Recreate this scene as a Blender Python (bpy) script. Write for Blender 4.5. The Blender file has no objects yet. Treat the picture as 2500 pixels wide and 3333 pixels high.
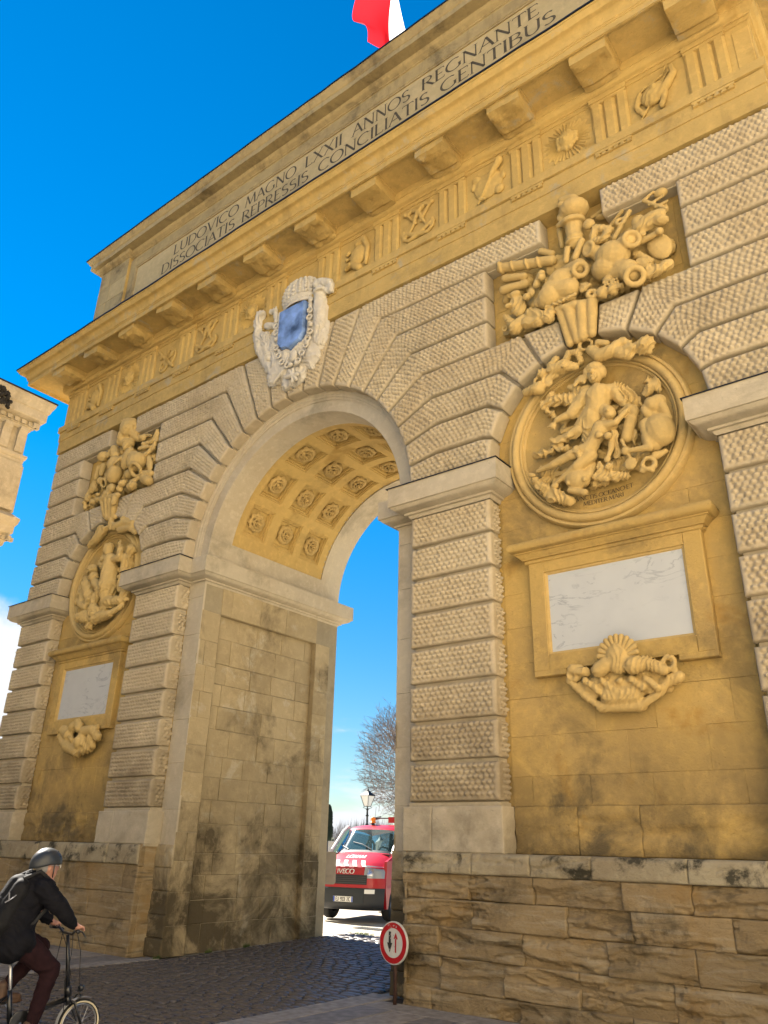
import bpy, math, random
import numpy as np
from mathutils import Matrix, Vector
random.seed(7); RS = np.random.RandomState(11)
sc = bpy.context.scene; COL = sc.collection
R = math.radians; PI = math.pi

# ------------------------------------------------------------------ camera, sky, sun, exposure
camd = bpy.data.cameras.new('camera'); cam = bpy.data.objects.new('camera', camd); COL.objects.link(cam); sc.camera = cam
camd.sensor_fit = 'VERTICAL'; camd.sensor_height = 36; camd.lens = 27.132; camd.clip_end = 6000; camd.clip_start = .05
def cam_axes(yaw, pitch, roll):
    cy, sy, cp, sp = math.cos(yaw), math.sin(yaw), math.cos(pitch), math.sin(pitch)
    f = Vector((-sy*cp, cy*cp, sp)); r = Vector((cy, sy, 0)); u = r.cross(f); cr, sr = math.cos(roll), math.sin(roll)
    return cr*r+sr*u, -sr*r+cr*u, f
cr_, cu_, cf_ = cam_axes(R(38.437), R(23.4755), R(1.3906))
cam.matrix_world = Matrix(((cr_.x, cu_.x, -cf_.x, 9.548), (cr_.y, cu_.y, -cf_.y, -9.073), (cr_.z, cu_.z, -cf_.z, 1.778), (0, 0, 0, 1)))

el = R(42); sd = Vector((-.985*math.cos(el), .17*math.cos(el), math.sin(el)))
w = bpy.data.worlds.new('World'); sc.world = w; w.use_nodes = True
nt = w.node_tree; bg = nt.nodes['Background']; bg.inputs[1].default_value = .05
sky = nt.nodes.new('ShaderNodeTexSky'); sky.sky_type = 'NISHITA'; sky.sun_disc = False
sky.sun_elevation = el; sky.sun_rotation = math.atan2(sd.x, sd.y); sky.air_density = 1; sky.dust_density = 0; sky.ozone_density = 3
hs = nt.nodes.new('ShaderNodeHueSaturation'); hs.inputs['Saturation'].default_value = 1.45; hs.inputs['Hue'].default_value = .497; hs.inputs['Value'].default_value = .85
nt.links.new(sky.outputs[0], hs.inputs['Color'])
tc = nt.nodes.new('ShaderNodeTexCoord'); mp = nt.nodes.new('ShaderNodeMapping'); mp.inputs['Scale'].default_value = (1.5, 1.5, 7)
mp.inputs['Location'].default_value = (.3, .9, .25)
nz = nt.nodes.new('ShaderNodeTexNoise'); nz.inputs['Scale'].default_value = 2.4; nz.inputs['Detail'].default_value = 8; nz.inputs['Roughness'].default_value = .55
nt.links.new(tc.outputs['Generated'], mp.inputs[0]); nt.links.new(mp.outputs[0], nz.inputs['Vector'])
sx = nt.nodes.new('ShaderNodeSeparateXYZ'); nt.links.new(tc.outputs['Generated'], sx.inputs[0])
low = nt.nodes.new('ShaderNodeMapRange'); low.inputs[1].default_value = .02; low.inputs[2].default_value = .33; low.inputs[3].default_value = .16; low.inputs[4].default_value = -.14
nt.links.new(sx.outputs[2], low.inputs[0])
ad = nt.nodes.new('ShaderNodeMath'); ad.operation = 'ADD'; nt.links.new(nz.outputs[0], ad.inputs[0]); nt.links.new(low.outputs[0], ad.inputs[1])
cl = nt.nodes.new('ShaderNodeMapRange'); cl.interpolation_type = 'SMOOTHSTEP'; cl.inputs[1].default_value = .60; cl.inputs[2].default_value = .74
nt.links.new(ad.outputs[0], cl.inputs[0])
mx = nt.nodes.new('ShaderNodeMix'); mx.data_type = 'RGBA'; mx.inputs[7].default_value = (4.6, 4.75, 4.95, 1)
hz = nt.nodes.new('ShaderNodeMapRange'); hz.inputs[1].default_value = 0; hz.inputs[2].default_value = .42; hz.inputs[3].default_value = .58; hz.inputs[4].default_value = 1; nt.links.new(sx.outputs[2], hz.inputs[0])
sk = nt.nodes.new('ShaderNodeVectorMath'); sk.operation = 'SCALE'; nt.links.new(hs.outputs[0], sk.inputs[0]); nt.links.new(hz.outputs[0], sk.inputs['Scale'])
cn = nt.nodes.new('ShaderNodeVectorMath'); cn.operation = 'SUBTRACT'; cn.inputs[1].default_value = (-.905, .40, .165); nt.links.new(tc.outputs['Generated'], cn.inputs[0])
cs = nt.nodes.new('ShaderNodeVectorMath'); cs.operation = 'MULTIPLY'; cs.inputs[1].default_value = (1, 1, 1.25); nt.links.new(cn.outputs[0], cs.inputs[0])
cd = nt.nodes.new('ShaderNodeVectorMath'); cd.operation = 'LENGTH'; nt.links.new(cs.outputs[0], cd.inputs[0])
n5 = nt.nodes.new('ShaderNodeTexNoise'); n5.inputs['Scale'].default_value = 9; n5.inputs['Detail'].default_value = 7; nt.links.new(tc.outputs['Generated'], n5.inputs['Vector'])
c5 = nt.nodes.new('ShaderNodeMath'); c5.operation = 'MULTIPLY_ADD'; c5.inputs[1].default_value = .14; nt.links.new(n5.outputs[0], c5.inputs[0]); nt.links.new(cd.outputs['Value'], c5.inputs[2])
c6 = nt.nodes.new('ShaderNodeMapRange'); c6.interpolation_type = 'SMOOTHSTEP'; c6.inputs[1].default_value = .155; c6.inputs[2].default_value = .185; c6.inputs[3].default_value = 1; c6.inputs[4].default_value = 0; nt.links.new(c5.outputs[0], c6.inputs[0])
c7 = nt.nodes.new('ShaderNodeMath'); c7.operation = 'MAXIMUM'; nt.links.new(cl.outputs[0], c7.inputs[0]); nt.links.new(c6.outputs[0], c7.inputs[1])
nt.links.new(c7.outputs[0], mx.inputs[0]); nt.links.new(sk.outputs[0], mx.inputs[6]); nt.links.new(mx.outputs[2], bg.inputs[0])

sun = bpy.data.lights.new('sun', 'SUN'); sun.energy = 5; sun.angle = R(.5); sun.color = (1, .93, .82)
suno = bpy.data.objects.new('sun', sun); COL.objects.link(suno); suno.rotation_euler = sd.to_track_quat('Z', 'Y').to_euler()
vs = sc.view_settings; vs.view_transform = 'Standard'; vs.look = 'None'; vs.gamma = 1; vs.exposure = 2.12
sc.cycles.max_bounces = 8; sc.cycles.diffuse_bounces = 2

# ------------------------------------------------------------------ helpers
def np_mesh(name, V, F, mat=None, smooth=False):
    """V (n,3); F a list of index tuples or an (m,4)/(m,3) array"""
    me = bpy.data.meshes.new(name); V = np.asarray(V, np.float32)
    if isinstance(F, np.ndarray):
        k = F.shape[1]; flat = F.astype(np.int32).ravel(); n = len(F); starts = np.arange(0, n*k, k, dtype=np.int32); tot = np.full(n, k, np.int32)
    else:
        n = len(F); tot = np.array([len(f) for f in F], np.int32); flat = np.array([i for f in F for i in f], np.int32)
        starts = np.concatenate([[0], np.cumsum(tot)[:-1]]).astype(np.int32) if n else np.zeros(0, np.int32)
    me.vertices.add(len(V)); me.vertices.foreach_set('co', V.ravel())
    me.loops.add(len(flat)); me.loops.foreach_set('vertex_index', flat)
    me.polygons.add(n); me.polygons.foreach_set('loop_start', starts); me.polygons.foreach_set('loop_total', tot)
    me.update(calc_edges=True); me.validate()
    me.polygons.foreach_set('use_smooth', np.full(len(me.polygons), bool(smooth)))
    if mat: me.materials.append(mat)
    return me

class MB:
    def __init__(s): s.V = []; s.F = []; s.n = 0
    def add(s, V, F):
        V = np.asarray(V, float).reshape(-1, 3); s.V.append(V)
        s.F += [tuple(int(i)+s.n for i in f) for f in F]; s.n += len(V); return s
    def box(s, x0, x1, y0, y1, z0, z1, b=0):
        if b:
            bx = [(x0+b, x1-b, y0, y1, z0+b, z1-b)]
            V = []
            for (yy, e) in ((y0, b), (y0+b, 0), (y1, 0)):
                V += [(x0+e, yy, z0+e), (x1-e, yy, z0+e), (x1-e, yy, z1-e), (x0+e, yy, z1-e)]
            F = [(0, 1, 2, 3)]
            for k in (0, 4):
                for i in range(4): j = (i+1) % 4; F.append((k+j, k+i, k+4+i, k+4+j))
            F.append((11, 10, 9, 8)); return s.add(V, F)
        V = [(x, y, z) for x in (x0, x1) for y in (y0, y1) for z in (z0, z1)]
        return s.add(V, [(0, 1, 3, 2), (4, 6, 7, 5), (0, 4, 5, 1), (2, 3, 7, 6), (0, 2, 6, 4), (1, 5, 7, 3)])
    def obox(s, c, ax, ay, az):
        c, ax, ay, az = map(np.array, (c, ax, ay, az))
        V = [c+i*ax+j*ay+k*az for i in (-1, 1) for j in (-1, 1) for k in (-1, 1)]
        return s.add(V, [(0, 1, 3, 2), (4, 6, 7, 5), (0, 4, 5, 1), (2, 3, 7, 6), (0, 2, 6, 4), (1, 5, 7, 3)])
    def prism(s, poly, y0, y1):            # poly in (x,z), extruded along y
        n = len(poly); V = [(x, y0, z) for x, z in poly]+[(x, y1, z) for x, z in poly]
        F = [tuple(range(n)), tuple(range(2*n-1, n-1, -1))]+[(j, i, i+n, j+n) for i in range(n) for j in [(i+1) % n]]
        return s.add(V, F)
    def vprism(s, poly, z0, z1):           # poly in (x,y), extruded along z
        n = len(poly); V = [(x, y, z0) for x, y in poly]+[(x, y, z1) for x, y in poly]
        F = [tuple(range(n-1, -1, -1)), tuple(range(n, 2*n))]+[(i, j, j+n, i+n) for i in range(n) for j in [(i+1) % n]]
        return s.add(V, F)
    def tube(s, pts, r, n=8, caps=True):
        pts = [Vector(p) for p in pts]; rs = r if hasattr(r, '__len__') else [r]*len(pts); V = []; up = None
        for i, p in enumerate(pts):
            t = (pts[min(i+1, len(pts)-1)]-pts[max(i-1, 0)]).normalized()
            if up is None: up = Vector((0, 0, 1)) if abs(t.z) < .9 else Vector((1, 0, 0))
            a = (up-t*up.dot(t)).normalized(); up = a; b = t.cross(a)
            for k in range(n):
                q = p+(a*math.cos(2*PI*k/n)+b*math.sin(2*PI*k/n))*rs[i]; V.append(tuple(q))
        F = [(i*n+k, i*n+(k+1) % n, (i+1)*n+(k+1) % n, (i+1)*n+k) for i in range(len(pts)-1) for k in range(n)]
        if caps: F += [tuple(range(n-1, -1, -1)), tuple(range((len(pts)-1)*n, len(pts)*n))]
        return s.add(V, F)
    def lathe(s, prof, c=(0, 0, 0), axis='z', n=24, a0=0, a1=2*PI):
        """prof: (radius, height) pairs"""
        full = abs(a1-a0-2*PI) < 1e-6; m = n if full else n+1; V = []
        for k in range(m):
            a = a0+(a1-a0)*k/n; ca, sa = math.cos(a), math.sin(a)
            for r, h in prof:
                if axis == 'z': V.append((c[0]+r*ca, c[1]+r*sa, c[2]+h))
                elif axis == 'y': V.append((c[0]+r*ca, c[1]+h, c[2]+r*sa))
                else: V.append((c[0]+h, c[1]+r*ca, c[2]+r*sa))
        p = len(prof); F = []
        for k in range(n):
            k2 = (k+1) % m
            for i in range(p-1):
                F.append((k*p+i, k2*p+i, k2*p+i+1, k*p+i+1) if axis != 'y' else (k*p+i, k*p+i+1, k2*p+i+1, k2*p+i))
        return s.add(V, F)
    def ell(s, c, r, rot=None, nu=14, nv=9):
        V = []; F = []
        for j in range(nv+1):
            th = PI*j/nv
            for i in range(nu):
                a = 2*PI*i/nu; V.append((r[0]*math.sin(th)*math.cos(a), r[1]*math.sin(th)*math.sin(a), r[2]*math.cos(th)))
        V = np.array(V)
        if rot is not None: V = V@np.array(rot).T
        V = V+np.array(c)
        for j in range(nv):
            for i in range(nu):
                a, b = j*nu+i, j*nu+(i+1) % nu; F.append((a, a+nu, b+nu, b))
        return s.add(V, F)
    def build(s, name, mat=None, parent=None, smooth=False, loc=None):
        V = np.concatenate(s.V) if s.V else np.zeros((0, 3))
        return link(name, np_mesh(name, V, s.F, mat, smooth), parent, loc)

def link(name, me, parent=None, loc=None):
    o = bpy.data.objects.new(name, me); COL.objects.link(o)
    if parent: o.parent = parent
    if loc: o.location = loc
    return o
def smooth_by_angle(o, deg=40):
    me = o.data; me.polygons.foreach_set('use_smooth', np.ones(len(me.polygons), bool))
    try: me.set_sharp_from_angle(angle=R(deg))
    except Exception: pass
    return o
def tag(o, label=None, cat=None, group=None, kind=None):
    for k, v in (('label', label), ('category', cat), ('group', group), ('kind', kind)):
        if v: o[k] = v
    return o
def thing(name, label, cat, loc=(0, 0, 0), rz=0, group=None):
    o = bpy.data.objects.new(name, None); COL.objects.link(o); o.location = loc; o.rotation_euler = (0, 0, rz); o.empty_display_size = .2
    return tag(o, label, cat, group)
def struct(o): o['kind'] = 'structure'; return o

# value noise in numpy
def _h(ix, iy, iz, seed):
    n = (ix*374761393+iy*668265263+iz*2147483647+seed*1274126177) & 0xffffffff
    n = ((n ^ (n >> 13))*1274126177) & 0xffffffff
    return ((n ^ (n >> 16)) & 0xffff)/65535.0
def vnoise(x, y, z=0.0, seed=0):
    x, y, z = np.broadcast_arrays(np.asarray(x, float), np.asarray(y, float), np.asarray(z, float))
    ix, iy, iz = (np.floor(v).astype(np.int64) for v in (x, y, z)); fx, fy, fz = x-ix, y-iy, z-iz
    u, v, w_ = (f*f*(3-2*f) for f in (fx, fy, fz)); r = 0
    for a in (0, 1):
        for b in (0, 1):
            for c in (0, 1):
                r = r+_h(ix+a, iy+b, iz+c, seed)*(u if a else 1-u)*(v if b else 1-v)*(w_ if c else 1-w_)
    return r*2-1
def fbm(x, y, z=0.0, o=4, seed=0):
    r = 0; a = 1; t = 0
    for i in range(o): r = r+a*vnoise(np.asarray(x)*2**i+i*17.3, np.asarray(y)*2**i-i*9.1, np.asarray(z)*2**i, seed+i); t += a; a *= .5
    return r/t
def grid_faces(nu, nv, flip=False):
    i, j = np.meshgrid(np.arange(nu-1), np.arange(nv-1), indexing='ij'); a = (i*nv+j).ravel()
    F = np.stack([a, a+nv, a+nv+1, a+1], 1); return F[:, ::-1] if flip else F

# ------------------------------------------------------------------ materials
MATS = {}
def nodes(name):
    m = bpy.data.materials.new(name); m.use_nodes = True; MATS[name] = m
    t = m.node_tree; return m, t, t.nodes['Principled BSDF']
def plain(name, c, rough=.6, metal=0, coat=0, var=0, bump=0, bscale=60, emit=None, alpha=None, spec=.5, trans=0):
    m, t, b = nodes(name); b.inputs['Base Color'].default_value = (*c, 1); b.inputs['Roughness'].default_value = rough; b.inputs['Metallic'].default_value = metal
    b.inputs['Coat Weight'].default_value = coat; b.inputs['Specular IOR Level'].default_value = spec
    if trans: b.inputs['Transmission Weight'].default_value = trans; b.inputs['IOR'].default_value = 1.1
    if emit: b.inputs['Emission Color'].default_value = (*emit, 1); b.inputs['Emission Strength'].default_value = 1
    if var or bump:
        g = t.nodes.new('ShaderNodeNewGeometry'); n = t.nodes.new('ShaderNodeTexNoise'); n.inputs['Scale'].default_value = bscale; n.inputs['Detail'].default_value = 5
        t.links.new(g.outputs['Position'], n.inputs['Vector'])
        if var:
            mr = t.nodes.new('ShaderNodeMapRange'); mr.inputs[1].default_value = .3; mr.inputs[2].default_value = .7; mr.inputs[3].default_value = 1-var; mr.inputs[4].default_value = 1+var
            vm = t.nodes.new('ShaderNodeVectorMath'); vm.operation = 'SCALE'; vm.inputs[0].default_value = c
            t.links.new(n.outputs[0], mr.inputs[0]); t.links.new(mr.outputs[0], vm.inputs['Scale']); t.links.new(vm.outputs[0], b.inputs['Base Color'])
        if bump:
            bp = t.nodes.new('ShaderNodeBump'); bp.inputs['Strength'].default_value = bump; bp.inputs['Distance'].default_value = .01
            t.links.new(n.outputs[0], bp.inputs['Height']); t.links.new(bp.outputs[0], b.inputs['Normal'])
    return m

def stone(name, c1, c2, dirt=(.06, .05, .035), dirt_amt=.25, dirt_scale=.9, bump=.5, pit=.35, objvar=.12, rust=None, low_dirt=None, streak=.0, grain=35, pale=None, strata=None, speck=.3):
    """weathered limestone: two-tone blotches, dark and rusty stains, pits, per-piece variation; all in world space"""
    m, t, b = nodes(name); N = t.nodes.new; L = t.links.new
    g = N('ShaderNodeNewGeometry'); b.inputs['Roughness'].default_value = .93; b.inputs['Specular IOR Level'].default_value = .25
    def noise(scale, det=6, rough=.6, vec=None, dist=0):
        n = N('ShaderNodeTexNoise'); n.inputs['Scale'].default_value = scale; n.inputs['Detail'].default_value = det; n.inputs['Roughness'].default_value = rough; n.inputs['Distortion'].default_value = dist
        L(vec or g.outputs['Position'], n.inputs['Vector']); return n.outputs[0]
    def rng(src, a, b_, c=0, d=1, smooth=True):
        r = N('ShaderNodeMapRange'); r.interpolation_type = 'SMOOTHSTEP' if smooth else 'LINEAR'
        for i, v in enumerate((a, b_, c, d)): r.inputs[i+1].default_value = v
        L(src, r.inputs[0]); return r.outputs[0]
    def mix(f, a, c, blend='MIX'):
        x = N('ShaderNodeMix'); x.data_type = 'RGBA'; x.blend_type = blend
        if hasattr(f, 'links'): L(f, x.inputs[0])
        else: x.inputs[0].default_value = f
        for k, v in ((6, a), (7, c)):
            if hasattr(v, 'links'): L(v, x.inputs[k])
            else: x.inputs[k].default_value = (*v, 1)
        return x.outputs[2]
    def math_(op, a, c):
        x = N('ShaderNodeMath'); x.operation = op
        for k, v in ((0, a), (1, c)):
            if hasattr(v, 'links'): L(v, x.inputs[k])
            else: x.inputs[k].default_value = v
        return x.outputs[0]
    col = mix(rng(noise(.8, 5), .35, .65), c1, c2)
    col = mix(rng(noise(7, 6, .65), .45, .75, 0, .55), col, tuple(min(1, v*1.22) for v in c1))
    if pale: col = mix(rng(noise(1.7, 7, .7, None, .6), .55, .68, 0, .75), col, pale)
    if strata:
        ms_ = N('ShaderNodeMapping'); ms_.inputs['Scale'].default_value = (.9, .9, 7); L(g.outputs['Position'], ms_.inputs[0]); col = mix(rng(noise(1.5, 8, .65, ms_.outputs[0], .5), .48, .66, 0, .55), col, strata); col = mix(rng(noise(1.1, 8, .65, ms_.outputs[0], .8), .54, .70, 0, .5), col, dirt)
    if speck: col = mix(rng(noise(26, 5, .7), .60, .70, 0, speck), col, tuple(v*.45 for v in c1))
    if rust: col = mix(rng(noise(1.3, 6, .6, None, .4), .56, .72, 0, .7), col, rust)
    mpn = N('ShaderNodeMapping'); mpn.inputs['Scale'].default_value = (2.2, 2.2, .45); L(g.outputs['Position'], mpn.inputs[0])
    d1 = rng(noise(dirt_scale, 9, .68, None, .3), .50, .70, 0, dirt_amt*1.5)
    if streak: d1 = math_('MAXIMUM', d1, rng(noise(1.6, 6, .6, mpn.outputs[0]), .52, .75, 0, streak))
    if low_dirt:
        s = N('ShaderNodeSeparateXYZ'); L(g.outputs['Position'], s.inputs[0])
        base = rng(s.outputs[2], low_dirt[0], low_dirt[1], low_dirt[2], 0)
        d1 = math_('ADD', d1, math_('MULTIPLY', base, rng(noise(1.1, 8, .7, None, .5), .3, .62)))
    col = mix(math_('MINIMUM', d1, .93), col, dirt)
    if objvar:
        oi = N('ShaderNodeObjectInfo'); vm = N('ShaderNodeVectorMath'); vm.operation = 'SCALE'
        L(col, vm.inputs[0]); L(rng(oi.outputs['Random'], 0, 1, 1-objvar, 1+objvar, False), vm.inputs['Scale']); col = vm.outputs[0]
    L(col, b.inputs['Base Color'])
    vo = N('ShaderNodeTexVoronoi'); vo.inputs['Scale'].default_value = 16; L(g.outputs['Position'], vo.inputs['Vector'])
    pits = rng(vo.outputs[0], 0, .22, -1, 0)
    msk = rng(noise(2.5, 4), .5, .62)
    h = math_('ADD', math_('MULTIPLY', noise(grain, 8, .72), bump), math_('MULTIPLY', math_('MULTIPLY', pits, msk), pit))
    h = math_('ADD', h, math_('MULTIPLY', noise(5, 5, .6), bump*1.2)); h = math_('ADD', h, math_('MULTIPLY', noise(13, 6, .65), bump*.9))
    bp = N('ShaderNodeBump'); bp.inputs['Strength'].default_value = .9; bp.inputs['Distance'].default_value = .02; L(h, bp.inputs['Height']); L(bp.outputs[0], b.inputs['Normal'])
    return m

S_BLOCK = stone('rusticated_limestone', (.61, .50, .33), (.55, .435, .275), dirt=(.17, .13, .08), dirt_amt=.2, bump=.3, pit=.2, objvar=.06, low_dirt=(2.2, 5.2, .55))
S_OCHRE = stone('ochre_limestone', (.65, .44, .145), (.58, .385, .13), dirt=(.16, .11, .05), dirt_amt=.2, bump=.5, pit=.4, objvar=.05, rust=(.42, .25, .06))
S_NICHE = stone('niche_limestone', (.63, .415, .13), (.54, .36, .13), dirt=(.13, .10, .055), dirt_amt=.35, bump=.6, pit=.5, objvar=.05, rust=(.46, .25, .05), low_dirt=(1.8, 3.6, .75))
S_PALE = stone('pale_dressed_limestone', (.60, .51, .36), (.55, .45, .30), dirt=(.18, .15, .10), dirt_amt=.3, bump=.35, pit=.5, objvar=.04, low_dirt=(1.0, 3.2, .6))
S_SCULPT = stone('carved_limestone', (.69, .475, .18), (.61, .42, .16), dirt=(.20, .14, .065), dirt_amt=.16, bump=.22, pit=.1, objvar=.03)
S_SHIELD = stone('white_carved_limestone', (.74, .67, .54), (.68, .60, .47), dirt=(.3, .25, .18), dirt_amt=.15, bump=.25, pit=.1, objvar=.02)
S_PASS = stone('passage_limestone', (.50, .39, .22), (.43, .33, .18), dirt=(.085, .065, .035), dirt_amt=.5, dirt_scale=.7, bump=.7, pit=.5, objvar=.10, low_dirt=(.4, 4.0, 1.0), pale=(.56, .48, .33))
S_BASE = stone('worn_base_limestone', (.37, .265, .135), (.29, .21, .11), dirt=(.045, .038, .024), dirt_amt=.5, dirt_scale=1.1, bump=1.0, pit=.5, objvar=.14, rust=(.33, .20, .07), strata=(.44, .37, .25))
S_CORNICE = stone('cornice_limestone', (.65, .44, .15), (.57, .385, .13), dirt=(.17, .12, .06), dirt_amt=.25, bump=.6, pit=.4, objvar=.05, pale=(.52, .44, .29), streak=.25)
S_ATTIC = stone('attic_limestone', (.54, .41, .20), (.46, .345, .17), dirt=(.12, .095, .06), dirt_amt=.5, bump=.6, pit=.4, objvar=.12, streak=.35)
S_PANEL = stone('inscription_limestone', (.60, .46, .24), (.55, .42, .21), dirt=(.20, .17, .11), dirt_amt=.3, bump=.25, pit=.2, objvar=0)
S_NOSE = stone('ledge_limestone', (.43, .36, .23), (.34, .27, .165), dirt=(.05, .045, .03), dirt_amt=.9, dirt_scale=2.2, bump=.9, pit=.5, objvar=.1)
S_MORTAR = stone('joint_mortar', (.40, .33, .21), (.33, .27, .17), dirt=(.1, .08, .05), dirt_amt=.3, bump=.6, pit=.3, objvar=0)
S_TOWN = stone('town_limestone', (.52, .44, .31), (.45, .38, .27), dirt=(.2, .16, .1), dirt_amt=.3, bump=.4, pit=.2, objvar=.06, streak=.3)
M_LEAD = plain('dark_lead', (.012, .014, .022), .55, .2)
M_CARVE = plain('carved_letter_shade', (.10, .078, .048), .9, var=.25, bscale=9)  # flat dark tone stands for shadow, paint and dirt in the cut letters
M_IRON = plain('black_iron', (.02, .022, .022), .45, .6)

def marble():
    m, t, b = nodes('veined_marble'); N = t.nodes.new; L = t.links.new; g = N('ShaderNodeNewGeometry')
    n1 = N('ShaderNodeTexNoise'); n1.inputs['Scale'].default_value = 2.6; n1.inputs['Detail'].default_value = 10; n1.inputs['Roughness'].default_value = .6; n1.inputs['Distortion'].default_value = .7
    mv = N('ShaderNodeMapping'); mv.inputs['Rotation'].default_value = (0, R(38), 0); mv.inputs['Scale'].default_value = (.55, 1, 1.5); L(g.outputs['Position'], mv.inputs[0]); L(mv.outputs[0], n1.inputs['Vector'])
    a = N('ShaderNodeMath'); a.operation = 'SUBTRACT'; a.inputs[1].default_value = .5; L(n1.outputs[0], a.inputs[0])
    a2 = N('ShaderNodeMath'); a2.operation = 'ABSOLUTE'; L(a.outputs[0], a2.inputs[0])
    r = N('ShaderNodeMapRange'); r.inputs[1].default_value = 0; r.inputs[2].default_value = .022; r.inputs[3].default_value = .75; r.inputs[4].default_value = 0; L(a2.outputs[0], r.inputs[0])
    n2 = N('ShaderNodeTexNoise'); n2.inputs['Scale'].default_value = 1.1; n2.inputs['Detail'].default_value = 3; L(g.outputs['Position'], n2.inputs['Vector'])
    r2 = N('ShaderNodeMapRange'); r2.inputs[1].default_value = .42; r2.inputs[2].default_value = .62; L(n2.outputs[0], r2.inputs[0])
    mu = N('ShaderNodeMath'); mu.operation = 'MULTIPLY'; L(r.outputs[0], mu.inputs[0]); L(r2.outputs[0], mu.inputs[1])
    n3 = N('ShaderNodeTexNoise'); n3.inputs['Scale'].default_value = 3.5; n3.inputs['Detail'].default_value = 6; L(g.outputs['Position'], n3.inputs['Vector'])
    x0 = N('ShaderNodeMix'); x0.data_type = 'RGBA'; x0.inputs[6].default_value = (.66, .66, .62, 1); x0.inputs[7].default_value = (.57, .57, .55, 1); L(n3.outputs[0], x0.inputs[0])
    x = N('ShaderNodeMix'); x.data_type = 'RGBA'; x.inputs[7].default_value = (.27, .28, .29, 1); L(mu.outputs[0], x.inputs[0]); L(x0.outputs[2], x.inputs[6])
    L(x.outputs[2], b.inputs['Base Color']); b.inputs['Roughness'].default_value = .5; return m
M_MARBLE = marble()
# ------------------------------------------------------------------ building blocks of masonry
def spaced(L, step, e=(.008, .024, .048)):
    if L < .16: return np.linspace(0, L, max(3, int(L/step)+1))
    n = max(2, int(round((L-2*e[-1])/step))); mid = np.linspace(e[-1], L-e[-1], n+1)
    return np.concatenate([[0], e[:-1], mid, [L-v for v in e[-2::-1]], [L]])
def studs(u, v, seed, a=.086, b=.070, amp=.085):
    """rows of blunt carved studs, staggered, a little irregular"""
    j0 = np.floor(v/b); best = np.zeros_like(u)
    for dj in (-1, 0, 1):
        j = j0+dj; off = .5*a*(j % 2)+seed*.37*a
        i0 = np.floor((u-off)/a)
        for di in (-1, 0, 1):
            i = i0+di
            ji = _h(i.astype(np.int64)+50, j.astype(np.int64)+50, np.int64(3), seed)-.5; jj = _h(i.astype(np.int64)+50, j.astype(np.int64)+50, np.int64(9), seed)-.5
            cx = off+(i+.5+.22*ji)*a; cy = (j+.36+.18*jj)*b
            d = np.sqrt(((u-cx)/(a*.60))**2+((v-cy)/(b*.66))**2)
            best = np.maximum(best, (1+.35*ji)*np.clip(1-d**1.1, 0, 1))
    return amp*best
def edge_round(d, r=.05): dd = np.clip(r-d, 0, r); return r-np.sqrt(np.maximum(r*r-dd*dd, 0))
def block_geo(mb, B, T, step=.018, gap=.027, y0=0.0, back=.30, seed=0, margin=(.07, .07), stud=True):
    B = [np.array(p, float) for p in B]; T = [np.array(p, float) for p in T]
    B2 = []; T2 = []
    for b, t in zip(B, T):
        n = (t-b)/np.linalg.norm(t-b); B2.append(b+n*gap); T2.append(t-n*gap)
    for S in (B2, T2):
        S[0] = S[0]+(S[1]-S[0])/np.linalg.norm(S[1]-S[0])*gap; S[-1] = S[-1]+(S[-2]-S[-1])/np.linalg.norm(S[-2]-S[-1])*gap
    B2 = np.array(B2); T2 = np.array(T2); Cn = (B2+T2)/2
    seg = np.linalg.norm(np.diff(Cn, axis=0), axis=1); cum = np.concatenate([[0], np.cumsum(seg)]); L = cum[-1]
    us = spaced(L, step); Wm = np.mean(np.linalg.norm(T2-B2, axis=1)); vs_ = spaced(Wm, step)/Wm
    bu = np.stack([np.interp(us, cum, B2[:, k]) for k in (0, 1)], 1); tu = np.stack([np.interp(us, cum, T2[:, k]) for k in (0, 1)], 1)
    Wl = np.linalg.norm(tu-bu, axis=1)
    P = bu[:, None, :]+(tu-bu)[:, None, :]*vs_[None, :, None]
    U = np.broadcast_to(us[:, None], P.shape[:2]); V = vs_[None, :]*Wl[:, None]
    d = np.minimum(np.minimum(V, Wl[:, None]-V), np.minimum(U, L-U))
    y = y0+edge_round(d)+.004*fbm(P[..., 0]*4, P[..., 1]*4, 0, 3, seed)
    if stud:
        dm = np.minimum(np.clip((V-.016)/.02, 0, 1)*np.clip((Wl[:, None]-V-.016)/.02, 0, 1), np.clip((U-margin[0]+.012)/.02, 0, 1)*np.clip((L-U-margin[1]+.012)/.02, 0, 1))
        y = y-studs(U, V-.5*Wl[:, None]+.6, seed)*dm*.9+.034*dm
    nu, nv = P.shape[:2]; G = np.stack([P[..., 0], y, P[..., 1]], -1).reshape(-1, 3)
    e1 = B[1]-B[0]; e2 = T[0]-B[0]; flip = (e1[0]*e2[1]-e1[1]*e2[0]) < 0
    F = [tuple(f) for f in grid_faces(nu, nv, flip)]
    ring = [i*nv for i in range(nu)]+[(nu-1)*nv+j for j in range(1, nv)]+[i*nv+nv-1 for i in range(nu-2, -1, -1)]+[j for j in range(nv-2, 0, -1)]
    K = G[ring].copy(); K[:, 1] = back; n0 = len(G); m = len(ring)
    for q in range(m):
        r2 = (q+1) % m; f = (ring[q], n0+q, n0+r2, ring[r2]); F.append(f if not flip else f[::-1])
    mb.add(np.concatenate([G, K]), F)
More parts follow.
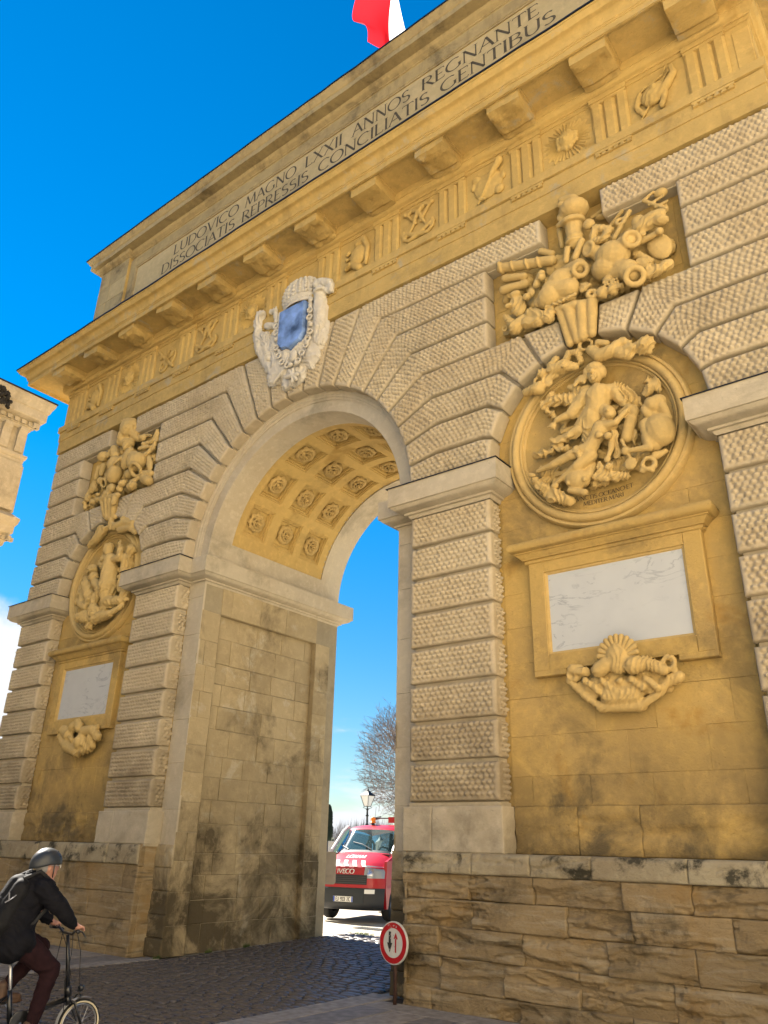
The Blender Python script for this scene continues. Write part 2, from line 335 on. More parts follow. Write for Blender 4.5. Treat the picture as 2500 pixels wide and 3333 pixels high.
def patch_geo(mb, O, U, V, N, lu, lv, step=.018, seed=0, marg_u=(.09, .0), stud=True, depth=.06):
    O, U, V, N = (np.array(k, float) for k in (O, U, V, N)); us = spaced(lu, step); vs_ = spaced(lv, step)
    uu, vv = np.meshgrid(us, vs_, indexing='ij'); d = np.minimum(vv, lv-vv)
    h = -edge_round(d)
    if stud:
        dm = np.clip((vv-.03)/.02, 0, 1)*np.clip((lv-vv-.03)/.02, 0, 1)*np.clip((uu-marg_u[0])/.02, 0, 1)
        h = h+studs(uu, vv, seed)*dm*.85-.034*dm
    P = O+uu[..., None]*U+vv[..., None]*V+h[..., None]*N
    nrm = np.cross(U, V); flip = np.dot(nrm, N) < 0
    mb.add(P.reshape(-1, 3), [tuple(f) for f in grid_faces(len(us), len(vs_), flip)])
def sweep(mb, path, prof, cap=True, jit=0):
    """profile of (outward offset, z) carried along a plan path with mitred corners; outward is to the right of travel"""
    P = [np.array(p, float) for p in path]
    if jit: P = [a+(b-a)*q/m for a, b in zip(P[:-1], P[1:]) for m in [max(1, int(np.linalg.norm(b-a)/.35))] for q in range(m)]+[P[-1]]
    n = len(P); ds = [(P[i+1]-P[i])/np.linalg.norm(P[i+1]-P[i]) for i in range(n-1)]
    nr = [np.array((d[1], -d[0])) for d in ds]; m = len(prof); V = []
    for i in range(n):
        if i == 0: mv = nr[0]
        elif i == n-1: mv = nr[-1]
        else: s = nr[i-1]+nr[i]; mv = s/(1+np.dot(nr[i-1], nr[i]))
        V += [(P[i][0]+mv[0]*o, P[i][1]+mv[1]*o, z) for o, z in prof]
    if jit:
        A = np.array(V); A[:, 2] += jit*fbm(A[:, 0]*1.7, A[:, 1]*1.7, A[:, 2]*.6, 4, 5); A[:, 1] += jit*.8*fbm(A[:, 0]*2.1+7, A[:, 1]*2.1, A[:, 2]*2, 4, 6); V = A
    F = [(i*m+j, (i+1)*m+j, (i+1)*m+j+1, i*m+j+1) for i in range(n-1) for j in range(m-1)]
    if cap: F += [tuple(range(m)), tuple(range((n-1)*m+m-1, (n-1)*m-1, -1))]
    mb.add(V, F)
def slab_stone(name, O, U, V, N, lu, lv, mat, parent, depth=.05, proud=.0, j=.004, bev=.008, gap=.004):
    """a dressed stone: chamfered slab with slightly uneven arrises"""
    O, U, V, N = (np.array(k, float) for k in (O, U, V, N)); a, b = gap, gap
    c = [(a, b), (lu-a, b), (lu-a, lv-b), (a, lv-b)]; rj = lambda: RS.uniform(-j, j)
    o = [(x+rj(), y+rj()) for x, y in c]; i_ = [(x+(bev if k in (0, 3) else -bev)+rj(), y+(bev if k in (0, 1) else -bev)+rj()) for k, (x, y) in enumerate(c)]
    pr = proud+RS.uniform(-j, j); V_ = [O+x*U+y*V+(pr+RS.uniform(-.002, .002))*N for x, y in i_]+[O+x*U+y*V+(pr-bev)*N for x, y in o]+[O+x*U+y*V-depth*N for x, y in o]
    F = [(0, 1, 2, 3)]+[(4+k, 4+(k+1) % 4, (k+1) % 4, k) for k in range(4)]+[(8+k, 8+(k+1) % 4, 4+(k+1) % 4, 4+k) for k in range(4)]
    if np.dot(np.cross(U, V), N) < 0: F = [f[::-1] for f in F]
    return link(name, np_mesh(name, V_, F, mat), parent)
def ashlar(O, U, V, N, lu, heights, mean, mat, parent, name='ashlar_stone', joined=False, **k):
    made = []
    O, U, V, N = (np.array(q, float) for q in (O, U, V, N)); z = 0; row = 0
    for h in heights:
        u = 0; off = RS.uniform(.35, .9); row += 1
        while u < lu-1e-6:
            l = mean*RS.uniform(.75, 1.3)*(off if u == 0 else 1)
            if lu-u-l < mean*.35: l = lu-u
            made.append(slab_stone(name, O+u*U+z*V, U, V, N, min(l, lu-u), h, mat, parent, **k)); u += l
        z += h
    if joined:
        mb = MB()
        for o in made:
            me = o.data; mb.add([tuple(v.co) for v in me.vertices], [tuple(p.vertices) for p in me.polygons]); bpy.data.objects.remove(o); bpy.data.meshes.remove(me)
        mb.build('ashlar_stones', mat, parent)['kind'] = 'stuff'
def rough_stone(name, O, U, V, N, lu, lv, mat, parent, res=.025, amp=.03, seed=0, round_=.02, back=.08, nose=0, proud=0, hollow=0, g=.004):
    """an eroded stone: layered hollows and ragged arrises as real relief"""
    O, U, V, N = (np.array(k, float) for k in (O, U, V, N))
    us = np.concatenate([[g, g+.008], np.linspace(g+.02, lu-g-.02, max(2, int(lu/res))), [lu-g-.008, lu-g]]); vs_ = np.concatenate([[g, g+.008], np.linspace(g+.02, lv-g-.02, max(2, int(lv/res))), [lv-g-.008, lv-g]])
    uu, vv = np.meshgrid(us, vs_, indexing='ij'); P0 = O+uu[..., None]*U+vv[..., None]*V
    X = P0@U if abs(U[0])+abs(U[1]) > 0 else P0[..., 0]; Z = P0[..., 2]
    wv = .12*fbm(X*.9, Z*2, 0, 3, 31); s1 = fbm(X*1.1+seed*3.1, (Z+wv)*7, 0, 5, 5); s2 = fbm(X*7, Z*13, 0, 4, 8)
    sm_ = lambda a, b, v: np.clip((v-a)/(b-a), 0, 1)**2*(3-2*np.clip((v-a)/(b-a), 0, 1)); er = .5*sm_(-.03, .03, s1)+.55*sm_(.14, .19, s1)+.5*sm_(.30, .34, s1)+.35*np.clip(s1, 0, 1)
    h = -amp*er-amp*.35*s2*(.3+er)-amp*.3*np.abs(fbm(X*2.3, (Z+wv)*11, 0, 3, 77))
    d = np.minimum(np.minimum(uu-g, lu-g-uu), np.minimum(vv-g, lv-g-vv)); jag = round_*(1+.9*fbm(X*6, Z*6, 0, 3, 4+seed))
    dd = np.clip(1-d/np.maximum(jag, .004), 0, 1); h = h-round_*.9*dd*dd
    if nose: t = np.clip((vv-(lv-nose))/nose, 0, 1); h = h-nose*.8*(1-np.sqrt(np.maximum(1-t*t, 0)))
    if hollow:
        t = np.clip((vv/lv-.02)/.5, 0, 1); cav = np.clip(1-np.abs(uu/lu-.5)*2.2, 0, 1)**.35*np.clip(1-((vv/lv)-.28+.1*fbm(X*5, Z*2, 0, 3, 3))/.42, 0, 1)**.4
        h = h-hollow*np.where(vv/lv < .62+.08*fbm(X*4, 0, 0, 2, 9), cav, 0)
    P = P0+(h+proud)[..., None]*N; nu, nv = len(us), len(vs_); flip = np.dot(np.cross(U, V), N) < 0
    G = P.reshape(-1, 3); F = [tuple(f) for f in grid_faces(nu, nv, flip)]
    ring = [i*nv for i in range(nu)]+[(nu-1)*nv+j for j in range(1, nv)]+[i*nv+nv-1 for i in range(nu-2, -1, -1)]+[j for j in range(nv-2, 0, -1)]
    K = G[ring]-N*(G[ring]@N-(O@N)+back)[:, None]; n0 = len(G); m = len(ring)
    for q in range(m): r2 = (q+1) % m; f = (ring[q], n0+q, n0+r2, ring[r2]); F.append(f if not flip else f[::-1])
    return link(name, np_mesh(name, np.concatenate([G, K]), F, mat, True), parent)

# ------------------------------------------------------------------ THE TRIUMPHAL ARCH
ARCH = thing('triumphal_arch', 'huge ochre limestone triumphal arch with rusticated piers and carved medallions spanning the cobbled lane', 'triumphal arch')
A1, A2, B1, B2, J = 2.865, 4.342, 7.542, 8.99, 2.42          # pier edges and passage jamb
NX, CZ, RC, RN = 5.942, 7.09, 2.83, 1.60                      # niche axis, springing, radii
YN = .31                                                       # niche wall plane
LV = [7.07+.53*k for k in range(9)]

# -- rusticated pier blocks
seed = 0
for s in (1, -1):
    for xa, xb in ((A1, A2), (B1, B2)):
        x0, x1 = sorted((s*xa, s*xb))
        for k in range(8):
            z0 = 2.33+.53*k; seed += 1; mb = MB(); st = .0145 if s > 0 else .021
            block_geo(mb, [(x0, z0), (x1, z0)], [(x0, z0+.53), (x1, z0+.53)], step=st, back=.13, seed=seed)
            patch_geo(mb, (x1-.024, .05, z0+.027), (0, 1, 0), (0, 0, 1), (1, 0, 0), .25, .476, seed=seed+40, step=st, marg_u=(.05, 0))
            patch_geo(mb, (x0+.024, .05, z0+.027), (0, 1, 0), (0, 0, 1), (-1, 0, 0), .25, .476, seed=seed+80, step=.03, stud=False)
            mb.build('rusticated_block', S_BLOCK, ARCH, smooth=True)
        cb = MB(); cb.box(x0+.075, x1-.075, .10, .34, 2.27, 6.6); cb.build('pier_core', S_PALE, ARCH)
# -- rusticated voussoirs and courses above the imposts
def cpt(k, r=RC): a = R(k*180/21); return (r*math.cos(a), CZ+r*math.sin(a))
def cbend(k): a = R(k*180/21); return ((LV[k]-CZ)/math.tan(a), LV[k]) if k else (3.4, LV[0])
def npt(k, s, r=RN): a = R(k*180/11); return (NX+s*r*math.cos(a), CZ+r*math.sin(a))
def nbend(k, s): a = R(k*180/11); return (NX+s*(LV[k]-CZ)/math.tan(a), LV[k]) if k else (NX+s*1.74, LV[0])
def flat(p, k): return (p[0], LV[0]) if k == 0 else p
half = []
for k in range(4):
    half.append(([flat(cpt(k), k), cbend(k), nbend(k, -1), flat(npt(k, -1), k)], [cpt(k+1), cbend(k+1), nbend(k+1, -1), npt(k+1, -1)], 1, 1))
    half.append(([flat(npt(k, 1), k), nbend(k, 1), (B2, LV[k])], [npt(k+1, 1), nbend(k+1, 1), (B2, LV[k+1])], 1, 0))
for k in (4, 5, 6):
    half.append(([cpt(k), cbend(k), (4.41, LV[k])], [cpt(k+1), cbend(k+1), (4.41, LV[k+1])], 1, 1))
    half.append(([(7.56, LV[k]), (B2, LV[k])], [(7.56, LV[k+1]), (B2, LV[k+1])], 1, 0))
TOP = 11.31
half.append(([cpt(7), cbend(7), (5.46, LV[7])], [cpt(8), ((TOP-CZ)/math.tan(R(8*180/21)), TOP), (5.46, TOP)], 1, 1))
half.append(([(6.44, LV[7]), (B2, LV[7])], [(6.44, TOP), (B2, TOP)], 1, 0))
for k in (8, 9):
    half.append(([cpt(k), ((TOP-CZ)/math.tan(R(k*180/21)), TOP)], [cpt(k+1), ((TOP-CZ)/math.tan(R((k+1)*180/21)), TOP)], 1, 0))
for s in (-1, 1):
    half.append(([npt(4, s), (NX+s*.959, LV[4])], [npt(5, s), (NX+s*.302, LV[4])], 1, 0))
backmb = MB()
def inset_back(B, T, t0, t1):
    B = [np.array(p, float) for p in B]; T = [np.array(p, float) for p in T]
    for S in (B, T):
        if t0: S[0] = S[0]+(S[1]-S[0])/np.linalg.norm(S[1]-S[0])*.07
        if t1: S[-1] = S[-1]+(S[-2]-S[-1])/np.linalg.norm(S[-2]-S[-1])*.07
    return [tuple(p) for p in B]+[tuple(p) for p in T[::-1]]
def area(p): return sum(p[i][0]*p[(i+1) % len(p)][1]-p[(i+1) % len(p)][0]*p[i][1] for i in range(len(p)))
for mir in (1, -1):
    for B, T, t0, t1 in half:
        Bm = [(mir*x, z) for x, z in B]; Tm = [(mir*x, z) for x, z in T]; seed += 1; mb = MB()
        block_geo(mb, Bm, Tm, step=.0155 if mir > 0 else .021, seed=seed); mb.build('rusticated_block', S_BLOCK, ARCH, smooth=True)
        pl = inset_back(Bm, Tm, t0, t1); pl = pl if area(pl) > 0 else pl[::-1]
        backmb.prism(pl, .13, .33)
mb = MB(); a10 = R(10*180/21); kx = (TOP-CZ)/math.tan(a10)
block_geo(mb, [(-cpt(10)[0], cpt(10)[1]), (-kx, TOP)], [cpt(10), (kx, TOP)], seed=99); mb.build('rusticated_block', S_BLOCK, ARCH, smooth=True)
backmb.prism([(-kx, TOP), (-cpt(10)[0], cpt(10)[1]+.07), (cpt(10)[0], cpt(10)[1]+.07), (kx, TOP)], .13, .33)
backmb.build('joint_bed', S_PALE, ARCH)

# -- core of the wall with the arched passage cut through it
RB = 2.62; n = 40
def core_poly(r, top): return [(-8.93, 0), (-r, 0), (-r, CZ)]+[(-r*math.cos(PI*i/n), CZ+r*math.sin(PI*i/n)) for i in range(1, n)]+[(r, CZ), (r, 0), (8.93, 0), (8.93, top), (-8.93, top)]
mb = MB()
def ring_prism(mb, r, top, y0, y1):
    """wall with arch opening as quads fanned from the arch to the outline"""
    arc = [(-r, 0), (-r, CZ*.5), (-r, CZ)]+[(-r*math.cos(PI*i/n), CZ+r*math.sin(PI*i/n)) for i in range(1, n)]+[(r, CZ), (r, CZ*.5), (r, 0)]
    out = []
    for x, z in arc:
        if z <= CZ and x < 0: out.append((-8.93, z))
        elif z <= CZ: out.append((8.93, z))
        else:
            a = math.atan2(z-CZ, x); t = min((top-CZ)/max(math.sin(a), 1e-6), 8.93/max(abs(math.cos(a)), 1e-6)); out.append((t*math.cos(a), CZ+t*math.sin(a)))
    # snap corners
    for side in (-1, 1):
        q = min(range(len(out)), key=lambda i: (out[i][0]-side*8.93)**2+(out[i][1]-top)**2); out[q] = (side*8.93, top)
    m = len(arc); V = [(x, y0, z) for x, z in arc]+[(x, y0, z) for x, z in out]+[(x, y1, z) for x, z in arc]+[(x, y1, z) for x, z in out]; F = []
    for i in range(m-1):
        F += [(m+i, i, i+1, m+i+1), (3*m+i+1, 2*m+i+1, 2*m+i, 3*m+i), (i, 2*m+i, 2*m+i+1, i+1), (m+i+1, 3*m+i+1, 3*m+i, m+i)]
    mb.add(V, F)
ring_prism(mb, RB, 11.31, .325, 4.1); mb.build('wall_core', S_NICHE, ARCH)
mb = MB(); ring_prism(mb, RC, 11.31, 4.1, 4.35); mb.build('rear_wall', S_TOWN, ARCH)

# -- niche walls: dressed stones below and beside the medallions
for s in (1, -1):
    x0 = s*A2-.03 if s > 0 else s*B1-.0; x0 = A2 if s > 0 else -B1
    ashlar((x0, YN, 2.29), (1, 0, 0), (0, 0, 1), (0, -1, 0), B1-A2, [.36, .50, .49, .47], .85, S_NICHE, ARCH, depth=.04, j=.002, bev=.003, gap=.001)
    ashlar((x0, YN, 4.11), (1, 0, 0), (0, 0, 1), (0, -1, 0), B1-A2, [.5, .49, .5, .48, .5, .47, .5, .5, .48], 1.0, S_NICHE, ARCH, depth=.04, j=.0015, bev=.003, gap=.001)
    ashlar((x0+.1, YN, 8.53), (1, 0, 0), (0, 0, 1), (0, -1, 0), B1-A2-.2, [.5, .5, .49, .5, .49, .3], 1.3, S_NICHE, ARCH, joined=True, depth=.04, j=.002, bev=.004, gap=.002)

# -- jamb strips beside the passage, archivolt, imposts
for s in (1, -1):
    X0, X1 = sorted((s*J, s*(A1+.04)))
    ashlar((X0, YN, 1.70), (1, 0, 0), (0, 0, 1), (0, -1, 0), X1-X0, [.62, .8, .78, .83, .8, .76, .34], 1.0, S_PALE, ARCH, depth=.04, j=.001, bev=.004, gap=.002)
mb = MB(); mb.lathe([(2.45, .87), (2.45, .325), (2.462, YN), (2.69, YN), (2.69, .296), (2.735, .284), (2.745, .270), (2.785, .262), (2.80, .245), (2.93, .245)], (0, 0, CZ), 'y', 96, 0, PI)
smooth_by_angle(mb.build('archivolt', S_PALE, ARCH), 35)
IMP = [(-.02, 6.55), (.0, 6.57), (.015, 6.60), (.055, 6.605), (.06, 6.635), (.10, 6.645), (.15, 6.66), (.195, 6.685), (.218, 6.715), (.222, 6.72), (.245, 6.725), (.25, 6.74), (.25, 7.04), (-.03, 7.055)]
for s in (1, -1):
    pth = [(2.9, 4.35), (J, 4.35), (J, YN), (A1, YN), (A1, 0), (A2, 0), (A2, .33)]
    pth2 = [(B1, .33), (B1, 0), (B2, 0), (B2, 4.1)]
    for p in (pth, pth2):
        q = p if s > 0 else [(-x, y) for x, y in p][::-1]; mb = MB(); sweep(mb, q, IMP); smooth_by_angle(mb.build('impost_moulding', S_PALE, ARCH), 30)
    for p in ([(A1-.01, .33), (A1-.01, 0), (A2, 0), (A2, .33)], pth2):
        q = p if s > 0 else [(-x, y) for x, y in p][::-1]; mb = MB(); sweep(mb, q, [(-.02, 7.057), (.266, 7.044), (.268, 7.036), (.271, 7.036), (.271, 7.050), (-.02, 7.07)]); mb.build('lead_flashing', M_LEAD, ARCH)

# -- plinths and worn base
for s in (1, -1):
    for xa, xb in ((A1-.05, A2+.03), (B1-.03, B2+.03)):
        x0, x1 = sorted((s*xa, s*xb))
        cuts = [x0, (x0+x1)/2-.3, x1] if s > 0 else [x0, x0+.5, x1]
        for a, b in zip(cuts[:-1], cuts[1:]): rough_stone('plinth_stone', (a, -.03, 1.735), (1, 0, 0), (0, 0, 1), (0, -1, 0), b-a, .555, S_PALE, ARCH, res=.04, amp=.008, seed=seed, round_=.012, back=.28, g=.0015); seed += 1
        rough_stone('plinth_stone', (x1, -.02, 1.735), (0, 1, 0), (0, 0, 1), (1, 0, 0), .32, .555, S_PALE, ARCH, res=.05, amp=.006, seed=seed, round_=.01, back=.05, g=.001)
        mb = MB(); mb.box(x0+.012, x1-.012, -.015, .34, 1.7, 2.285); mb.build('plinth_core', S_PALE, ARCH)
        mb = MB(); mb.box(x0+.07, x1-.07, .045, .34, 2.285, 2.34); mb.build('plinth_cap', S_PALE, ARCH)
    a = A2+.03 if s > 0 else -B1+.03
    us = [0]; 
    while us[-1] < 2.4: us.append(us[-1]+RS.uniform(.55, 1.0))
    us = us[:-1]+[B1-A2-.06]
    for u0, u1 in zip(us[:-1], us[1:]): rough_stone('plinth_stone', (a+u0, .25, 1.735), (1, 0, 0), (0, 0, 1), (0, -1, 0), u1-u0, .555, S_NICHE, ARCH, res=.03, amp=.022, seed=seed, round_=.010, back=.08, g=.0012); seed += 1
    mb = MB(); mb.box(a-.05, a+B1-A2, .30, .34, 1.7, 2.288); mb.build('plinth_core', S_NICHE, ARCH)
# base wall: right bay is close to the viewer and badly eroded
def base_wall(x0, x1, rows, mean, res, amp, sd0):
    z = 1.738
    for ri, h in enumerate(rows):
        z -= h; u = x0; k = 0
        while u < x1-1e-6:
            l = mean*RS.uniform(.75, 1.35)*(RS.uniform(.5, .9) if u == x0 else 1)
            if x1-u-l < .3: l = x1-u
            hol = .16 if (res < .03 and ri == 4 and k == 0) else 0
            rough_stone('base_stone', (u, -.05, z), (1, 0, 0), (0, 0, 1), (0, -1, 0), l, h, S_NOSE if ri == 0 else S_BASE, ARCH, res=res, amp=amp*(.45 if ri < 1 else 1)*RS.uniform(.6, 1.25), seed=sd0+ri*17+k, round_=.012 if ri else .02, nose=.075 if ri == 0 else 0, back=.10, proud=RS.uniform(-.008, .008)-.004*ri+(.03 if ri == 0 else 0), hollow=hol, g=.0015); u += l; k += 1
base_wall(2.84, 9.02, [.25, .29, .31, .33, .35, .33], 1.0, .0155, .055, 3)
base_wall(-9.02, -2.90, [.33, .45, .42, .42, .25], .9, .04, .014, 200)
for s in (1, -1):
    x0, x1 = sorted((s*2.86, s*9.0)); mb = MB(); mb.box(x0, x1, .05, .33, -.3, 1.72); mb.build('base_core', S_BASE, ARCH)
    # return of the base and the strip base beside the passage
    n_ = (-1, 0, 0) if s > 0 else (1, 0, 0)
    z = 0
    for h in (.28, .36, .36, .37, .37):
        rough_stone('base_stone', (s*2.87, -.045, z), (0, 1, 0), (0, 0, 1), n_, .37, h, S_BASE, ARCH, res=.05, amp=.015, seed=seed, round_=.015, back=.05, g=.002); seed += 1
        X0, X1 = sorted((s*(J-.02), s*2.88)); rough_stone('base_stone', (X0, .27, z), (1, 0, 0), (0, 0, 1), (0, -1, 0), X1-X0, h, S_PASS, ARCH, res=.05, amp=.015, seed=seed, round_=.02, back=.05, g=.002); seed += 1
        z += h

# -- passage walls with sunk panel
for s in (1, -1):
    N = (-s, 0, 0); xw = s*J
    def bx(mb, xa, xb, *r): a, b = sorted((s*xa, s*xb)); mb.box(a, b, *r)
    mb = MB(); bx(mb, J+.012, RB+.02, YN+.012, .79, 0, 7.07); bx(mb, J+.012, RB+.02, 3.64, 4.34, 0, 7.07); bx(mb, J+.012, RB+.02, .79, 3.64, 6.03, 7.07); bx(mb, J+.125, RB+.02, .79, 3.64, 0, 6.03)
    mb.build('passage_core', S_MORTAR, ARCH)
    k = dict(depth=.03, j=.006, bev=.007, gap=.004, joined=s > 0)
    H = [.46, .52, .50, .47, .5, .52, .48, .5, .49, .5, .48, .6]
    ashlar((xw, .31, 0), (0, 1, 0), (0, 0, 1), N, .485, H, .5, S_PASS, ARCH, **k)
    ashlar((xw, 3.634, 0), (0, 1, 0), (0, 0, 1), N, .466, H, .5, S_PASS, ARCH, **k)
    ashlar((xw, .795, 6.02), (0, 1, 0), (0, 0, 1), N, 2.839, [.55], .7, S_PASS, ARCH, **k)
    ashlar((s*(J+.11), .795, 0), (0, 1, 0), (0, 0, 1), N, 2.839, [.46, .38, .4, .36, .5, .42, .4, .38, .5, .44, .42, .4, .5, .46], .62, S_PASS, ARCH, **k)
    # reveals of the sunk panel
    mb = MB(); bx(mb, J+.003, J+.13, .797, .803, 0, 6.02); bx(mb, J+.003, J+.13, 3.626, 3.632, 0, 6.02); bx(mb, J+.003, J+.13, .797, 3.632, 6.012, 6.018); mb.build('panel_reveal', S_PASS, ARCH)

# -- coffered vault
mb = MB(); mb.lathe([(2.45, 3.67), (2.45, 4.35)], (0, 0, CZ), 'y', 64, 0, PI); mb.lathe([(2.45, .87), (2.45, .84), (2.475, .84), (2.475, .87)], (0, 0, CZ), 'y', 64, 0, PI); mb.lathe([(2.475, 3.64), (2.475, 3.67), (2.45, 3.67)], (0, 0, CZ), 'y', 64, 0, PI)
for a in (0, PI-R(10.7)): mb.lathe([(2.45, .84), (2.45, 3.67)], (0, 0, CZ), 'y', 6, a, a+R(10.7))
smooth_by_angle(mb.build('vault_border', S_PALE, ARCH), 30)
rows = [90+21.4*(i-3) for i in range(7)]; cols = [1.38, 2.27, 3.13]; hw = .325; ha = 8.2; r0 = 2.475
def vp(a, y, r): return (r*math.cos(R(a)), y, CZ+r*math.sin(R(a)))
mb = MB(); ae = [10.7]; 
for c in rows: ae += [c-ha, c+ha]
ae += [169.3]; ye = [.84]
for c in cols: ye += [c-hw, c+hw]
ye += [3.67]
for i in range(len(ae)-1):
    for j in range(len(ye)-1):
        if i % 2 == 1 and j % 2 == 1: continue
        m = max(1, int((ae[i+1]-ae[i])/3))
        for q in range(m):
            a, b = ae[i]+(ae[i+1]-ae[i])*q/m, ae[i]+(ae[i+1]-ae[i])*(q+1)/m
            mb.add([vp(a, ye[j], r0), vp(a, ye[j+1], r0), vp(b, ye[j+1], r0), vp(b, ye[j], r0)], [(0, 1, 2, 3)])
mb.build('vault_ribs', S_OCHRE, ARCH)
def coffer_mesh():
    mb = MB(); steps = [(1, 0), (.97, .018), (.90, .018), (.88, .05), (.78, .05), (.74, .10), (0, .10)]
    seg = 4
    def P(fx, fy, d): return (fx*ha, fy*hw, d)
    def to(a, y, d): return ((r0+d)*math.sin(R(-a)), y, (r0+d)*math.cos(R(a)))
    rings = []
    for f, d in steps[:-1]:
        pts = []
        for q in range(seg): pts.append((-f+2*f*q/seg, -f))
        for q in range(seg): pts.append((f, -f+2*f*q/seg))
        for q in range(seg): pts.append((f-2*f*q/seg, f))
        for q in range(seg): pts.append((-f, f-2*f*q/seg))
        rings.append([to(x*ha, y*hw, d) for x, y in pts])
    V = [p for r_ in rings for p in r_]; m = 4*seg; F = []
    for k in range(len(rings)-1):
        for q in range(m): F.append((k*m+(q+1) % m, k*m+q, (k+1)*m+q, (k+1)*m+(q+1) % m))
    V.append((0, 0, r0+.10)); c = len(V)-1; k = len(rings)-1
    F += [(k*m+(q+1) % m, k*m+q, c) for q in range(m)]
    mb.add(V, F); return mb
cm = None
def rosette_mesh(var):
    rs = np.random.RandomState(50+var); mb = MB()
    def petal(a, r1, r2, wd, lift, curl):
        nu_, nv_ = 7, 7; V = []
        for i in range(nu_):
            t = i/(nu_-1); rr = r1+(r2-r1)*t; ww = wd*math.sin(PI*(.15+.8*t))
            for j in range(nv_):
                s_ = j/(nv_-1)*2-1; x = rr; y = s_*ww*(1+.12*math.cos(9*t)); z = lift*math.sin(PI*t*.9)+curl*t*t-.35*ww*s_*s_+.012*math.cos(s_*PI*2.5)
                V.append((x*math.cos(a)-y*math.sin(a), x*math.sin(a)+y*math.cos(a), z))
        F = [tuple(f) for f in grid_faces(nu_, nv_)]; mb.add(V, F)
    for i in range(8+var): petal(2*PI*i/(8+var)+rs.uniform(-.06, .06), .06, .235+rs.uniform(-.015, .015), .085, .085, -.01)
    for i in range(7): petal(2*PI*(i+.5)/7, .03, .15, .06, .11, .03)
    for i in range(5): petal(2*PI*i/5, .01, .09, .04, .13, .05)
    mb.ell((0, 0, .11), (.04, .04, .04), nu=8, nv=6); mb.ell((0, 0, .01), (.20, .20, .03), nu=16, nv=5)
    return np_mesh('rosette', np.concatenate(mb.V), mb.F, S_SCULPT, True)
ROS = [rosette_mesh(v) for v in range(3)]
for i, a in enumerate(rows):
    for j, y in enumerate(cols):
        if cm is None: o = coffer_mesh().build('coffer', S_OCHRE, ARCH); cm = o.data
        else: o = link('coffer', cm, ARCH)
        o.location = (0, y, CZ); o.rotation_euler = (0, -R(a-90), 0)
        ro = link('rosette', ROS[(i*2+j) % 3], ARCH); d = Vector((math.cos(R(a)), 0, math.sin(R(a))))
        ro.location = Vector((0, y, CZ))+d*(r0+.095); ro.rotation_euler = (-d).to_track_quat('Z', 'Y').to_euler(); ro.rotation_euler.rotate_axis('Z', RS.uniform(0, 2))
# ------------------------------------------------------------------ entablature
PTH = [(-8.95, 4.3), (-8.95, 0), (8.95, 0), (8.95, 4.3)]
mb = MB(); sweep(mb, PTH, [(-.35, 11.315), (.03, 11.315), (.03, 11.675), (.033, 11.682), (.048, 11.684), (.048, 11.945), (-.3, 11.95)], jit=.018); mb.build('architrave', S_CORNICE, ARCH)
mb = MB(); sweep(mb, PTH, [(-.3, 11.945), (.06, 11.952), (.09, 11.955), (.09, 12.12), (.0, 12.14), (-.3, 12.141)]); mb.build('taenia', S_CORNICE, ARCH)
mb = MB(); sweep(mb, PTH, [(-.3, 12.12), (0, 12.135), (0, 13.06), (.02, 13.065), (.02, 13.14), (-.3, 13.15)]); mb.build('frieze', S_OCHRE, ARCH)
ov = [(.02, 13.14), (.045, 13.145), (.05, 13.16)]+[(.05+.10*math.sin(a), 13.27-.10*math.cos(a)) for a in np.linspace(.2, PI/2, 6)]+[(.165, 13.275), (.168, 13.30), (.168, 13.44)]
mb = MB(); sweep(mb, PTH, [(-.3, 13.14)]+ov+[(.12, 13.445), (-.3, 13.445)]); smooth_by_angle(mb.build('bed_moulding', S_OCHRE, ARCH), 30)
cy = [(.90, 13.60)]+[(.90+.19*t, 13.60+.19*(t+.16*math.sin(2*PI*t))) for t in np.linspace(.1, 1, 7)]+[(1.11, 13.795), (1.11, 13.83)]
mb = MB(); sweep(mb, PTH, [(-.3, 13.44), (.79, 13.44), (.81, 13.375), (.85, 13.375), (.85, 13.50), (.865, 13.505), (.865, 13.53), (.885, 13.54), (.89, 13.57), (.895, 13.585)]+cy+[(-.3, 13.93)], jit=.022); smooth_by_angle(mb.build('cornice', S_CORNICE, ARCH), 30)
mb = MB(); sweep(mb, PTH, [(-.3, 13.95), (1.12, 13.85), (1.125, 13.825), (1.13, 13.825), (1.13, 13.862), (-.3, 13.96)], jit=.022); mb.build('lead_flashing', M_LEAD, ARCH)
def triglyph(c):
    mb = MB(); pl = [(-.30, .02), (-.30, -.022), (-.262, -.05), (-.155, -.05), (-.108, -.002), (-.06, -.05), (.06, -.05), (.108, -.002), (.155, -.05), (.262, -.05), (.30, -.022), (.30, .02)]
    mb.vprism([(c+x, y) for x, y in pl], 12.14, 13.0)
    mb.box(c-.30, c+.30, -.052, .02, 12.985, 13.045); mb.box(c-.315, c+.315, -.068, .02, 13.045, 13.145)
    return mb.build('triglyph', S_OCHRE, ARCH)
TC = [-8.31+1.511*i for i in range(12)]
for c in TC:
    triglyph(c)
    mb = MB(); mb.box(c-.30, c+.30, -.082, .0, 11.905, 11.95)
    for q in range(6):
        x = c-.25+.1*q; mb.add([(x-.022, -.078, 11.905), (x+.022, -.078, 11.905), (x+.022, -.04, 11.905), (x-.022, -.04, 11.905), (x-.042, -.088, 11.845), (x+.042, -.088, 11.845), (x+.042, -.03, 11.845), (x-.042, -.03, 11.845)], [(0, 1, 5, 4), (1, 2, 6, 5), (2, 3, 7, 6), (3, 0, 4, 7), (4, 5, 6, 7)])
    mb.build('guttae', S_CORNICE, ARCH)
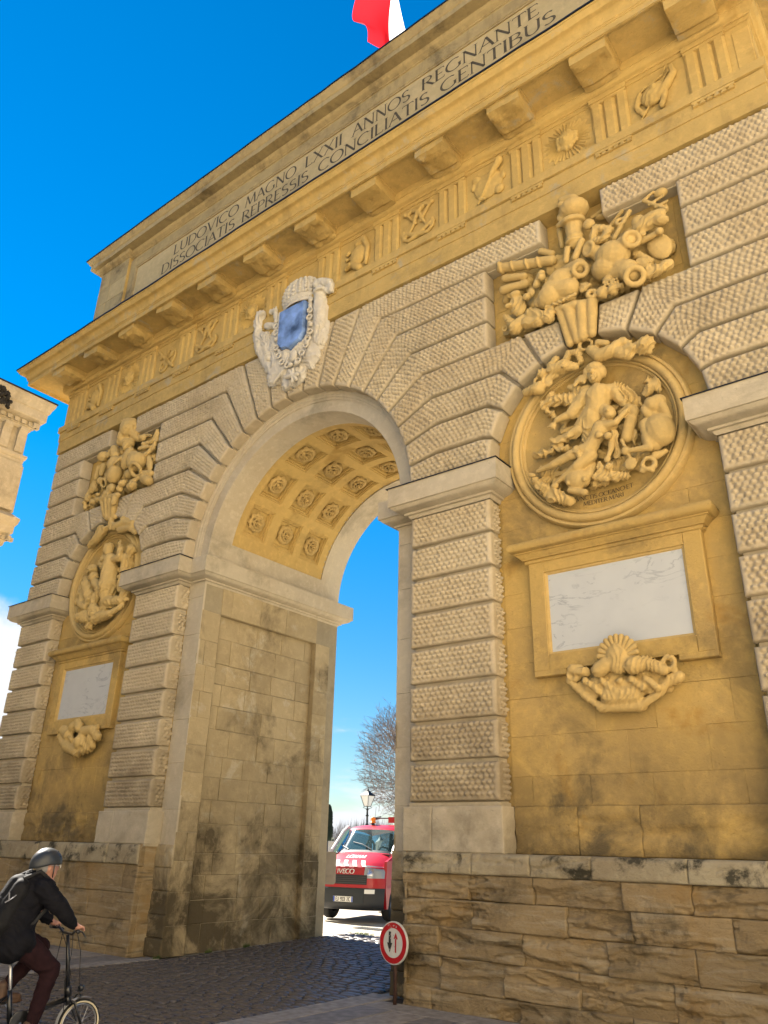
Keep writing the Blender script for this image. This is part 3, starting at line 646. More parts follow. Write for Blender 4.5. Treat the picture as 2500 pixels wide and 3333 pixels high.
# modillions, each weathered on its own
def modillion(c, wear, sd_):
    nu, nv = 13, 15; xs = np.linspace(c-.30, c+.30, nu); ys = np.linspace(-.785, -.15, nv); X, Y = np.meshgrid(xs, ys, indexing='ij')
    t = (Y+.785)/.635; edge = np.clip(1-np.minimum(np.minimum(X-(c-.3), (c+.3)-X)/.07, (Y+.785)/.10), 0, 1)
    Z = 13.165+.05*np.sin(t*PI)*.6+wear*(.05*np.abs(fbm(X*4, Y*4, sd_, 4, sd_))+.10*np.clip(fbm(X*2.2+3, Y*2.2, sd_, 3, sd_+9), 0, 1)+.035*edge)+.03*(t > .8)
    G = np.stack([X, Y, Z], -1).reshape(-1, 3); F = [tuple(f) for f in grid_faces(nu, nv, True)]
    ring = [i*nv for i in range(nu)]+[(nu-1)*nv+j for j in range(1, nv)]+[i*nv+nv-1 for i in range(nu-2, -1, -1)]+[j for j in range(nv-2, 0, -1)]
    K = G[ring].copy(); K[:, 2] = 13.402; n0 = len(G); m = len(ring); F += [(ring[(q+1) % m], n0+(q+1) % m, n0+q, ring[q]) for q in range(m)]
    mb = MB(); mb.add(np.concatenate([G, K]), F)
    mb.box(c-.315, c+.315, -.798, -.12, 13.375, 13.405); mb.box(c-.335, c+.335, -.81, -.1, 13.405, 13.444)
    o = mb.build('modillion', S_CORNICE, ARCH); return o
for i, c in enumerate(TC): modillion(c, (1.2, .9, 1.5, .8, .7, .9, 1., .5, .9, .9, .6, .3)[i], i*7+3)

# ------------------------------------------------------------------ attic with the dedication
APTH = [(-8.85, 3.9), (-8.85, .13), (-7.46, .13), (-7.46, .25), (7.46, .25), (7.46, .13), (8.85, .13), (8.85, 3.9)]
mb = MB(); mb.vprism([(-8.84, .142), (-7.47, .142), (-7.47, .262), (7.47, .262), (7.47, .142), (8.84, .142), (8.84, 3.9), (-8.84, 3.9)], 13.7, 17.5); mb.build('attic_core', S_MORTAR, ARCH)
for x0, x1 in ((-8.85, -7.46), (7.46, 8.85)): ashlar((x0, .13, 13.8), (1, 0, 0), (0, 0, 1), (0, -1, 0), x1-x0, [.55, .62, .6, .62, .6, .62], .62, S_ATTIC, ARCH, depth=.012, j=.004, bev=.008, gap=.006)
for x, d in ((-8.85, -1), (8.85, 1)): ashlar((x, .13, 13.8), (0, 1, 0), (0, 0, 1), (d, 0, 0), 3.75, [.55, .62, .6, .62, .6, .62], 1.0, S_ATTIC, ARCH, joined=d > 0, depth=.01, j=.004, bev=.008, gap=.006)
for x, d in ((-7.46, 1), (7.46, -1)): mb = MB(); mb.box(x-.004, x+.004, .135, .262, 13.8, 17.41); mb.build('attic_return', S_OCHRE, ARCH)
fr = MB()
def frame_bar(x0, x1, z0, z1): fr.box(x0, x1, .205, .27, z0, z1, .012)
frame_bar(-7.455, -7.17, 13.9, 17.3); frame_bar(7.17, 7.455, 13.9, 17.3); frame_bar(-7.168, 7.168, 16.98, 17.3)
fr.box(-7.168, 7.168, .222, .27, 16.93, 16.978); fr.box(-7.168, -7.12, .222, .27, 13.9, 16.93); fr.box(7.12, 7.168, .222, .27, 13.9, 16.93); fr.build('inscription_frame', S_ATTIC, ARCH)
mb = MB(); mb.box(-7.12, 7.12, .25, .29, 13.85, 16.93); mb.build('inscription_panel', S_PANEL, ARCH)
AC = [(-.1, 17.26), (.0, 17.28), (.0, 17.40), (.03, 17.41), (.03, 17.44), (.05, 17.45)]+[(.05+.09*math.sin(a), 17.55-.09*math.cos(a)) for a in np.linspace(.2, 1.5, 5)]+[(.15, 17.565), (-.1, 17.566)]
mb = MB(); sweep(mb, APTH, AC, jit=.015); smooth_by_angle(mb.build('attic_bed_moulding', S_ATTIC, ARCH), 30)
AP2 = [(-8.85, 3.9), (-8.85, .13), (8.85, .13), (8.85, 3.9)]
mb = MB(); sweep(mb, AP2, [(-.3, 17.57), (.24, 17.57), (.26, 17.565), (.26, 17.72), (.28, 17.73), (.30, 17.76), (.36, 17.86), (.37, 17.87), (.37, 17.895), (-.3, 17.95)], jit=.022); smooth_by_angle(mb.build('attic_cornice', S_ATTIC, ARCH), 30)
mb = MB(); sweep(mb, AP2, [(-.1, 17.955), (.38, 17.91), (.385, 17.885), (.39, 17.885), (.39, 17.925), (-.1, 17.975)], jit=.022); mb.build('lead_flashing', M_LEAD, ARCH)
mb = MB(); mb.box(-8.8, 8.8, .2, 3.9, 17.9, 17.96); mb.build('attic_roof', M_LEAD, ARCH)

# ------------------------------------------------------------------ carved roman capitals, drawn as tapered strokes with serifs
def arc_(cx, cy, rx, ry, a0, a1, n=14): return [(cx+rx*math.cos(R(a0+(a1-a0)*i/n)), cy+ry*math.sin(R(a0+(a1-a0)*i/n))) for i in range(n+1)]
TK, TN = .125, .068
# each glyph: (advance, [(points, width)...], [serif points])
GL = {
 'I': (.30, [([(.15, 0), (.15, 1)], TK)], [(.15, 0), (.15, 1)]),
 'L': (.60, [([(.12, 0), (.12, 1)], TK), ([(.12, .03), (.52, .03), (.56, .16)], TN)], [(.12, 0), (.12, 1)]),
 'E': (.60, [([(.12, 0), (.12, 1)], TK), ([(.12, .03), (.52, .03), (.56, .15)], TN), ([(.12, .52), (.44, .52)], TN), ([(.12, .97), (.50, .97), (.53, .86)], TN)], [(.12, 0), (.12, 1)]),
 'T': (.72, [([(.36, 0), (.36, 1)], TK), ([(.03, .86), (.06, .97), (.66, .97), (.69, .86)], TN)], [(.36, 0)]),
 'D': (.84, [([(.12, 0), (.12, 1)], TK), ([(.12, .97)]+arc_(.30, .5, .46, .47, 88, -88)+[(.12, .03)], TK*.8)], [(.12, 0), (.12, 1)]),
 'O': (.96, [(arc_(.48, .5, .42, .48, 90, 450, 26), TK*.85)], []),
 'C': (.84, [(arc_(.48, .5, .42, .48, 52, 310, 20), TK*.85)], [(.76, .84)]),
 'G': (.90, [(arc_(.48, .5, .42, .48, 52, 310, 20), TK*.85), ([(.78, .12), (.78, .42)], TK)], [(.78, .42)]),
 'V': (.82, [([(.08, 1), (.42, 0)], TK), ([(.42, 0), (.76, 1)], TN)], [(.08, 1), (.76, 1)]),
 'A': (.82, [([(.06, 0), (.40, 1)], TN), ([(.40, 1), (.76, 0)], TK), ([(.18, .36), (.62, .36)], TN)], [(.06, 0), (.76, 0)]),
 'N': (.88, [([(.13, 0), (.13, 1)], TN), ([(.13, 1), (.74, 0)], TK), ([(.74, 0), (.74, 1)], TN)], [(.13, 0), (.10, 1), (.74, 1)]),
 'M': (1.04, [([(.08, 0), (.18, 1)], TN), ([(.18, 1), (.50, .08)], TK), ([(.50, .08), (.84, 1)], TN), ([(.84, 1), (.94, 0)], TK)], [(.08, 0), (.94, 0)]),
 'U': (.82, [([(.13, 1), (.13, .38)]+arc_(.41, .34, .28, .32, 180, 350, 10)+[(.69, .38), (.69, 1)], TK*.85)], [(.13, 1), (.69, 1)]),
 'P': (.66, [([(.12, 0), (.12, 1)], TK), ([(.12, .97)]+arc_(.30, .73, .28, .24, 88, -88, 10)+[(.12, .49)], TK*.75)], [(.12, 0), (.12, 1)]),
 'R': (.76, [([(.12, 0), (.12, 1)], TK), ([(.12, .97)]+arc_(.30, .74, .27, .23, 88, -88, 10)+[(.12, .51)], TK*.75), ([(.32, .5), (.70, 0)], TK)], [(.12, 0), (.12, 1), (.70, 0)]),
 'B': (.70, [([(.12, 0), (.12, 1)], TK), ([(.12, .97)]+arc_(.30, .76, .24, .21, 88, -88, 10)+[(.12, .54)], TK*.75), ([(.30, .54)]+arc_(.30, .28, .30, .25, 88, -88, 10)+[(.12, .03)], TK*.75)], [(.12, 0), (.12, 1)]),
 'S': (.64, [(arc_(.32, .74, .22, .23, 40, 250, 12)+arc_(.32, .26, .24, .24, 80, -140, 12), TK*.9)], []),
 'X': (.80, [([(.07, 1), (.72, 0)], TK), ([(.70, 1), (.09, 0)], TN)], [(.07, 1), (.72, 0), (.70, 1), (.09, 0)]),
 'Q': (.96, [(arc_(.48, .5, .42, .48, 90, 450, 26), TK*.85), ([(.52, .1), (.92, -.18)], TK)], []),
 'J': (.34, [([(.15, -.1), (.15, 1)], TK)], [(.15, 1)]),
 '.': (.26, [([(.1, .42), (.17, .42)], .09)], []), ' ': (.62, [], []),
}
def stroke_quads(pts, wd):
    V = []; F = []; P = [np.array(p, float) for p in pts]
    for i, p in enumerate(P):
        a = P[max(i-1, 0)]; b = P[min(i+1, len(P)-1)]; t = (b-a)/max(np.linalg.norm(b-a), 1e-6); nn = np.array((-t[1], t[0]))
        k = wd*.5
        if len(P) > 8: k *= .55+.55*abs(t[1])
        V += [p+nn*k, p-nn*k]
    for i in range(len(P)-1): F.append((2*i, 2*i+1, 2*i+3, 2*i+2))
    return V, F
def lettering(mb, text, x0, x1, z0, h, to3, fit=True, thick=.006):
    adv = sum(GL[c][0] for c in text); k = (x1-x0)/(adv*h) if fit else 1; x = x0
    for c in text:
        a, st, sf = GL[c]
        def put(pts, F):
            V = [to3(x+px*h*k, z0+pz*h) for px, pz in pts]; mb.add(V, [f for f in F])
        for li, (pts, wd) in enumerate(st): put(*stroke_quads(pts, wd))
        for sx_, sz in sf: put([(sx_-.10, sz-.018), (sx_+.10, sz-.018), (sx_+.10, sz+.018), (sx_-.10, sz+.018)], [(0, 1, 2, 3)])
        x += a*h*k
    return mb
INSC = bpy.data.objects.new('inscription', None); COL.objects.link(INSC); INSC.parent = ARCH
def letters(text, x0, x1, z0, h, to3, par, nm='letter'):
    adv = sum(GL[c][0] for c in text); k = (x1-x0)/adv; x = x0
    for c in text:
        if c != ' ': mb = MB(); lettering(mb, c, x, x+GL[c][0]*k, z0, h, to3); mb.build(nm, M_CARVE, par)
        x += GL[c][0]*k
def row(words, z0, h):
    for t, a, b in words: letters(t, a, b, z0, h, lambda X, Z: (X, .2465, Z), INSC)
row([('LUDOVICO', -5.42, -2.80), ('MAGNO', -2.57, -.78), ('LXXII', -.50, .68), ('ANNOS', .96, 2.60), ('REGNANTE', 2.88, 5.66)], 16.48, .34)
row([('DISSOCIATIS', -5.87, -2.88), ('REPRESSIS', -2.64, -.34), ('CONCILIATIS', -.05, 3.10), ('GENTIBUS', 3.36, 5.98)], 16.03, .34)
row([('QUATUOR', -4.55, -2.3), ('DECENNALI', -1.98, .52), ('BELLO', .86, 2.22), ('CONJURATIS', 2.52, 5.3)], 15.56, .34)

# ------------------------------------------------------------------ medallions, plaques, hoods
MC = 7.17
for s in (1, -1):
    MX = s*NX-(.01 if s > 0 else -.01)
    prof = [(1.10, .315), (1.10, .24), (1.115, .225), (1.135, .225), (1.14, .19), (1.15, .18), (1.165, .18), (1.17, .20)]+[(1.235-.062*math.cos(a), .205-.075*math.sin(a)) for a in np.linspace(.1, PI-.1, 8)]+[(1.30, .205), (1.31, .19), (1.345, .19), (1.352, .2), (1.37, .24), (1.375, .315)]
    mb = MB(); mb.lathe(prof, (MX, 0, MC), 'y', 96); o = smooth_by_angle(mb.build('medallion_frame', S_SCULPT, ARCH), 35)
    mb = MB(); mb.lathe([(0.001, .275), (.8, .27), (1.12, .25)], (MX, 0, MC), 'y', 48); mb.build('medallion_ground', S_NICHE, ARCH, smooth=True)
    # plaque
    pc = s*5.98; hwf, zt, zb = 1.18, 5.46, 3.95
    fr = MB()
    fr.box(pc-hwf, pc-.95, .19, .32, zb, zt, .012); fr.box(pc+.95, pc+hwf, .19, .32, zb, zt, .012); fr.box(pc-.95, pc+.95, .19, .32, 5.30, zt, .004); fr.box(pc-.95, pc+.95, .19, .32, zb, 4.16, .004)
    fr.box(pc-hwf, pc-.72, .192, .32, zb-.07, zb+.01, .01); fr.box(pc+.72, pc+hwf, .192, .32, zb-.07, zb+.01, .01)
    o = fr.build('plaque_frame', S_NICHE, ARCH)
    mb = MB(); prf = [(0, .192), (.012, .19), (.02, .215), (.045, .222), (.05, .236), (.06, .24)]
    x0, x1, z0, z1 = pc-.97, pc+.97, 4.14, 5.32
    V = []; F = []
    for (dx, y) in prf: V += [(x0+dx, y, z0+dx), (x1-dx, y, z0+dx), (x1-dx, y, z1-dx), (x0+dx, y, z1-dx)]
    for k in range(len(prf)-1):
        for i in range(4): F.append((k*4+i, k*4+(i+1) % 4, k*4+4+(i+1) % 4, k*4+4+i))
    mb.add(V, F); mb.build('plaque_moulding', S_SCULPT, ARCH)
    mb = MB(); mb.box(x0+.055, x1-.055, .236, .3, z0+.055, z1-.055, .003); mb.build('marble_slab', M_MARBLE, ARCH)
    # hood
    H = [(-.02, 5.44), (.02, 5.46), (.02, 5.50), (.05, 5.505), (.06, 5.53), (.10, 5.56), (.11, 5.58), (.13, 5.582), (.13, 5.60)]+[(.13+.075*math.sin(a), 5.675-.075*math.cos(a)) for a in np.linspace(.2, PI-.3, 8)]+[(.10, 5.755), (-.02, 5.77)]
    mb = MB(); sweep(mb, [(pc-hwf-.02, .33), (pc-hwf-.02, .19), (pc+hwf+.02, .19), (pc+hwf+.02, .33)], H); smooth_by_angle(mb.build('hood_moulding', S_NICHE, ARCH), 35)
    # scrolled shoulders rising from the hood to the medallion
    pl = [(pc-1.22, 5.76), (pc+1.22, 5.76), (pc+1.22, 5.86), (pc+1.08, 5.875)]+[(pc+1.05-.5*(i/8), 5.88+.42*(i/8)**2) for i in range(1, 9)]
    pl2 = pl+[(2*pc-x, z) for x, z in pl[:1:-1]]
    mb = MB(); mb.prism(pl2, .285, .33); mb.build('hood_shoulder', S_NICHE, ARCH)
def mednote(mb, t, z0, a0): 
    h = .085; n_ = sum(GL[c][0] for c in t)*h*.92; x = -n_/2
    return lettering(mb, t, NX+.10+x, NX+.10-x, z0, h, lambda X, Z: (X, .176+.0, Z+.22*(X-NX-.1)**2), True)
mb = MB()
def note_to(X, Z): return (X, .262, Z)
def curved(text, zc, xc, wd):
    letters(text, xc-wd/2, xc+wd/2, zc, .062, lambda X, Z: (X, .2455, Z+.12*(X-NX)**2), MLET)
MLET = bpy.data.objects.new('medallion_inscription', None); COL.objects.link(MLET); MLET.parent = ARCH
curved('IVNCTIS.OCEANO.ET', 6.235, 5.965, .84); curved('MEDITER.MARI', 6.15, 5.955, .58)

# ------------------------------------------------------------------ carved sculpture
def basis_from(n_):
    n_ = Vector(n_).normalized(); return np.array(n_.to_track_quat('Z', 'Y').to_matrix())
def prim(mb, p):
    if p[0] == 'e':
        a = R(p[3]); rot = np.array(((math.cos(a), 0, math.sin(a)), (0, 1, 0), (-math.sin(a), 0, math.cos(a)))); mb.ell(p[1], p[2], rot, 14, 10)
    elif p[0] == 'c':
        a = np.array(p[1]); b = np.array(p[3]); L = max(np.linalg.norm(b-a), 1e-5); M3 = basis_from(b-a); r1, r2 = p[2], p[4]; prof = []
        for t in np.linspace(-PI/2, 0, 5): prof.append((r1*math.cos(t), r1*math.sin(t)))
        for t in np.linspace(0, PI/2, 5): prof.append((r2*math.cos(t), L+r2*math.sin(t)))
        n_ = 12; V = []
        for k in range(n_):
            for r_, h in prof: V.append((r_*math.cos(2*PI*k/n_), r_*math.sin(2*PI*k/n_), h))
        V = np.array(V)@M3.T+a; m = len(prof); F = [(k*m+i, ((k+1) % n_)*m+i, ((k+1) % n_)*m+i+1, k*m+i+1) for k in range(n_) for i in range(m-1)]; mb.add(V, F)
    elif p[0] == 't':
        c, R_, r_, nn = p[1:5]; M3 = basis_from(nn); V = []; n1, n2 = 20, 8
        for i in range(n1):
            for j in range(n2):
                a, b = 2*PI*i/n1, 2*PI*j/n2; V.append(((R_+r_*math.cos(b))*math.cos(a), (R_+r_*math.cos(b))*math.sin(a), r_*math.sin(b)))
        V = np.array(V)@M3.T+np.array(c); F = [(i*n2+j, ((i+1) % n1)*n2+j, ((i+1) % n1)*n2+(j+1) % n2, i*n2+(j+1) % n2) for i in range(n1) for j in range(n2)]; mb.add(V, F)
def carve(name, prims, mat, parent, voxel=.02, sm=3, fold=0, ffreq=9, fine=.004, seed=1, axis=None):
    """join rounded masses into one continuous carved surface, then cut folds and chisel texture into it"""
    mb = MB()
    for p in prims: prim(mb, p)
    o = mb.build('tmp', None); md = o.modifiers.new('r', 'REMESH'); md.mode = 'VOXEL'; md.voxel_size = voxel
    s = o.modifiers.new('s', 'SMOOTH'); s.factor = .5; s.iterations = sm
    dg = bpy.context.evaluated_depsgraph_get(); me = bpy.data.meshes.new_from_object(o.evaluated_get(dg)); bpy.data.objects.remove(o)
    n_ = len(me.vertices); co = np.zeros(n_*3, np.float32); me.vertices.foreach_get('co', co); co = co.reshape(-1, 3).astype(float); no = np.zeros(n_*3, np.float32); me.vertices.foreach_get('normal', no); no = no.reshape(-1, 3).astype(float)
    d = fine*fbm(co[:, 0]*22, co[:, 1]*22, co[:, 2]*22, 3, seed)
    if fold:
        wv = fbm(co[:, 0]*2.6, co[:, 1]*2.6, co[:, 2]*2.6, 3, seed+5)*5.5; ax = axis or (.8, .5, -.45)
        ph = (co[:, 0]*ax[0]+co[:, 1]*ax[1]+co[:, 2]*ax[2])*ffreq*2+wv*2.2
        am = np.clip(.75+1.5*fbm(co[:, 0]*3.1, co[:, 1]*3.1, co[:, 2]*3.1, 2, seed+9), .1, 1.7); d = d+fold*am*(1-2*np.abs(np.sin(ph))**.6)
    co = co+no*d[:, None]; me.vertices.foreach_set('co', co.astype(np.float32).ravel()); me.polygons.foreach_set('use_smooth', np.ones(len(me.polygons), bool)); me.update()
    me.materials.clear(); me.materials.append(mat); me.name = name
    return link(name, me, parent)
# carved figures: spheres, limbs and rings that get joined, in metres
MED_R_FIGS=[('e',(6.102, 0.02, 8.002),(0.105,0.11,0.135),8),
 ('e',(6.093, 0.05, 8.144),(0.13,0.11,0.09),0),
 ('e',(5.983, 0.06, 8.098),(0.07,0.08,0.11),0),
 ('e',(6.198, 0.06, 8.052),(0.06,0.08,0.1),0),
 ('e',(6.146, -0.075, 7.934),(0.02,0.03,0.045),8),
 ('c',(6.086, 0.06, 7.927),0.06,(6.077, 0.1, 7.84),0.075),
 ('c',(5.904, 0.1, 7.793),0.1,(6.295, 0.1, 7.704),0.1),
 ('c',(6.113, 0.06, 7.678),0.17,(6.062, 0.1, 7.498),0.16),
 ('c',(6.062, 0.1, 7.498),0.16,(5.819, 0.16, 7.32),0.14),
 ('c',(5.891, 0.08, 7.732),0.1,(5.696, 0.06, 7.533),0.085),
 ('c',(5.696, 0.06, 7.533),0.08,(5.469, 0.02, 7.482),0.05),
 ('e',(5.412, 0.0, 7.4),(0.06,0.04,0.05),0),
 ('c',(5.404, 0, 7.403),0.02,(5.338, -0.01, 7.402),0.018),
 ('c',(5.429, 0, 7.394),0.018,(5.438, -0.01, 7.323),0.016),
 ('c',(6.338, 0.1, 7.651),0.1,(6.46, 0.1, 7.446),0.07),
 ('c',(5.988, 0.1, 7.415),0.15,(5.885, 0.18, 7.039),0.13),
 ('e',(6.259, 0.0, 7.326),(0.085,0.09,0.11),-20),
 ('e',(6.178, 0.04, 7.41),(0.09,0.08,0.11),-10),
 ('c',(6.137, 0.06, 7.416),0.06,(5.995, 0.1, 7.305),0.05),
 ('c',(5.995, 0.1, 7.305),0.05,(5.815, 0.14, 7.168),0.03),
 ('c',(6.17, 0.05, 7.293),0.055,(6.131, 0.06, 7.187),0.06),
 ('c',(6.078, 0.03, 7.173),0.1,(6.259, 0.05, 7.139),0.09),
 ('c',(6.088, 0.03, 7.1),0.135,(5.974, 0.04, 6.967),0.11),
 ('e',(6.102, -0.06, 7.002),(0.06,0.04,0.055),0),
 ('e',(6.22, -0.05, 6.951),(0.06,0.05,0.055),0),
 ('c',(5.974, 0.04, 6.967),0.12,(5.885, 0.03, 6.834),0.13),
 ('c',(6.137, 0.0, 7.14),0.065,(6.339, -0.03, 7.127),0.055),
 ('c',(6.339, -0.03, 7.127),0.055,(6.505, -0.02, 7.265),0.035),
 ('e',(6.548, 0.0, 7.312),(0.05,0.03,0.04),0),
 ('c',(5.856, 0.03, 6.877),0.12,(5.649, -0.03, 6.828),0.085),
 ('c',(5.649, -0.03, 6.828),0.08,(5.381, -0.01, 6.777),0.065),
 ('c',(5.381, -0.01, 6.777),0.06,(5.117, 0.03, 6.765),0.035),
 ('e',(5.012, 0.04, 6.737),(0.07,0.03,0.035),20),
 ('c',(5.916, 0.02, 6.768),0.12,(5.74, -0.05, 6.62),0.085),
 ('c',(5.74, -0.05, 6.62),0.08,(5.538, -0.02, 6.537),0.06),
 ('c',(5.538, -0.02, 6.537),0.055,(5.407, 0.0, 6.496),0.035),
 ('e',(5.37, 0.0, 6.446),(0.06,0.05,0.04),10),
 ('c',(6.24, 0.06, 6.994),0.06,(6.22, 0.02, 6.777),0.05),
 ('c',(6.22, 0.02, 6.777),0.045,(6.169, 0.0, 6.649),0.03),
 ('e',(6.163, -0.01, 6.622),(0.05,0.03,0.05),0),
 ('e',(6.844, 0.0, 7.241),(0.1,0.1,0.12),-35),
 ('e',(6.761, 0.0, 7.168),(0.07,0.07,0.11),-20),
 ('e',(6.908, 0.02, 7.271),(0.12,0.1,0.1),0),
 ('c',(6.97, 0.0, 7.179),0.07,(7.035, 0.04, 6.991),0.035),
 ('c',(6.93, 0.02, 7.152),0.05,(7.003, 0.02, 7.026),0.03),
 ('c',(6.843, 0.05, 7.13),0.08,(6.856, 0.06, 7.028),0.1),
 ('e',(6.887, 0.04, 6.858),(0.2,0.16,0.24),-15),
 ('e',(6.783, 0.06, 6.785),(0.16,0.14,0.2),0),
 ('c',(6.715, 0.03, 6.994),0.1,(6.74, -0.02, 6.664),0.07),
 ('c',(6.752, -0.03, 6.614),0.06,(6.474, -0.03, 6.652),0.04),
 ('e',(6.43, -0.03, 6.665),(0.065,0.05,0.06),0),
 ('c',(6.387, -0.01, 6.847),0.03,(6.471, -0.01, 6.554),0.025),
 ('e',(6.466, 0.0, 6.477),(0.09,0.03,0.09),15),
 ('e',(6.573, 0.06, 7.263),(0.07,0.07,0.1),0),
 ('c',(6.515, 0.08, 7.154),0.1,(6.42, 0.1, 6.92),0.09),
 ('c',(6.507, 0.08, 7.366),0.06,(6.398, 0.1, 7.308),0.07),
 ('e',(5.711, 0.02, 6.47),(0.19,0.13,0.15),15),
 ('e',(5.852, -0.09, 6.387),(0.035,0.03,0.04),0),
 ('e',(5.605, -0.06, 6.417),(0.035,0.03,0.04),0),
 ('c',(5.594, 0.0, 6.326),0.05,(5.798, 0.0, 6.238),0.06),
 ('c',(5.859, 0.06, 6.512),0.1,(5.918, 0.1, 6.647),0.06)]
MED_R_STUFF=[('e',(6.042, -0.01, 6.599),(0.035,0.03,0.035),0),
 ('e',(6.077, -0.01, 6.547),(0.035,0.03,0.035),0),
 ('e',(6.021, -0.01, 6.546),(0.035,0.03,0.035),0),
 ('e',(6.1, 0, 6.502),(0.03,0.03,0.03),0),
 ('e',(6.052, 0, 6.499),(0.035,0.03,0.035),0),
 ('e',(6.179, -0.02, 6.512),(0.07,0.05,0.06),0),
 ('c',(5.962, 0.03, 6.437),0.06,(6.112, 0.03, 6.361),0.05),
 ('c',(6.03, 0.03, 6.485),0.06,(6.24, 0.05, 6.333),0.05),
 ('c',(6.204, 0.04, 6.389),0.07,(6.375, 0.06, 6.348),0.06),
 ('c',(6.308, 0.06, 6.286),0.09,(6.56, 0.06, 6.393),0.09),
 ('t',(6.702, 0.0, 6.407),0.08,0.035,(0.2, -1, 0)),
 ('e',(6.607, 0.0, 6.339),(0.05,0.04,0.05),0),
 ('e',(6.644, 0.0, 6.28),(0.04,0.04,0.04),0),
 ('e',(6.565, 0.0, 6.23),(0.07,0.03,0.06),0),
 ('e',(6.728, 0.02, 6.312),(0.04,0.04,0.04),0),
 ('e',(6.762, 0.03, 6.386),(0.04,0.04,0.06),0),
 ('c',(6.544, 0.03, 6.144),0.05,(6.499, 0.03, 6.141),0.03),
 ('c',(6.781, 0.06, 6.522),0.06,(6.903, 0.1, 6.567),0.04),
 ('c',(5.038, 0.1, 6.656),0.07,(5.272, 0.08, 6.357),0.09),
 ('c',(5.272, 0.08, 6.357),0.1,(5.54, 0.06, 6.212),0.09),
 ('c',(5.54, 0.06, 6.212),0.08,(5.871, 0.05, 6.237),0.08),
 ('c',(5.871, 0.05, 6.237),0.08,(6.184, 0.06, 6.271),0.06),
 ('c',(6.184, 0.06, 6.271),0.06,(6.422, 0.07, 6.258),0.05),
 ('c',(5.195, 0.05, 6.505),0.06,(5.414, 0.03, 6.335),0.07),
 ('c',(5.794, 0.0, 6.189),0.04,(5.991, 0.0, 6.268),0.05)]
MED_R_CLOTH=[('c',(5.679, 0.14, 8.01),0.06,(5.958, 0.1, 7.829),0.09),
 ('c',(5.259, 0.1, 7.857),0.07,(5.483, 0.12, 7.863),0.1),
 ('c',(5.272, 0.1, 7.776),0.05,(5.378, 0.12, 7.635),0.06),
 ('c',(5.385, 0.12, 7.994),0.06,(5.297, 0.1, 7.882),0.05),
 ('c',(5.483, 0.12, 7.863),0.09,(5.742, 0.12, 7.807),0.1),
 ('c',(5.659, 0.1, 7.733),0.08,(5.841, 0.1, 7.649),0.1),
 ('c',(6.348, 0.1, 7.756),0.08,(6.543, 0.13, 7.591),0.07),
 ('c',(6.543, 0.13, 7.591),0.07,(6.641, 0.14, 7.383),0.05),
 ('c',(6.42, 0.12, 7.595),0.1,(6.551, 0.14, 7.415),0.08),
 ('c',(6.787, 0.14, 7.719),0.05,(6.857, 0.12, 7.593),0.07),
 ('c',(6.857, 0.12, 7.593),0.07,(6.752, 0.13, 7.514),0.06),
 ('c',(6.893, 0.13, 7.673),0.05,(6.915, 0.14, 7.511),0.05),
 ('c',(5.391, 0.1, 7.197),0.08,(5.601, 0.1, 7.22),0.09),
 ('c',(5.601, 0.1, 7.22),0.09,(5.773, 0.1, 7.253),0.09),
 ('c',(5.379, 0.12, 7.155),0.06,(5.509, 0.12, 7.042),0.07),
 ('c',(5.044, 0.14, 7.085),0.05,(5.302, 0.12, 7.07),0.07),
 ('c',(5.741, -0.04, 6.883),0.07,(5.802, -0.05, 6.773),0.08),
 ('c',(5.858, 0.12, 7.561),0.08,(5.797, 0.14, 7.354),0.07),
 ('c',(6.278, 0.06, 7.051),0.05,(6.279, 0.08, 6.684),0.05),
 ('c',(6.518, 0.1, 6.973),0.05,(6.507, 0.12, 6.799),0.04)]
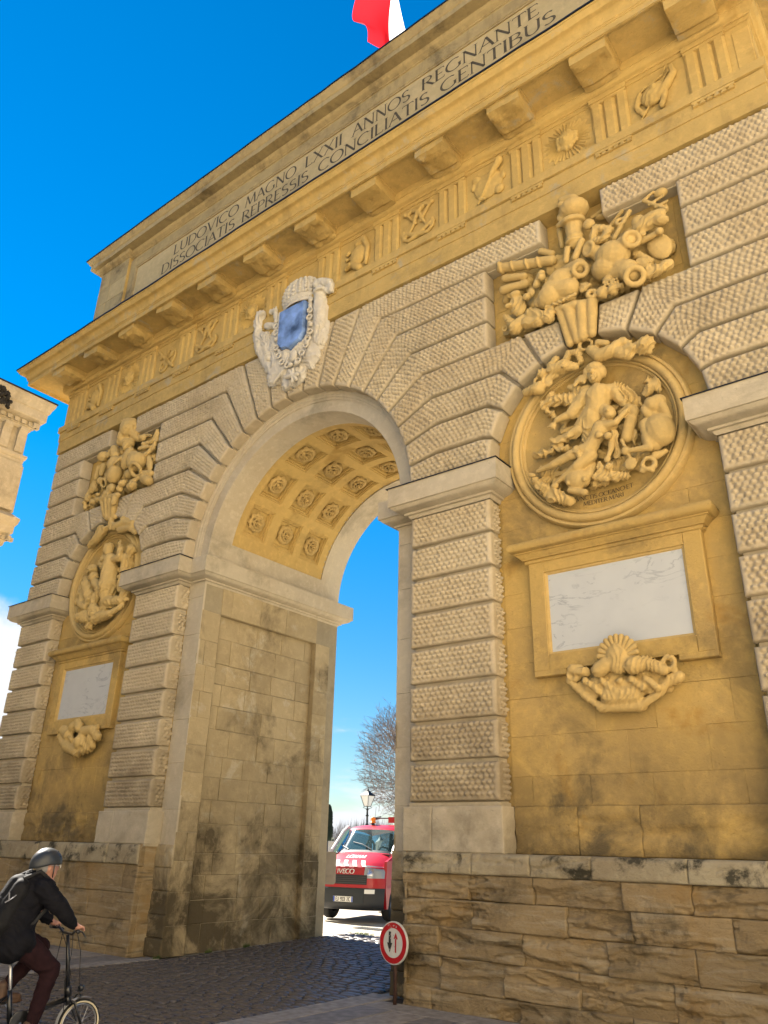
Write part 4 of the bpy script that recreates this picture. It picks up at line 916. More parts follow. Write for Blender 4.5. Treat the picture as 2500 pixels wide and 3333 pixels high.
MED_R_GARLAND=[('c',(5.007, 0.05, 8.137),0.07,(5.236, 0.0, 8.104),0.1),
 ('e',(5.197, 0.0, 8.08),(0.13,0.1,0.08),20),
 ('t',(5.244, 0.0, 8.237),0.07,0.03,(0, -1, 0.2)),
 ('e',(5.305, 0.0, 8.331),(0.09,0.08,0.08),0),
 ('e',(5.391, 0.02, 8.133),(0.07,0.04,0.06),0),
 ('c',(5.331, 0.04, 8.206),0.06,(5.502, 0.03, 8.251),0.06),
 ('c',(5.485, 0.03, 8.258),0.04,(5.68, 0.03, 8.24),0.03),
 ('c',(5.469, 0.0, 8.326),0.09,(5.674, -0.02, 8.311),0.1),
 ('c',(5.674, -0.02, 8.311),0.1,(5.834, 0.0, 8.239),0.06),
 ('e',(5.69, -0.1, 8.251),(0.03,0.03,0.03),0),
 ('c',(5.681, 0.02, 8.428),0.05,(5.733, 0.04, 8.535),0.06),
 ('c',(5.733, 0.04, 8.535),0.05,(5.871, 0.04, 8.498),0.06),
 ('c',(5.871, 0.04, 8.498),0.06,(5.909, 0.04, 8.327),0.05),
 ('c',(5.516, 0.04, 8.506),0.07,(5.437, 0.04, 8.419),0.07),
 ('t',(6.008, 0.02, 8.566),0.09,0.03,(0.2, -1, 0)),
 ('c',(6.082, 0.02, 8.437),0.08,(6.212, 0.0, 8.277),0.1),
 ('c',(6.212, 0.0, 8.277),0.1,(6.385, -0.02, 8.269),0.1),
 ('c',(6.385, -0.02, 8.269),0.09,(6.474, -0.02, 8.345),0.07),
 ('c',(6.2, 0.0, 8.511),0.05,(6.327, 0.0, 8.438),0.05),
 ('c',(6.486, 0.0, 8.22),0.09,(6.62, 0.0, 8.127),0.09),
 ('c',(6.628, 0.0, 8.198),0.1,(6.785, 0.0, 8.187),0.08),
 ('e',(6.869, -0.02, 8.177),(0.14,0.12,0.13),-10),
 ('e',(6.859, -0.13, 8.127),(0.03,0.03,0.03),0),
 ('c',(6.777, 0.0, 8.117),0.06,(6.895, 0.0, 8.068),0.05),
 ('e',(6.696, -0.06, 8.172),(0.07,0.05,0.05),0),
 ('c',(6.542, 0.02, 8.377),0.08,(6.633, 0.02, 8.319),0.06)]
TRO_R_A=[('e',(6.072, -0.08, 11.028),(0.24,0.22,0.17),0),
 ('c',(5.903, -0.1, 11.302),0.07,(6.068, -0.08, 11.246),0.09),
 ('c',(6.068, -0.08, 11.246),0.09,(6.214, -0.05, 11.074),0.06),
 ('e',(5.9, -0.16, 11.174),(0.06,0.05,0.05),0),
 ('t',(6.031, -0.05, 10.836),0.15,0.045,(0.1, -0.25, 1)),
 ('c',(5.891, -0.1, 10.851),0.05,(5.794, -0.08, 10.869),0.04),
 ('e',(6.284, -0.08, 10.614),(0.1,0.07,0.09),30),
 ('e',(5.866, -0.12, 10.97),(0.07,0.04,0.09),0),
 ('c',(6.022, -0.02, 10.759),0.14,(6.018, -0.02, 10.447),0.12),
 ('c',(5.755, 0.05, 10.91),0.05,(5.753, 0.1, 10.603),0.04),
 ('t',(6.008, -0.02, 10.453),0.12,0.03,(0, -0.2, 1)),
 ('t',(6.024, -0.02, 10.522),0.12,0.03,(0, -0.2, 1)),
 ('c',(5.915, -0.1, 10.315),0.05,(5.878, -0.1, 10.106),0.05),
 ('c',(6.153, -0.1, 10.339),0.055,(6.025, -0.1, 10.079),0.055),
 ('c',(4.706, 0.0, 10.631),0.085,(5.594, 0.02, 10.341),0.085),
 ('t',(4.706, 0.0, 10.631),0.09,0.03,(1, 0, 0.05)),
 ('t',(4.921, 0.0, 10.56),0.085,0.02,(1, 0, 0.05)),
 ('t',(5.177, 0.0, 10.467),0.085,0.02,(1, 0, 0.05)),
 ('t',(5.381, 0.0, 10.399),0.085,0.02,(1, 0, 0.05)),
 ('c',(5.394, 0.1, 10.69),0.06,(5.568, 0.1, 10.544),0.06),
 ('c',(4.707, 0.05, 10.208),0.08,(5.093, 0.08, 10.169),0.07),
 ('c',(4.741, 0.05, 10.431),0.07,(5.094, 0.05, 10.306),0.06),
 ('c',(6.9, -0.02, 10.559),0.035,(6.631, -0.05, 10.162),0.04),
 ('t',(6.757, -0.05, 10.416),0.06,0.03,(0.2, -1, 0.2)),
 ('c',(6.75, 0.1, 10.743),0.03,(6.507, 0.15, 10.587),0.03),
 ('c',(7.119, 0.0, 10.647),0.03,(7.407, 0.0, 10.324),0.03),
 ('c',(7.119, 0.0, 10.647),0.03,(7.266, 0.0, 10.735),0.02),
 ('c',(7.184, 0.0, 10.532),0.025,(7.4, 0.0, 10.576),0.02),
 ('c',(7.268, 0.0, 10.431),0.025,(7.441, 0.0, 10.451),0.02),
 ('e',(7.356, 0.06, 10.704),(0.1,0.07,0.08),0),
 ('e',(7.37, 0.08, 10.41),(0.06,0.05,0.1),0),
 ('c',(6.994, -0.05, 9.888),0.045,(7.289, -0.08, 9.893),0.045),
 ('e',(7.296, -0.1, 9.886),(0.06,0.06,0.06),0),
 ('e',(6.412, 0.2, 10.916),(0.12,0.06,0.05),10),
 ('c',(6.246, 0.2, 10.986),0.03,(6.424, 0.2, 11.043),0.03)]
TRO_R_B=[('e',(5.767, -0.06, 9.764),(0.25,0.2,0.22),-10),
 ('e',(5.59, -0.08, 9.566),(0.24,0.2,0.2),-20),
 ('c',(5.607, -0.1, 9.668),0.16,(5.898, -0.1, 9.55),0.16),
 ('c',(5.376, -0.05, 9.564),0.1,(5.864, -0.05, 9.429),0.1),
 ('t',(6.111, -0.16, 9.768),0.1,0.045,(0.5, -1, -0.3)),
 ('c',(6.064, -0.08, 9.898),0.13,(5.894, -0.02, 9.978),0.1),
 ('c',(6.035, -0.15, 9.913),0.05,(5.985, -0.14, 9.872),0.05),
 ('e',(5.452, -0.1, 9.996),(0.07,0.07,0.07),0),
 ('c',(5.333, -0.05, 9.937),0.06,(5.434, -0.05, 10.116),0.06),
 ('e',(6.595, -0.1, 9.801),(0.27,0.22,0.24),15),
 ('e',(6.471, -0.08, 9.639),(0.22,0.2,0.18),20),
 ('e',(6.616, -0.22, 9.897),(0.05,0.05,0.05),0),
 ('e',(6.534, -0.24, 9.781),(0.04,0.04,0.04),0),
 ('t',(6.927, -0.2, 9.874),0.11,0.04,(0.6, -1, -0.25)),
 ('c',(6.845, -0.1, 9.933),0.14,(6.687, -0.05, 9.934),0.14),
 ('t',(6.265, -0.14, 10.097),0.095,0.035,(-0.5, -1, -0.2)),
 ('c',(6.264, -0.06, 10.131),0.1,(6.368, -0.04, 10.015),0.12),
 ('t',(6.908, -0.22, 9.201),0.12,0.045,(0.35, -1, -0.45)),
 ('c',(6.847, -0.12, 9.347),0.14,(6.617, -0.05, 9.633),0.16),
 ('c',(6.794, -0.1, 9.459),0.15,(6.488, -0.05, 9.531),0.12),
 ('c',(6.039, 0.08, 10.226),0.06,(6.294, 0.1, 9.659),0.05)]
TRO_R_C=[('e',(7.227, 0.05, 9.763),(0.17,0.08,0.26),-20),
 ('e',(7.17, -0.08, 10.154),(0.27,0.1,0.13),-15),
 ('e',(7.336, -0.1, 10.067),(0.12,0.1,0.08),20),
 ('c',(6.986, -0.05, 10.16),0.08,(7.046, -0.06, 9.973),0.06),
 ('e',(7.024, -0.1, 10.236),(0.1,0.06,0.1),0),
 ('c',(6.969, -0.05, 9.497),0.1,(7.126, -0.1, 9.242),0.09),
 ('c',(7.126, -0.1, 9.242),0.09,(7.342, -0.08, 9.281),0.08),
 ('c',(7.037, -0.12, 9.205),0.06,(7.245, -0.14, 9.198),0.06),
 ('c',(6.919, 0.0, 9.725),0.07,(7.09, -0.02, 9.502),0.06),
 ('c',(6.334, -0.08, 10.355),0.07,(6.387, -0.08, 10.478),0.06),
 ('c',(6.387, -0.08, 10.478),0.06,(6.58, -0.08, 10.343),0.07),
 ('c',(6.58, -0.08, 10.343),0.07,(6.506, -0.08, 10.209),0.07),
 ('c',(6.506, -0.08, 10.209),0.07,(6.297, -0.06, 10.264),0.06),
 ('e',(6.498, -0.1, 9.42),(0.1,0.08,0.08),0),
 ('e',(6.396, -0.14, 9.209),(0.085,0.09,0.1),0),
 ('e',(6.55, -0.14, 9.18),(0.08,0.09,0.08),0),
 ('t',(6.245, -0.15, 9.252),0.06,0.04,(0.3, -1, 0)),
 ('e',(6.661, -0.12, 9.209),(0.06,0.05,0.05),0),
 ('c',(6.104, -0.12, 9.412),0.05,(6.21, -0.12, 9.455),0.04),
 ('e',(6.132, -0.1, 9.484),(0.1,0.06,0.08),20),
 ('e',(4.983, -0.02, 9.718),(0.14,0.1,0.22),-10),
 ('e',(4.98, -0.08, 9.91),(0.09,0.07,0.06),0),
 ('e',(5.189, -0.1, 9.746),(0.07,0.06,0.07),0),
 ('e',(4.831, -0.08, 9.738),(0.07,0.06,0.05),0),
 ('e',(5.231, -0.04, 9.841),(0.07,0.05,0.09),0),
 ('c',(4.756, 0.0, 9.607),0.06,(4.927, -0.04, 9.305),0.09),
 ('c',(4.927, -0.04, 9.305),0.12,(5.081, -0.02, 9.397),0.1),
 ('t',(4.701, 0.02, 9.428),0.04,0.02,(0.2, -1, 0)),
 ('c',(5.212, -0.05, 9.442),0.1,(5.53, -0.1, 9.192),0.1),
 ('c',(5.53, -0.1, 9.192),0.1,(5.606, -0.1, 9.35),0.06),
 ('c',(5.137, -0.05, 9.303),0.1,(5.347, -0.08, 9.214),0.09),
 ('c',(5.524, -0.15, 9.356),0.03,(5.801, -0.2, 9.314),0.03),
 ('c',(5.801, -0.2, 9.314),0.03,(6.011, -0.2, 9.333),0.03),
 ('e',(6.443, -0.17, 9.353),(0.024,0.024,0.024),0),
 ('e',(6.491, -0.17, 9.348),(0.024,0.024,0.024),0),
 ('e',(6.54, -0.17, 9.342),(0.024,0.024,0.024),0),
 ('e',(6.588, -0.17, 9.337),(0.024,0.024,0.024),0),
 ('e',(6.636, -0.17, 9.331),(0.024,0.024,0.024),0),
 ('e',(6.453, -0.17, 9.297),(0.024,0.024,0.024),0),
 ('e',(6.502, -0.17, 9.291),(0.024,0.024,0.024),0),
 ('e',(6.55, -0.17, 9.286),(0.024,0.024,0.024),0),
 ('e',(6.598, -0.17, 9.281),(0.024,0.024,0.024),0),
 ('e',(6.646, -0.17, 9.275),(0.024,0.024,0.024),0),
 ('e',(6.463, -0.17, 9.24),(0.024,0.024,0.024),0),
 ('e',(6.512, -0.17, 9.235),(0.024,0.024,0.024),0),
 ('e',(6.56, -0.17, 9.23),(0.024,0.024,0.024),0),
 ('e',(6.608, -0.17, 9.225),(0.024,0.024,0.024),0),
 ('e',(6.655, -0.17, 9.22),(0.024,0.024,0.024),0),
 ('e',(6.473, -0.17, 9.184),(0.024,0.024,0.024),0),
 ('e',(6.522, -0.17, 9.179),(0.024,0.024,0.024),0),
 ('e',(6.57, -0.17, 9.174),(0.024,0.024,0.024),0),
 ('e',(6.617, -0.17, 9.169),(0.024,0.024,0.024),0),
 ('e',(6.665, -0.17, 9.164),(0.024,0.024,0.024),0)]
TRO_R_LEGS=[('c',(5.699, -0.08, 9.295),0.075,(5.78, 0.0, 8.67),0.06),
 ('c',(5.85, -0.1, 9.212),0.09,(5.913, -0.02, 8.671),0.07),
 ('c',(6.053, -0.1, 9.164),0.09,(5.999, -0.03, 8.674),0.075),
 ('c',(6.217, -0.1, 9.181),0.085,(6.136, -0.02, 8.689),0.07),
 ('c',(5.665, -0.1, 9.274),0.05,(5.964, -0.12, 9.217),0.07),
 ('c',(5.964, -0.12, 9.217),0.06,(6.255, -0.1, 9.163),0.05),
 ('e',(5.808, -0.14, 9.23),(0.1,0.05,0.05),20)]
TRO_L_A=[('e',(-5.62, -0.02, 10.991),(0.26,0.24,0.24),0),
 ('c',(-5.509, 0.0, 10.886),0.13,(-5.277, 0.05, 10.65),0.1),
 ('c',(-5.792, -0.05, 11.206),0.12,(-5.557, 0.0, 11.166),0.12),
 ('e',(-5.792, -0.08, 10.849),(0.1,0.12,0.17),10),
 ('e',(-5.86, -0.1, 10.955),(0.05,0.05,0.07),0),
 ('c',(-5.925, 0.0, 10.743),0.12,(-5.522, 0.0, 10.584),0.13),
 ('c',(-5.522, 0.0, 10.584),0.13,(-5.584, -0.03, 10.469),0.12),
 ('e',(-4.911, -0.05, 10.517),(0.1,0.09,0.1),0),
 ('c',(-4.769, -0.05, 10.545),0.05,(-4.632, -0.03, 10.48),0.04),
 ('c',(-4.463, 0.0, 10.572),0.05,(-4.585, -0.02, 10.307),0.05),
 ('c',(-4.585, -0.02, 10.307),0.05,(-4.865, -0.05, 10.324),0.06),
 ('c',(-4.431, 0.02, 10.496),0.05,(-4.505, 0.0, 10.116),0.05),
 ('c',(-4.505, 0.0, 10.116),0.05,(-4.779, -0.03, 10.027),0.05),
 ('c',(-4.57, -0.04, 10.177),0.04,(-4.948, -0.08, 10.219),0.05),
 ('c',(-4.629, -0.02, 10.044),0.04,(-4.768, -0.03, 9.98),0.04),
 ('e',(-6.579, -0.02, 10.519),(0.17,0.13,0.14),0),
 ('c',(-6.358, 0.0, 10.63),0.06,(-6.392, 0.0, 10.501),0.06),
 ('c',(-6.168, 0.0, 10.618),0.11,(-5.993, -0.04, 10.363),0.12)]
TRO_L_B=[('e',(-5.917, -0.06, 10.105),(0.22,0.18,0.22),0),
 ('e',(-5.827, -0.08, 9.803),(0.2,0.18,0.25),10),
 ('t',(-5.661, -0.17, 10.087),0.12,0.035,(-0.2, -1, 0.5)),
 ('e',(-5.451, -0.03, 10.128),(0.17,0.14,0.3),20),
 ('e',(-4.938, -0.1, 9.857),(0.27,0.22,0.24),0),
 ('e',(-5.006, -0.12, 9.985),(0.2,0.18,0.15),0),
 ('t',(-4.817, -0.17, 9.591),0.16,0.05,(0.0, -1, -0.8)),
 ('e',(-5.316, 0.0, 9.689),(0.15,0.12,0.12),0),
 ('c',(-6.73, 0.0, 10.278),0.06,(-6.82, 0.03, 10.023),0.06),
 ('e',(-6.447, -0.05, 9.811),(0.1,0.09,0.1),0),
 ('t',(-6.214, -0.1, 9.667),0.1,0.035,(0, -1, -0.4)),
 ('c',(-6.461, -0.04, 10.213),0.08,(-6.514, -0.03, 10.019),0.06),
 ('c',(-6.184, -0.1, 9.881),0.04,(-5.905, -0.12, 9.647),0.04)]
TRO_L_C=[('e',(-4.569, 0.0, 9.76),(0.1,0.07,0.25),-20),
 ('c',(-4.708, -0.05, 9.495),0.09,(-4.389, -0.03, 9.426),0.08),
 ('c',(-4.556, -0.1, 9.319),0.1,(-4.345, -0.1, 9.204),0.12),
 ('e',(-4.923, -0.12, 9.231),(0.15,0.12,0.1),-15),
 ('c',(-5.015, -0.08, 9.371),0.06,(-4.779, -0.06, 9.412),0.06),
 ('e',(-5.363, -0.1, 9.416),(0.13,0.1,0.1),0),
 ('e',(-5.477, -0.08, 9.326),(0.1,0.09,0.1),0),
 ('e',(-5.825, -0.1, 9.413),(0.16,0.1,0.12),10),
 ('e',(-5.927, -0.1, 9.295),(0.14,0.1,0.1),0),
 ('t',(-5.933, -0.14, 9.21),0.09,0.04,(0, -1, -0.3)),
 ('e',(-6.544, 0.0, 9.483),(0.07,0.06,0.06),0),
 ('e',(-6.833, 0.0, 9.741),(0.11,0.09,0.16),0),
 ('e',(-6.973, 0.0, 9.491),(0.12,0.09,0.1),0),
 ('e',(-6.685, 0.0, 9.327),(0.12,0.09,0.08),0),
 ('c',(-6.929, 0.0, 9.661),0.06,(-7.062, 0.0, 9.545),0.06),
 ('c',(-6.774, 0.0, 9.861),0.08,(-6.72, 0.0, 9.68),0.08),
 ('c',(-7.1, 0.02, 9.411),0.07,(-7.065, 0.04, 9.275),0.06),
 ('e',(-6.466, -0.02, 9.322),(0.09,0.08,0.07),0)]
TRO_L_LEGS=[('c',(-6.16, -0.1, 9.241),0.07,(-6.025, -0.0, 8.797),0.07),
 ('c',(-5.921, -0.12, 9.142),0.07,(-5.916, -0.0, 8.727),0.07),
 ('c',(-5.748, -0.12, 9.083),0.07,(-5.801, 0.0, 8.713),0.07),
 ('c',(-5.547, -0.12, 9.073),0.09,(-5.715, 0.0, 8.721),0.07),
 ('c',(-6.185, -0.1, 9.248),0.07,(-5.455, -0.12, 9.134),0.07),
 ('c',(-5.493, -0.12, 9.116),0.06,(-5.551, -0.14, 8.953),0.07),
 ('c',(-5.911, 0.0, 8.712),0.08,(-5.622, 0.02, 8.677),0.06)]
MED_L_FIGS=[('e',(-5.634, 0.0, 7.848),(0.11,0.12,0.15),0),
 ('e',(-5.702, 0.04, 7.949),(0.14,0.12,0.1),0),
 ('c',(-5.709, 0.05, 7.78),0.07,(-5.7, 0.06, 7.695),0.08),
 ('c',(-5.753, 0.05, 7.653),0.13,(-5.419, 0.05, 7.585),0.13),
 ('c',(-5.519, 0.04, 7.578),0.18,(-5.459, 0.03, 7.272),0.2),
 ('c',(-5.459, 0.03, 7.272),0.2,(-5.425, 0.02, 6.93),0.22),
 ('c',(-5.425, 0.02, 6.93),0.22,(-5.427, 0.06, 6.589),0.16),
 ('c',(-5.337, 0.0, 7.553),0.09,(-5.05, -0.06, 7.524),0.09),
 ('c',(-5.03, -0.06, 7.52),0.09,(-5.101, -0.05, 7.803),0.065),
 ('e',(-5.182, -0.04, 7.909),(0.06,0.04,0.07),0),
 ('c',(-5.227, -0.04, 7.931),0.02,(-5.29, -0.05, 8.004),0.018),
 ('c',(-5.169, -0.04, 7.931),0.02,(-5.173, -0.05, 8.002),0.018),
 ('c',(-5.817, 0.05, 7.741),0.08,(-5.986, 0.08, 7.611),0.08),
 ('c',(-5.986, 0.08, 7.611),0.08,(-5.491, 0.0, 7.27),0.07),
 ('e',(-4.817, 0.05, 7.689),(0.13,0.12,0.14),0),
 ('c',(-4.94, 0.1, 7.525),0.16,(-4.928, 0.1, 7.19),0.15),
 ('c',(-5.0, 0.05, 7.451),0.08,(-4.787, 0.02, 7.517),0.06),
 ('c',(-5.009, 0.08, 7.105),0.12,(-4.951, 0.08, 6.814),0.12),
 ('c',(-4.73, 0.08, 6.82),0.12,(-4.797, 0.06, 6.62),0.12),
 ('e',(-6.364, 0.1, 7.542),(0.22,0.12,0.12),0),
 ('e',(-6.135, 0.05, 7.31),(0.13,0.12,0.13),0),
 ('c',(-6.02, 0.06, 7.145),0.12,(-5.83, 0.04, 7.008),0.1),
 ('c',(-6.418, 0.1, 7.18),0.16,(-6.137, 0.08, 6.761),0.14),
 ('c',(-5.832, 0.05, 6.963),0.1,(-5.879, 0.02, 6.607),0.09),
 ('c',(-6.693, 0.14, 7.191),0.08,(-6.516, 0.1, 6.83),0.1),
 ('c',(-6.165, 0.02, 6.371),0.15,(-5.865, 0.0, 6.273),0.14),
 ('e',(-6.423, 0.05, 6.394),(0.15,0.13,0.13),0),
 ('e',(-5.855, 0.0, 6.11),(0.11,0.1,0.1),0),
 ('c',(-5.774, -0.02, 6.463),0.15,(-5.634, -0.02, 6.256),0.16),
 ('c',(-5.553, -0.02, 6.243),0.14,(-5.071, -0.04, 6.254),0.09),
 ('c',(-5.071, -0.04, 6.254),0.08,(-4.723, 0.0, 6.388),0.05),
 ('c',(-5.296, 0.0, 6.575),0.13,(-4.831, 0.0, 6.519),0.1),
 ('c',(-4.831, 0.0, 6.519),0.09,(-4.636, 0.04, 6.53),0.06),
 ('c',(-6.676, 0.1, 6.808),0.1,(-6.219, 0.06, 6.602),0.1),
 ('c',(-5.073, 0.05, 6.458),0.05,(-5.505, 0.03, 6.478),0.09),
 ('c',(-5.398, 0.03, 6.507),0.07,(-5.41, 0.03, 6.416),0.07)]
MED_L_GARLAND=[('c',(-6.517, 0.05, 8.168),0.09,(-6.254, 0.02, 8.28),0.11),
 ('c',(-6.254, 0.02, 8.28),0.11,(-6.011, 0.0, 8.398),0.11),
 ('c',(-6.011, 0.0, 8.398),0.1,(-5.861, 0.0, 8.44),0.09),
 ('c',(-6.276, 0.03, 8.443),0.07,(-6.158, 0.02, 8.516),0.09),
 ('c',(-5.715, -0.02, 8.603),0.07,(-5.688, 0.0, 8.399),0.07),
 ('c',(-5.676, 0.0, 8.498),0.07,(-5.498, 0.0, 8.431),0.07),
 ('c',(-5.559, 0.02, 8.401),0.1,(-5.217, 0.02, 8.446),0.1),
 ('c',(-5.36, 0.04, 8.286),0.09,(-4.888, 0.04, 8.25),0.08),
 ('c',(-5.217, 0.02, 8.446),0.09,(-4.883, 0.02, 8.341),0.07),
 ('c',(-4.962, 0.04, 8.243),0.08,(-4.767, 0.06, 8.106),0.07),
 ('c',(-5.289, 0.0, 8.532),0.07,(-5.066, 0.02, 8.46),0.06)]
SHD_CROWN=[('c',(-0.395, -0.18, 12.141),0.07,(0.426, -0.18, 12.061),0.07),
 ('c',(-0.348, -0.2, 12.027),0.06,(0.454, -0.2, 11.958),0.05),
 ('e',(-0.071, -0.1, 12.435),(0.36,0.2,0.2),-22)]
SHD_BANDS=[('c',(-0.306, -0.25, 12.238),0.04,(-0.254, -0.23, 12.411),0.04),
 ('c',(-0.254, -0.23, 12.411),0.04,(-0.221, -0.13, 12.595),0.035),
 ('c',(-0.019, -0.29, 12.127),0.045,(-0.077, -0.28, 12.318),0.045),
 ('c',(-0.077, -0.28, 12.318),0.045,(-0.162, -0.13, 12.607),0.04),
 ('c',(0.253, -0.3, 12.092),0.05,(0.155, -0.25, 12.329),0.05),
 ('c',(0.155, -0.25, 12.329),0.05,(0.018, -0.13, 12.571),0.04),
 ('c',(0.424, -0.27, 12.08),0.045,(0.342, -0.23, 12.277),0.04),
 ('c',(0.459, -0.19, 12.116),0.04,(0.348, -0.15, 12.327),0.03),
 ('e',(-0.286, -0.26, 12.143),(0.035,0.03,0.035),0),
 ('e',(-0.202, -0.26, 12.135),(0.035,0.03,0.035),0),
 ('e',(-0.119, -0.26, 12.126),(0.035,0.03,0.035),0),
 ('e',(-0.036, -0.26, 12.118),(0.035,0.03,0.035),0),
 ('e',(0.046, -0.26, 12.11),(0.035,0.03,0.035),0),
 ('e',(0.128, -0.26, 12.101),(0.035,0.03,0.035),0),
 ('e',(0.209, -0.26, 12.093),(0.035,0.03,0.035),0),
 ('e',(0.29, -0.26, 12.085),(0.035,0.03,0.035),0),
 ('e',(0.37, -0.26, 12.077),(0.035,0.03,0.035),0),
 ('e',(0.45, -0.26, 12.069),(0.035,0.03,0.035),0)]
SHD_MANTLE=[('e',(-1.124, -0.08, 12.248),(0.15,0.13,0.16),0),
 ('e',(-1.019, -0.15, 12.237),(0.1,0.08,0.07),0),
 ('c',(-1.166, -0.03, 12.163),0.16,(-1.181, -0.01, 11.86),0.14),
 ('c',(-1.181, -0.01, 11.86),0.16,(-1.028, -0.01, 11.375),0.17),
 ('c',(-0.938, -0.01, 11.649),0.16,(-0.715, -0.01, 11.041),0.17),
 ('c',(-1.028, -0.01, 11.375),0.16,(-0.719, 0.02, 10.808),0.15),
 ('c',(-0.603, -0.03, 11.288),0.14,(-0.506, -0.01, 10.756),0.16),
 ('c',(-0.708, 0.01, 10.798),0.14,(-0.423, 0.03, 10.426),0.13),
 ('c',(-0.28, 0.02, 10.536),0.18,(-0.112, 0.05, 10.269),0.14),
 ('c',(0.015, 0.01, 10.536),0.16,(-0.047, 0.04, 10.287),0.14),
 ('c',(-0.898, -0.05, 11.924),0.09,(-0.704, -0.05, 11.837),0.08),
 ('c',(-0.767, -0.09, 12.212),0.07,(-0.598, -0.13, 12.162),0.05),
 ('c',(-0.63, -0.13, 12.177),0.025,(-0.675, -0.14, 12.258),0.02),
 ('c',(-0.599, -0.13, 12.167),0.025,(-0.581, -0.14, 12.241),0.02),
 ('c',(-0.643, -0.13, 12.156),0.025,(-0.732, -0.14, 12.218),0.02),
 ('c',(-0.642, -0.08, 12.108),0.07,(-0.586, -0.08, 11.871),0.06),
 ('e',(0.59, -0.13, 12.247),(0.11,0.11,0.12),0),
 ('c',(0.673, -0.13, 12.257),0.1,(0.902, -0.13, 12.143),0.09),
 ('e',(0.965, -0.13, 12.01),(0.08,0.08,0.12),0),
 ('c',(0.803, -0.13, 11.988),0.07,(0.972, -0.13, 11.905),0.06),
 ('t',(0.7, -0.11, 12.026),0.15,0.04,(0, -0.2, 1)),
 ('c',(0.658, -0.08, 12.041),0.15,(0.647, -0.05, 11.634),0.17),
 ('c',(0.675, -0.05, 11.62),0.17,(0.66, -0.03, 11.217),0.16),
 ('c',(0.546, -0.03, 11.268),0.14,(0.668, -0.01, 10.86),0.13),
 ('c',(0.452, -0.01, 10.83),0.13,(0.458, 0.02, 10.412),0.1),
 ('c',(0.379, -0.03, 10.607),0.07,(0.491, -0.01, 10.347),0.06),
 ('c',(0.158, 0.02, 11.344),0.2,(0.193, 0.03, 10.839),0.2),
 ('c',(-0.578, 0.05, 11.426),0.2,(-0.474, 0.05, 11.001),0.2),
 ('c',(-0.17, 0.05, 10.877),0.25,(-0.133, 0.05, 10.494),0.2),
 ('c',(-0.138, -0.15, 10.509),0.04,(-0.479, -0.13, 10.29),0.035),
 ('c',(-0.072, -0.15, 10.7),0.04,(-0.138, -0.15, 10.509),0.04)]
SHD_CHAIN=[('t',(-0.482, -0.19, 11.653),0.055,0.02,(0.2, -1, 0.0)),
 ('t',(-0.48, -0.19, 11.498),0.055,0.02,(0.2, -1, 0.0)),
 ('t',(-0.42, -0.19, 11.093),0.055,0.02,(0.2, -1, 0.0)),
 ('t',(-0.336, -0.19, 10.859),0.055,0.02,(0.2, -1, 0.0)),
 ('t',(-0.214, -0.19, 10.663),0.055,0.02,(0.2, -1, 0.0)),
 ('t',(-0.044, -0.19, 10.521),0.055,0.02,(0.2, -1, 0.0)),
 ('t',(0.472, -0.19, 11.626),0.055,0.02,(0.2, -1, 0.0)),
 ('t',(0.472, -0.19, 11.451),0.055,0.02,(0.2, -1, 0.0)),
 ('t',(0.516, -0.19, 11.086),0.055,0.02,(0.2, -1, 0.0)),
 ('t',(0.474, -0.19, 10.934),0.055,0.02,(0.2, -1, 0.0)),
 ('t',(0.43, -0.19, 10.808),0.055,0.02,(0.2, -1, 0.0)),
 ('t',(0.334, -0.19, 10.656),0.055,0.02,(0.2, -1, 0.0)),
 ('t',(0.237, -0.19, 10.504),0.055,0.02,(0.2, -1, 0.0)),
 ('e',(-0.497, -0.19, 11.789),(0.05,0.04,0.05),0),
 ('e',(-0.443, -0.19, 11.304),(0.06,0.04,0.05),0),
 ('e',(0.516, -0.19, 11.258),(0.06,0.04,0.06),0),
 ('e',(0.459, -0.17, 11.899),(0.06,0.04,0.07),0),
 ('e',(0.454, -0.19, 10.846),(0.06,0.04,0.06),0),
 ('e',(0.131, -0.21, 10.656),(0.1,0.05,0.13),0),
 ('c',(0.126, -0.19, 10.358),0.03,(0.133, -0.17, 10.083),0.045),
 ('c',(-0.039, -0.18, 10.238),0.045,(0.256, -0.18, 10.194),0.045),
 ('c',(0.019, -0.18, 10.358),0.04,(0.239, -0.18, 10.084),0.04),
 ('e',(0.033, -0.18, 10.496),(0.07,0.05,0.05),0),
 ('e',(0.202, -0.18, 10.476),(0.06,0.05,0.05),0)]
SHELL_R=[('e',(6.013, 0.05, 3.963),(0.16,0.09,0.2),0),
 ('c',(5.759, 0.06, 3.851),0.1,(5.854, 0.06, 3.898),0.1),
 ('c',(6.209, 0.04, 3.853),0.12,(6.344, 0.06, 3.869),0.09),
 ('c',(6.344, 0.06, 3.869),0.09,(6.547, 0.08, 3.767),0.07),
 ('c',(5.396, 0.12, 3.903),0.08,(5.558, 0.1, 3.852),0.07),
 ('t',(6.598, 0.12, 3.85),0.07,0.035,(0, -1, 0)),
 ('t',(5.392, 0.12, 3.845),0.07,0.035,(0, -1, 0)),
 ('c',(6.646, 0.15, 3.878),0.04,(6.652, 0.15, 3.713),0.04)]
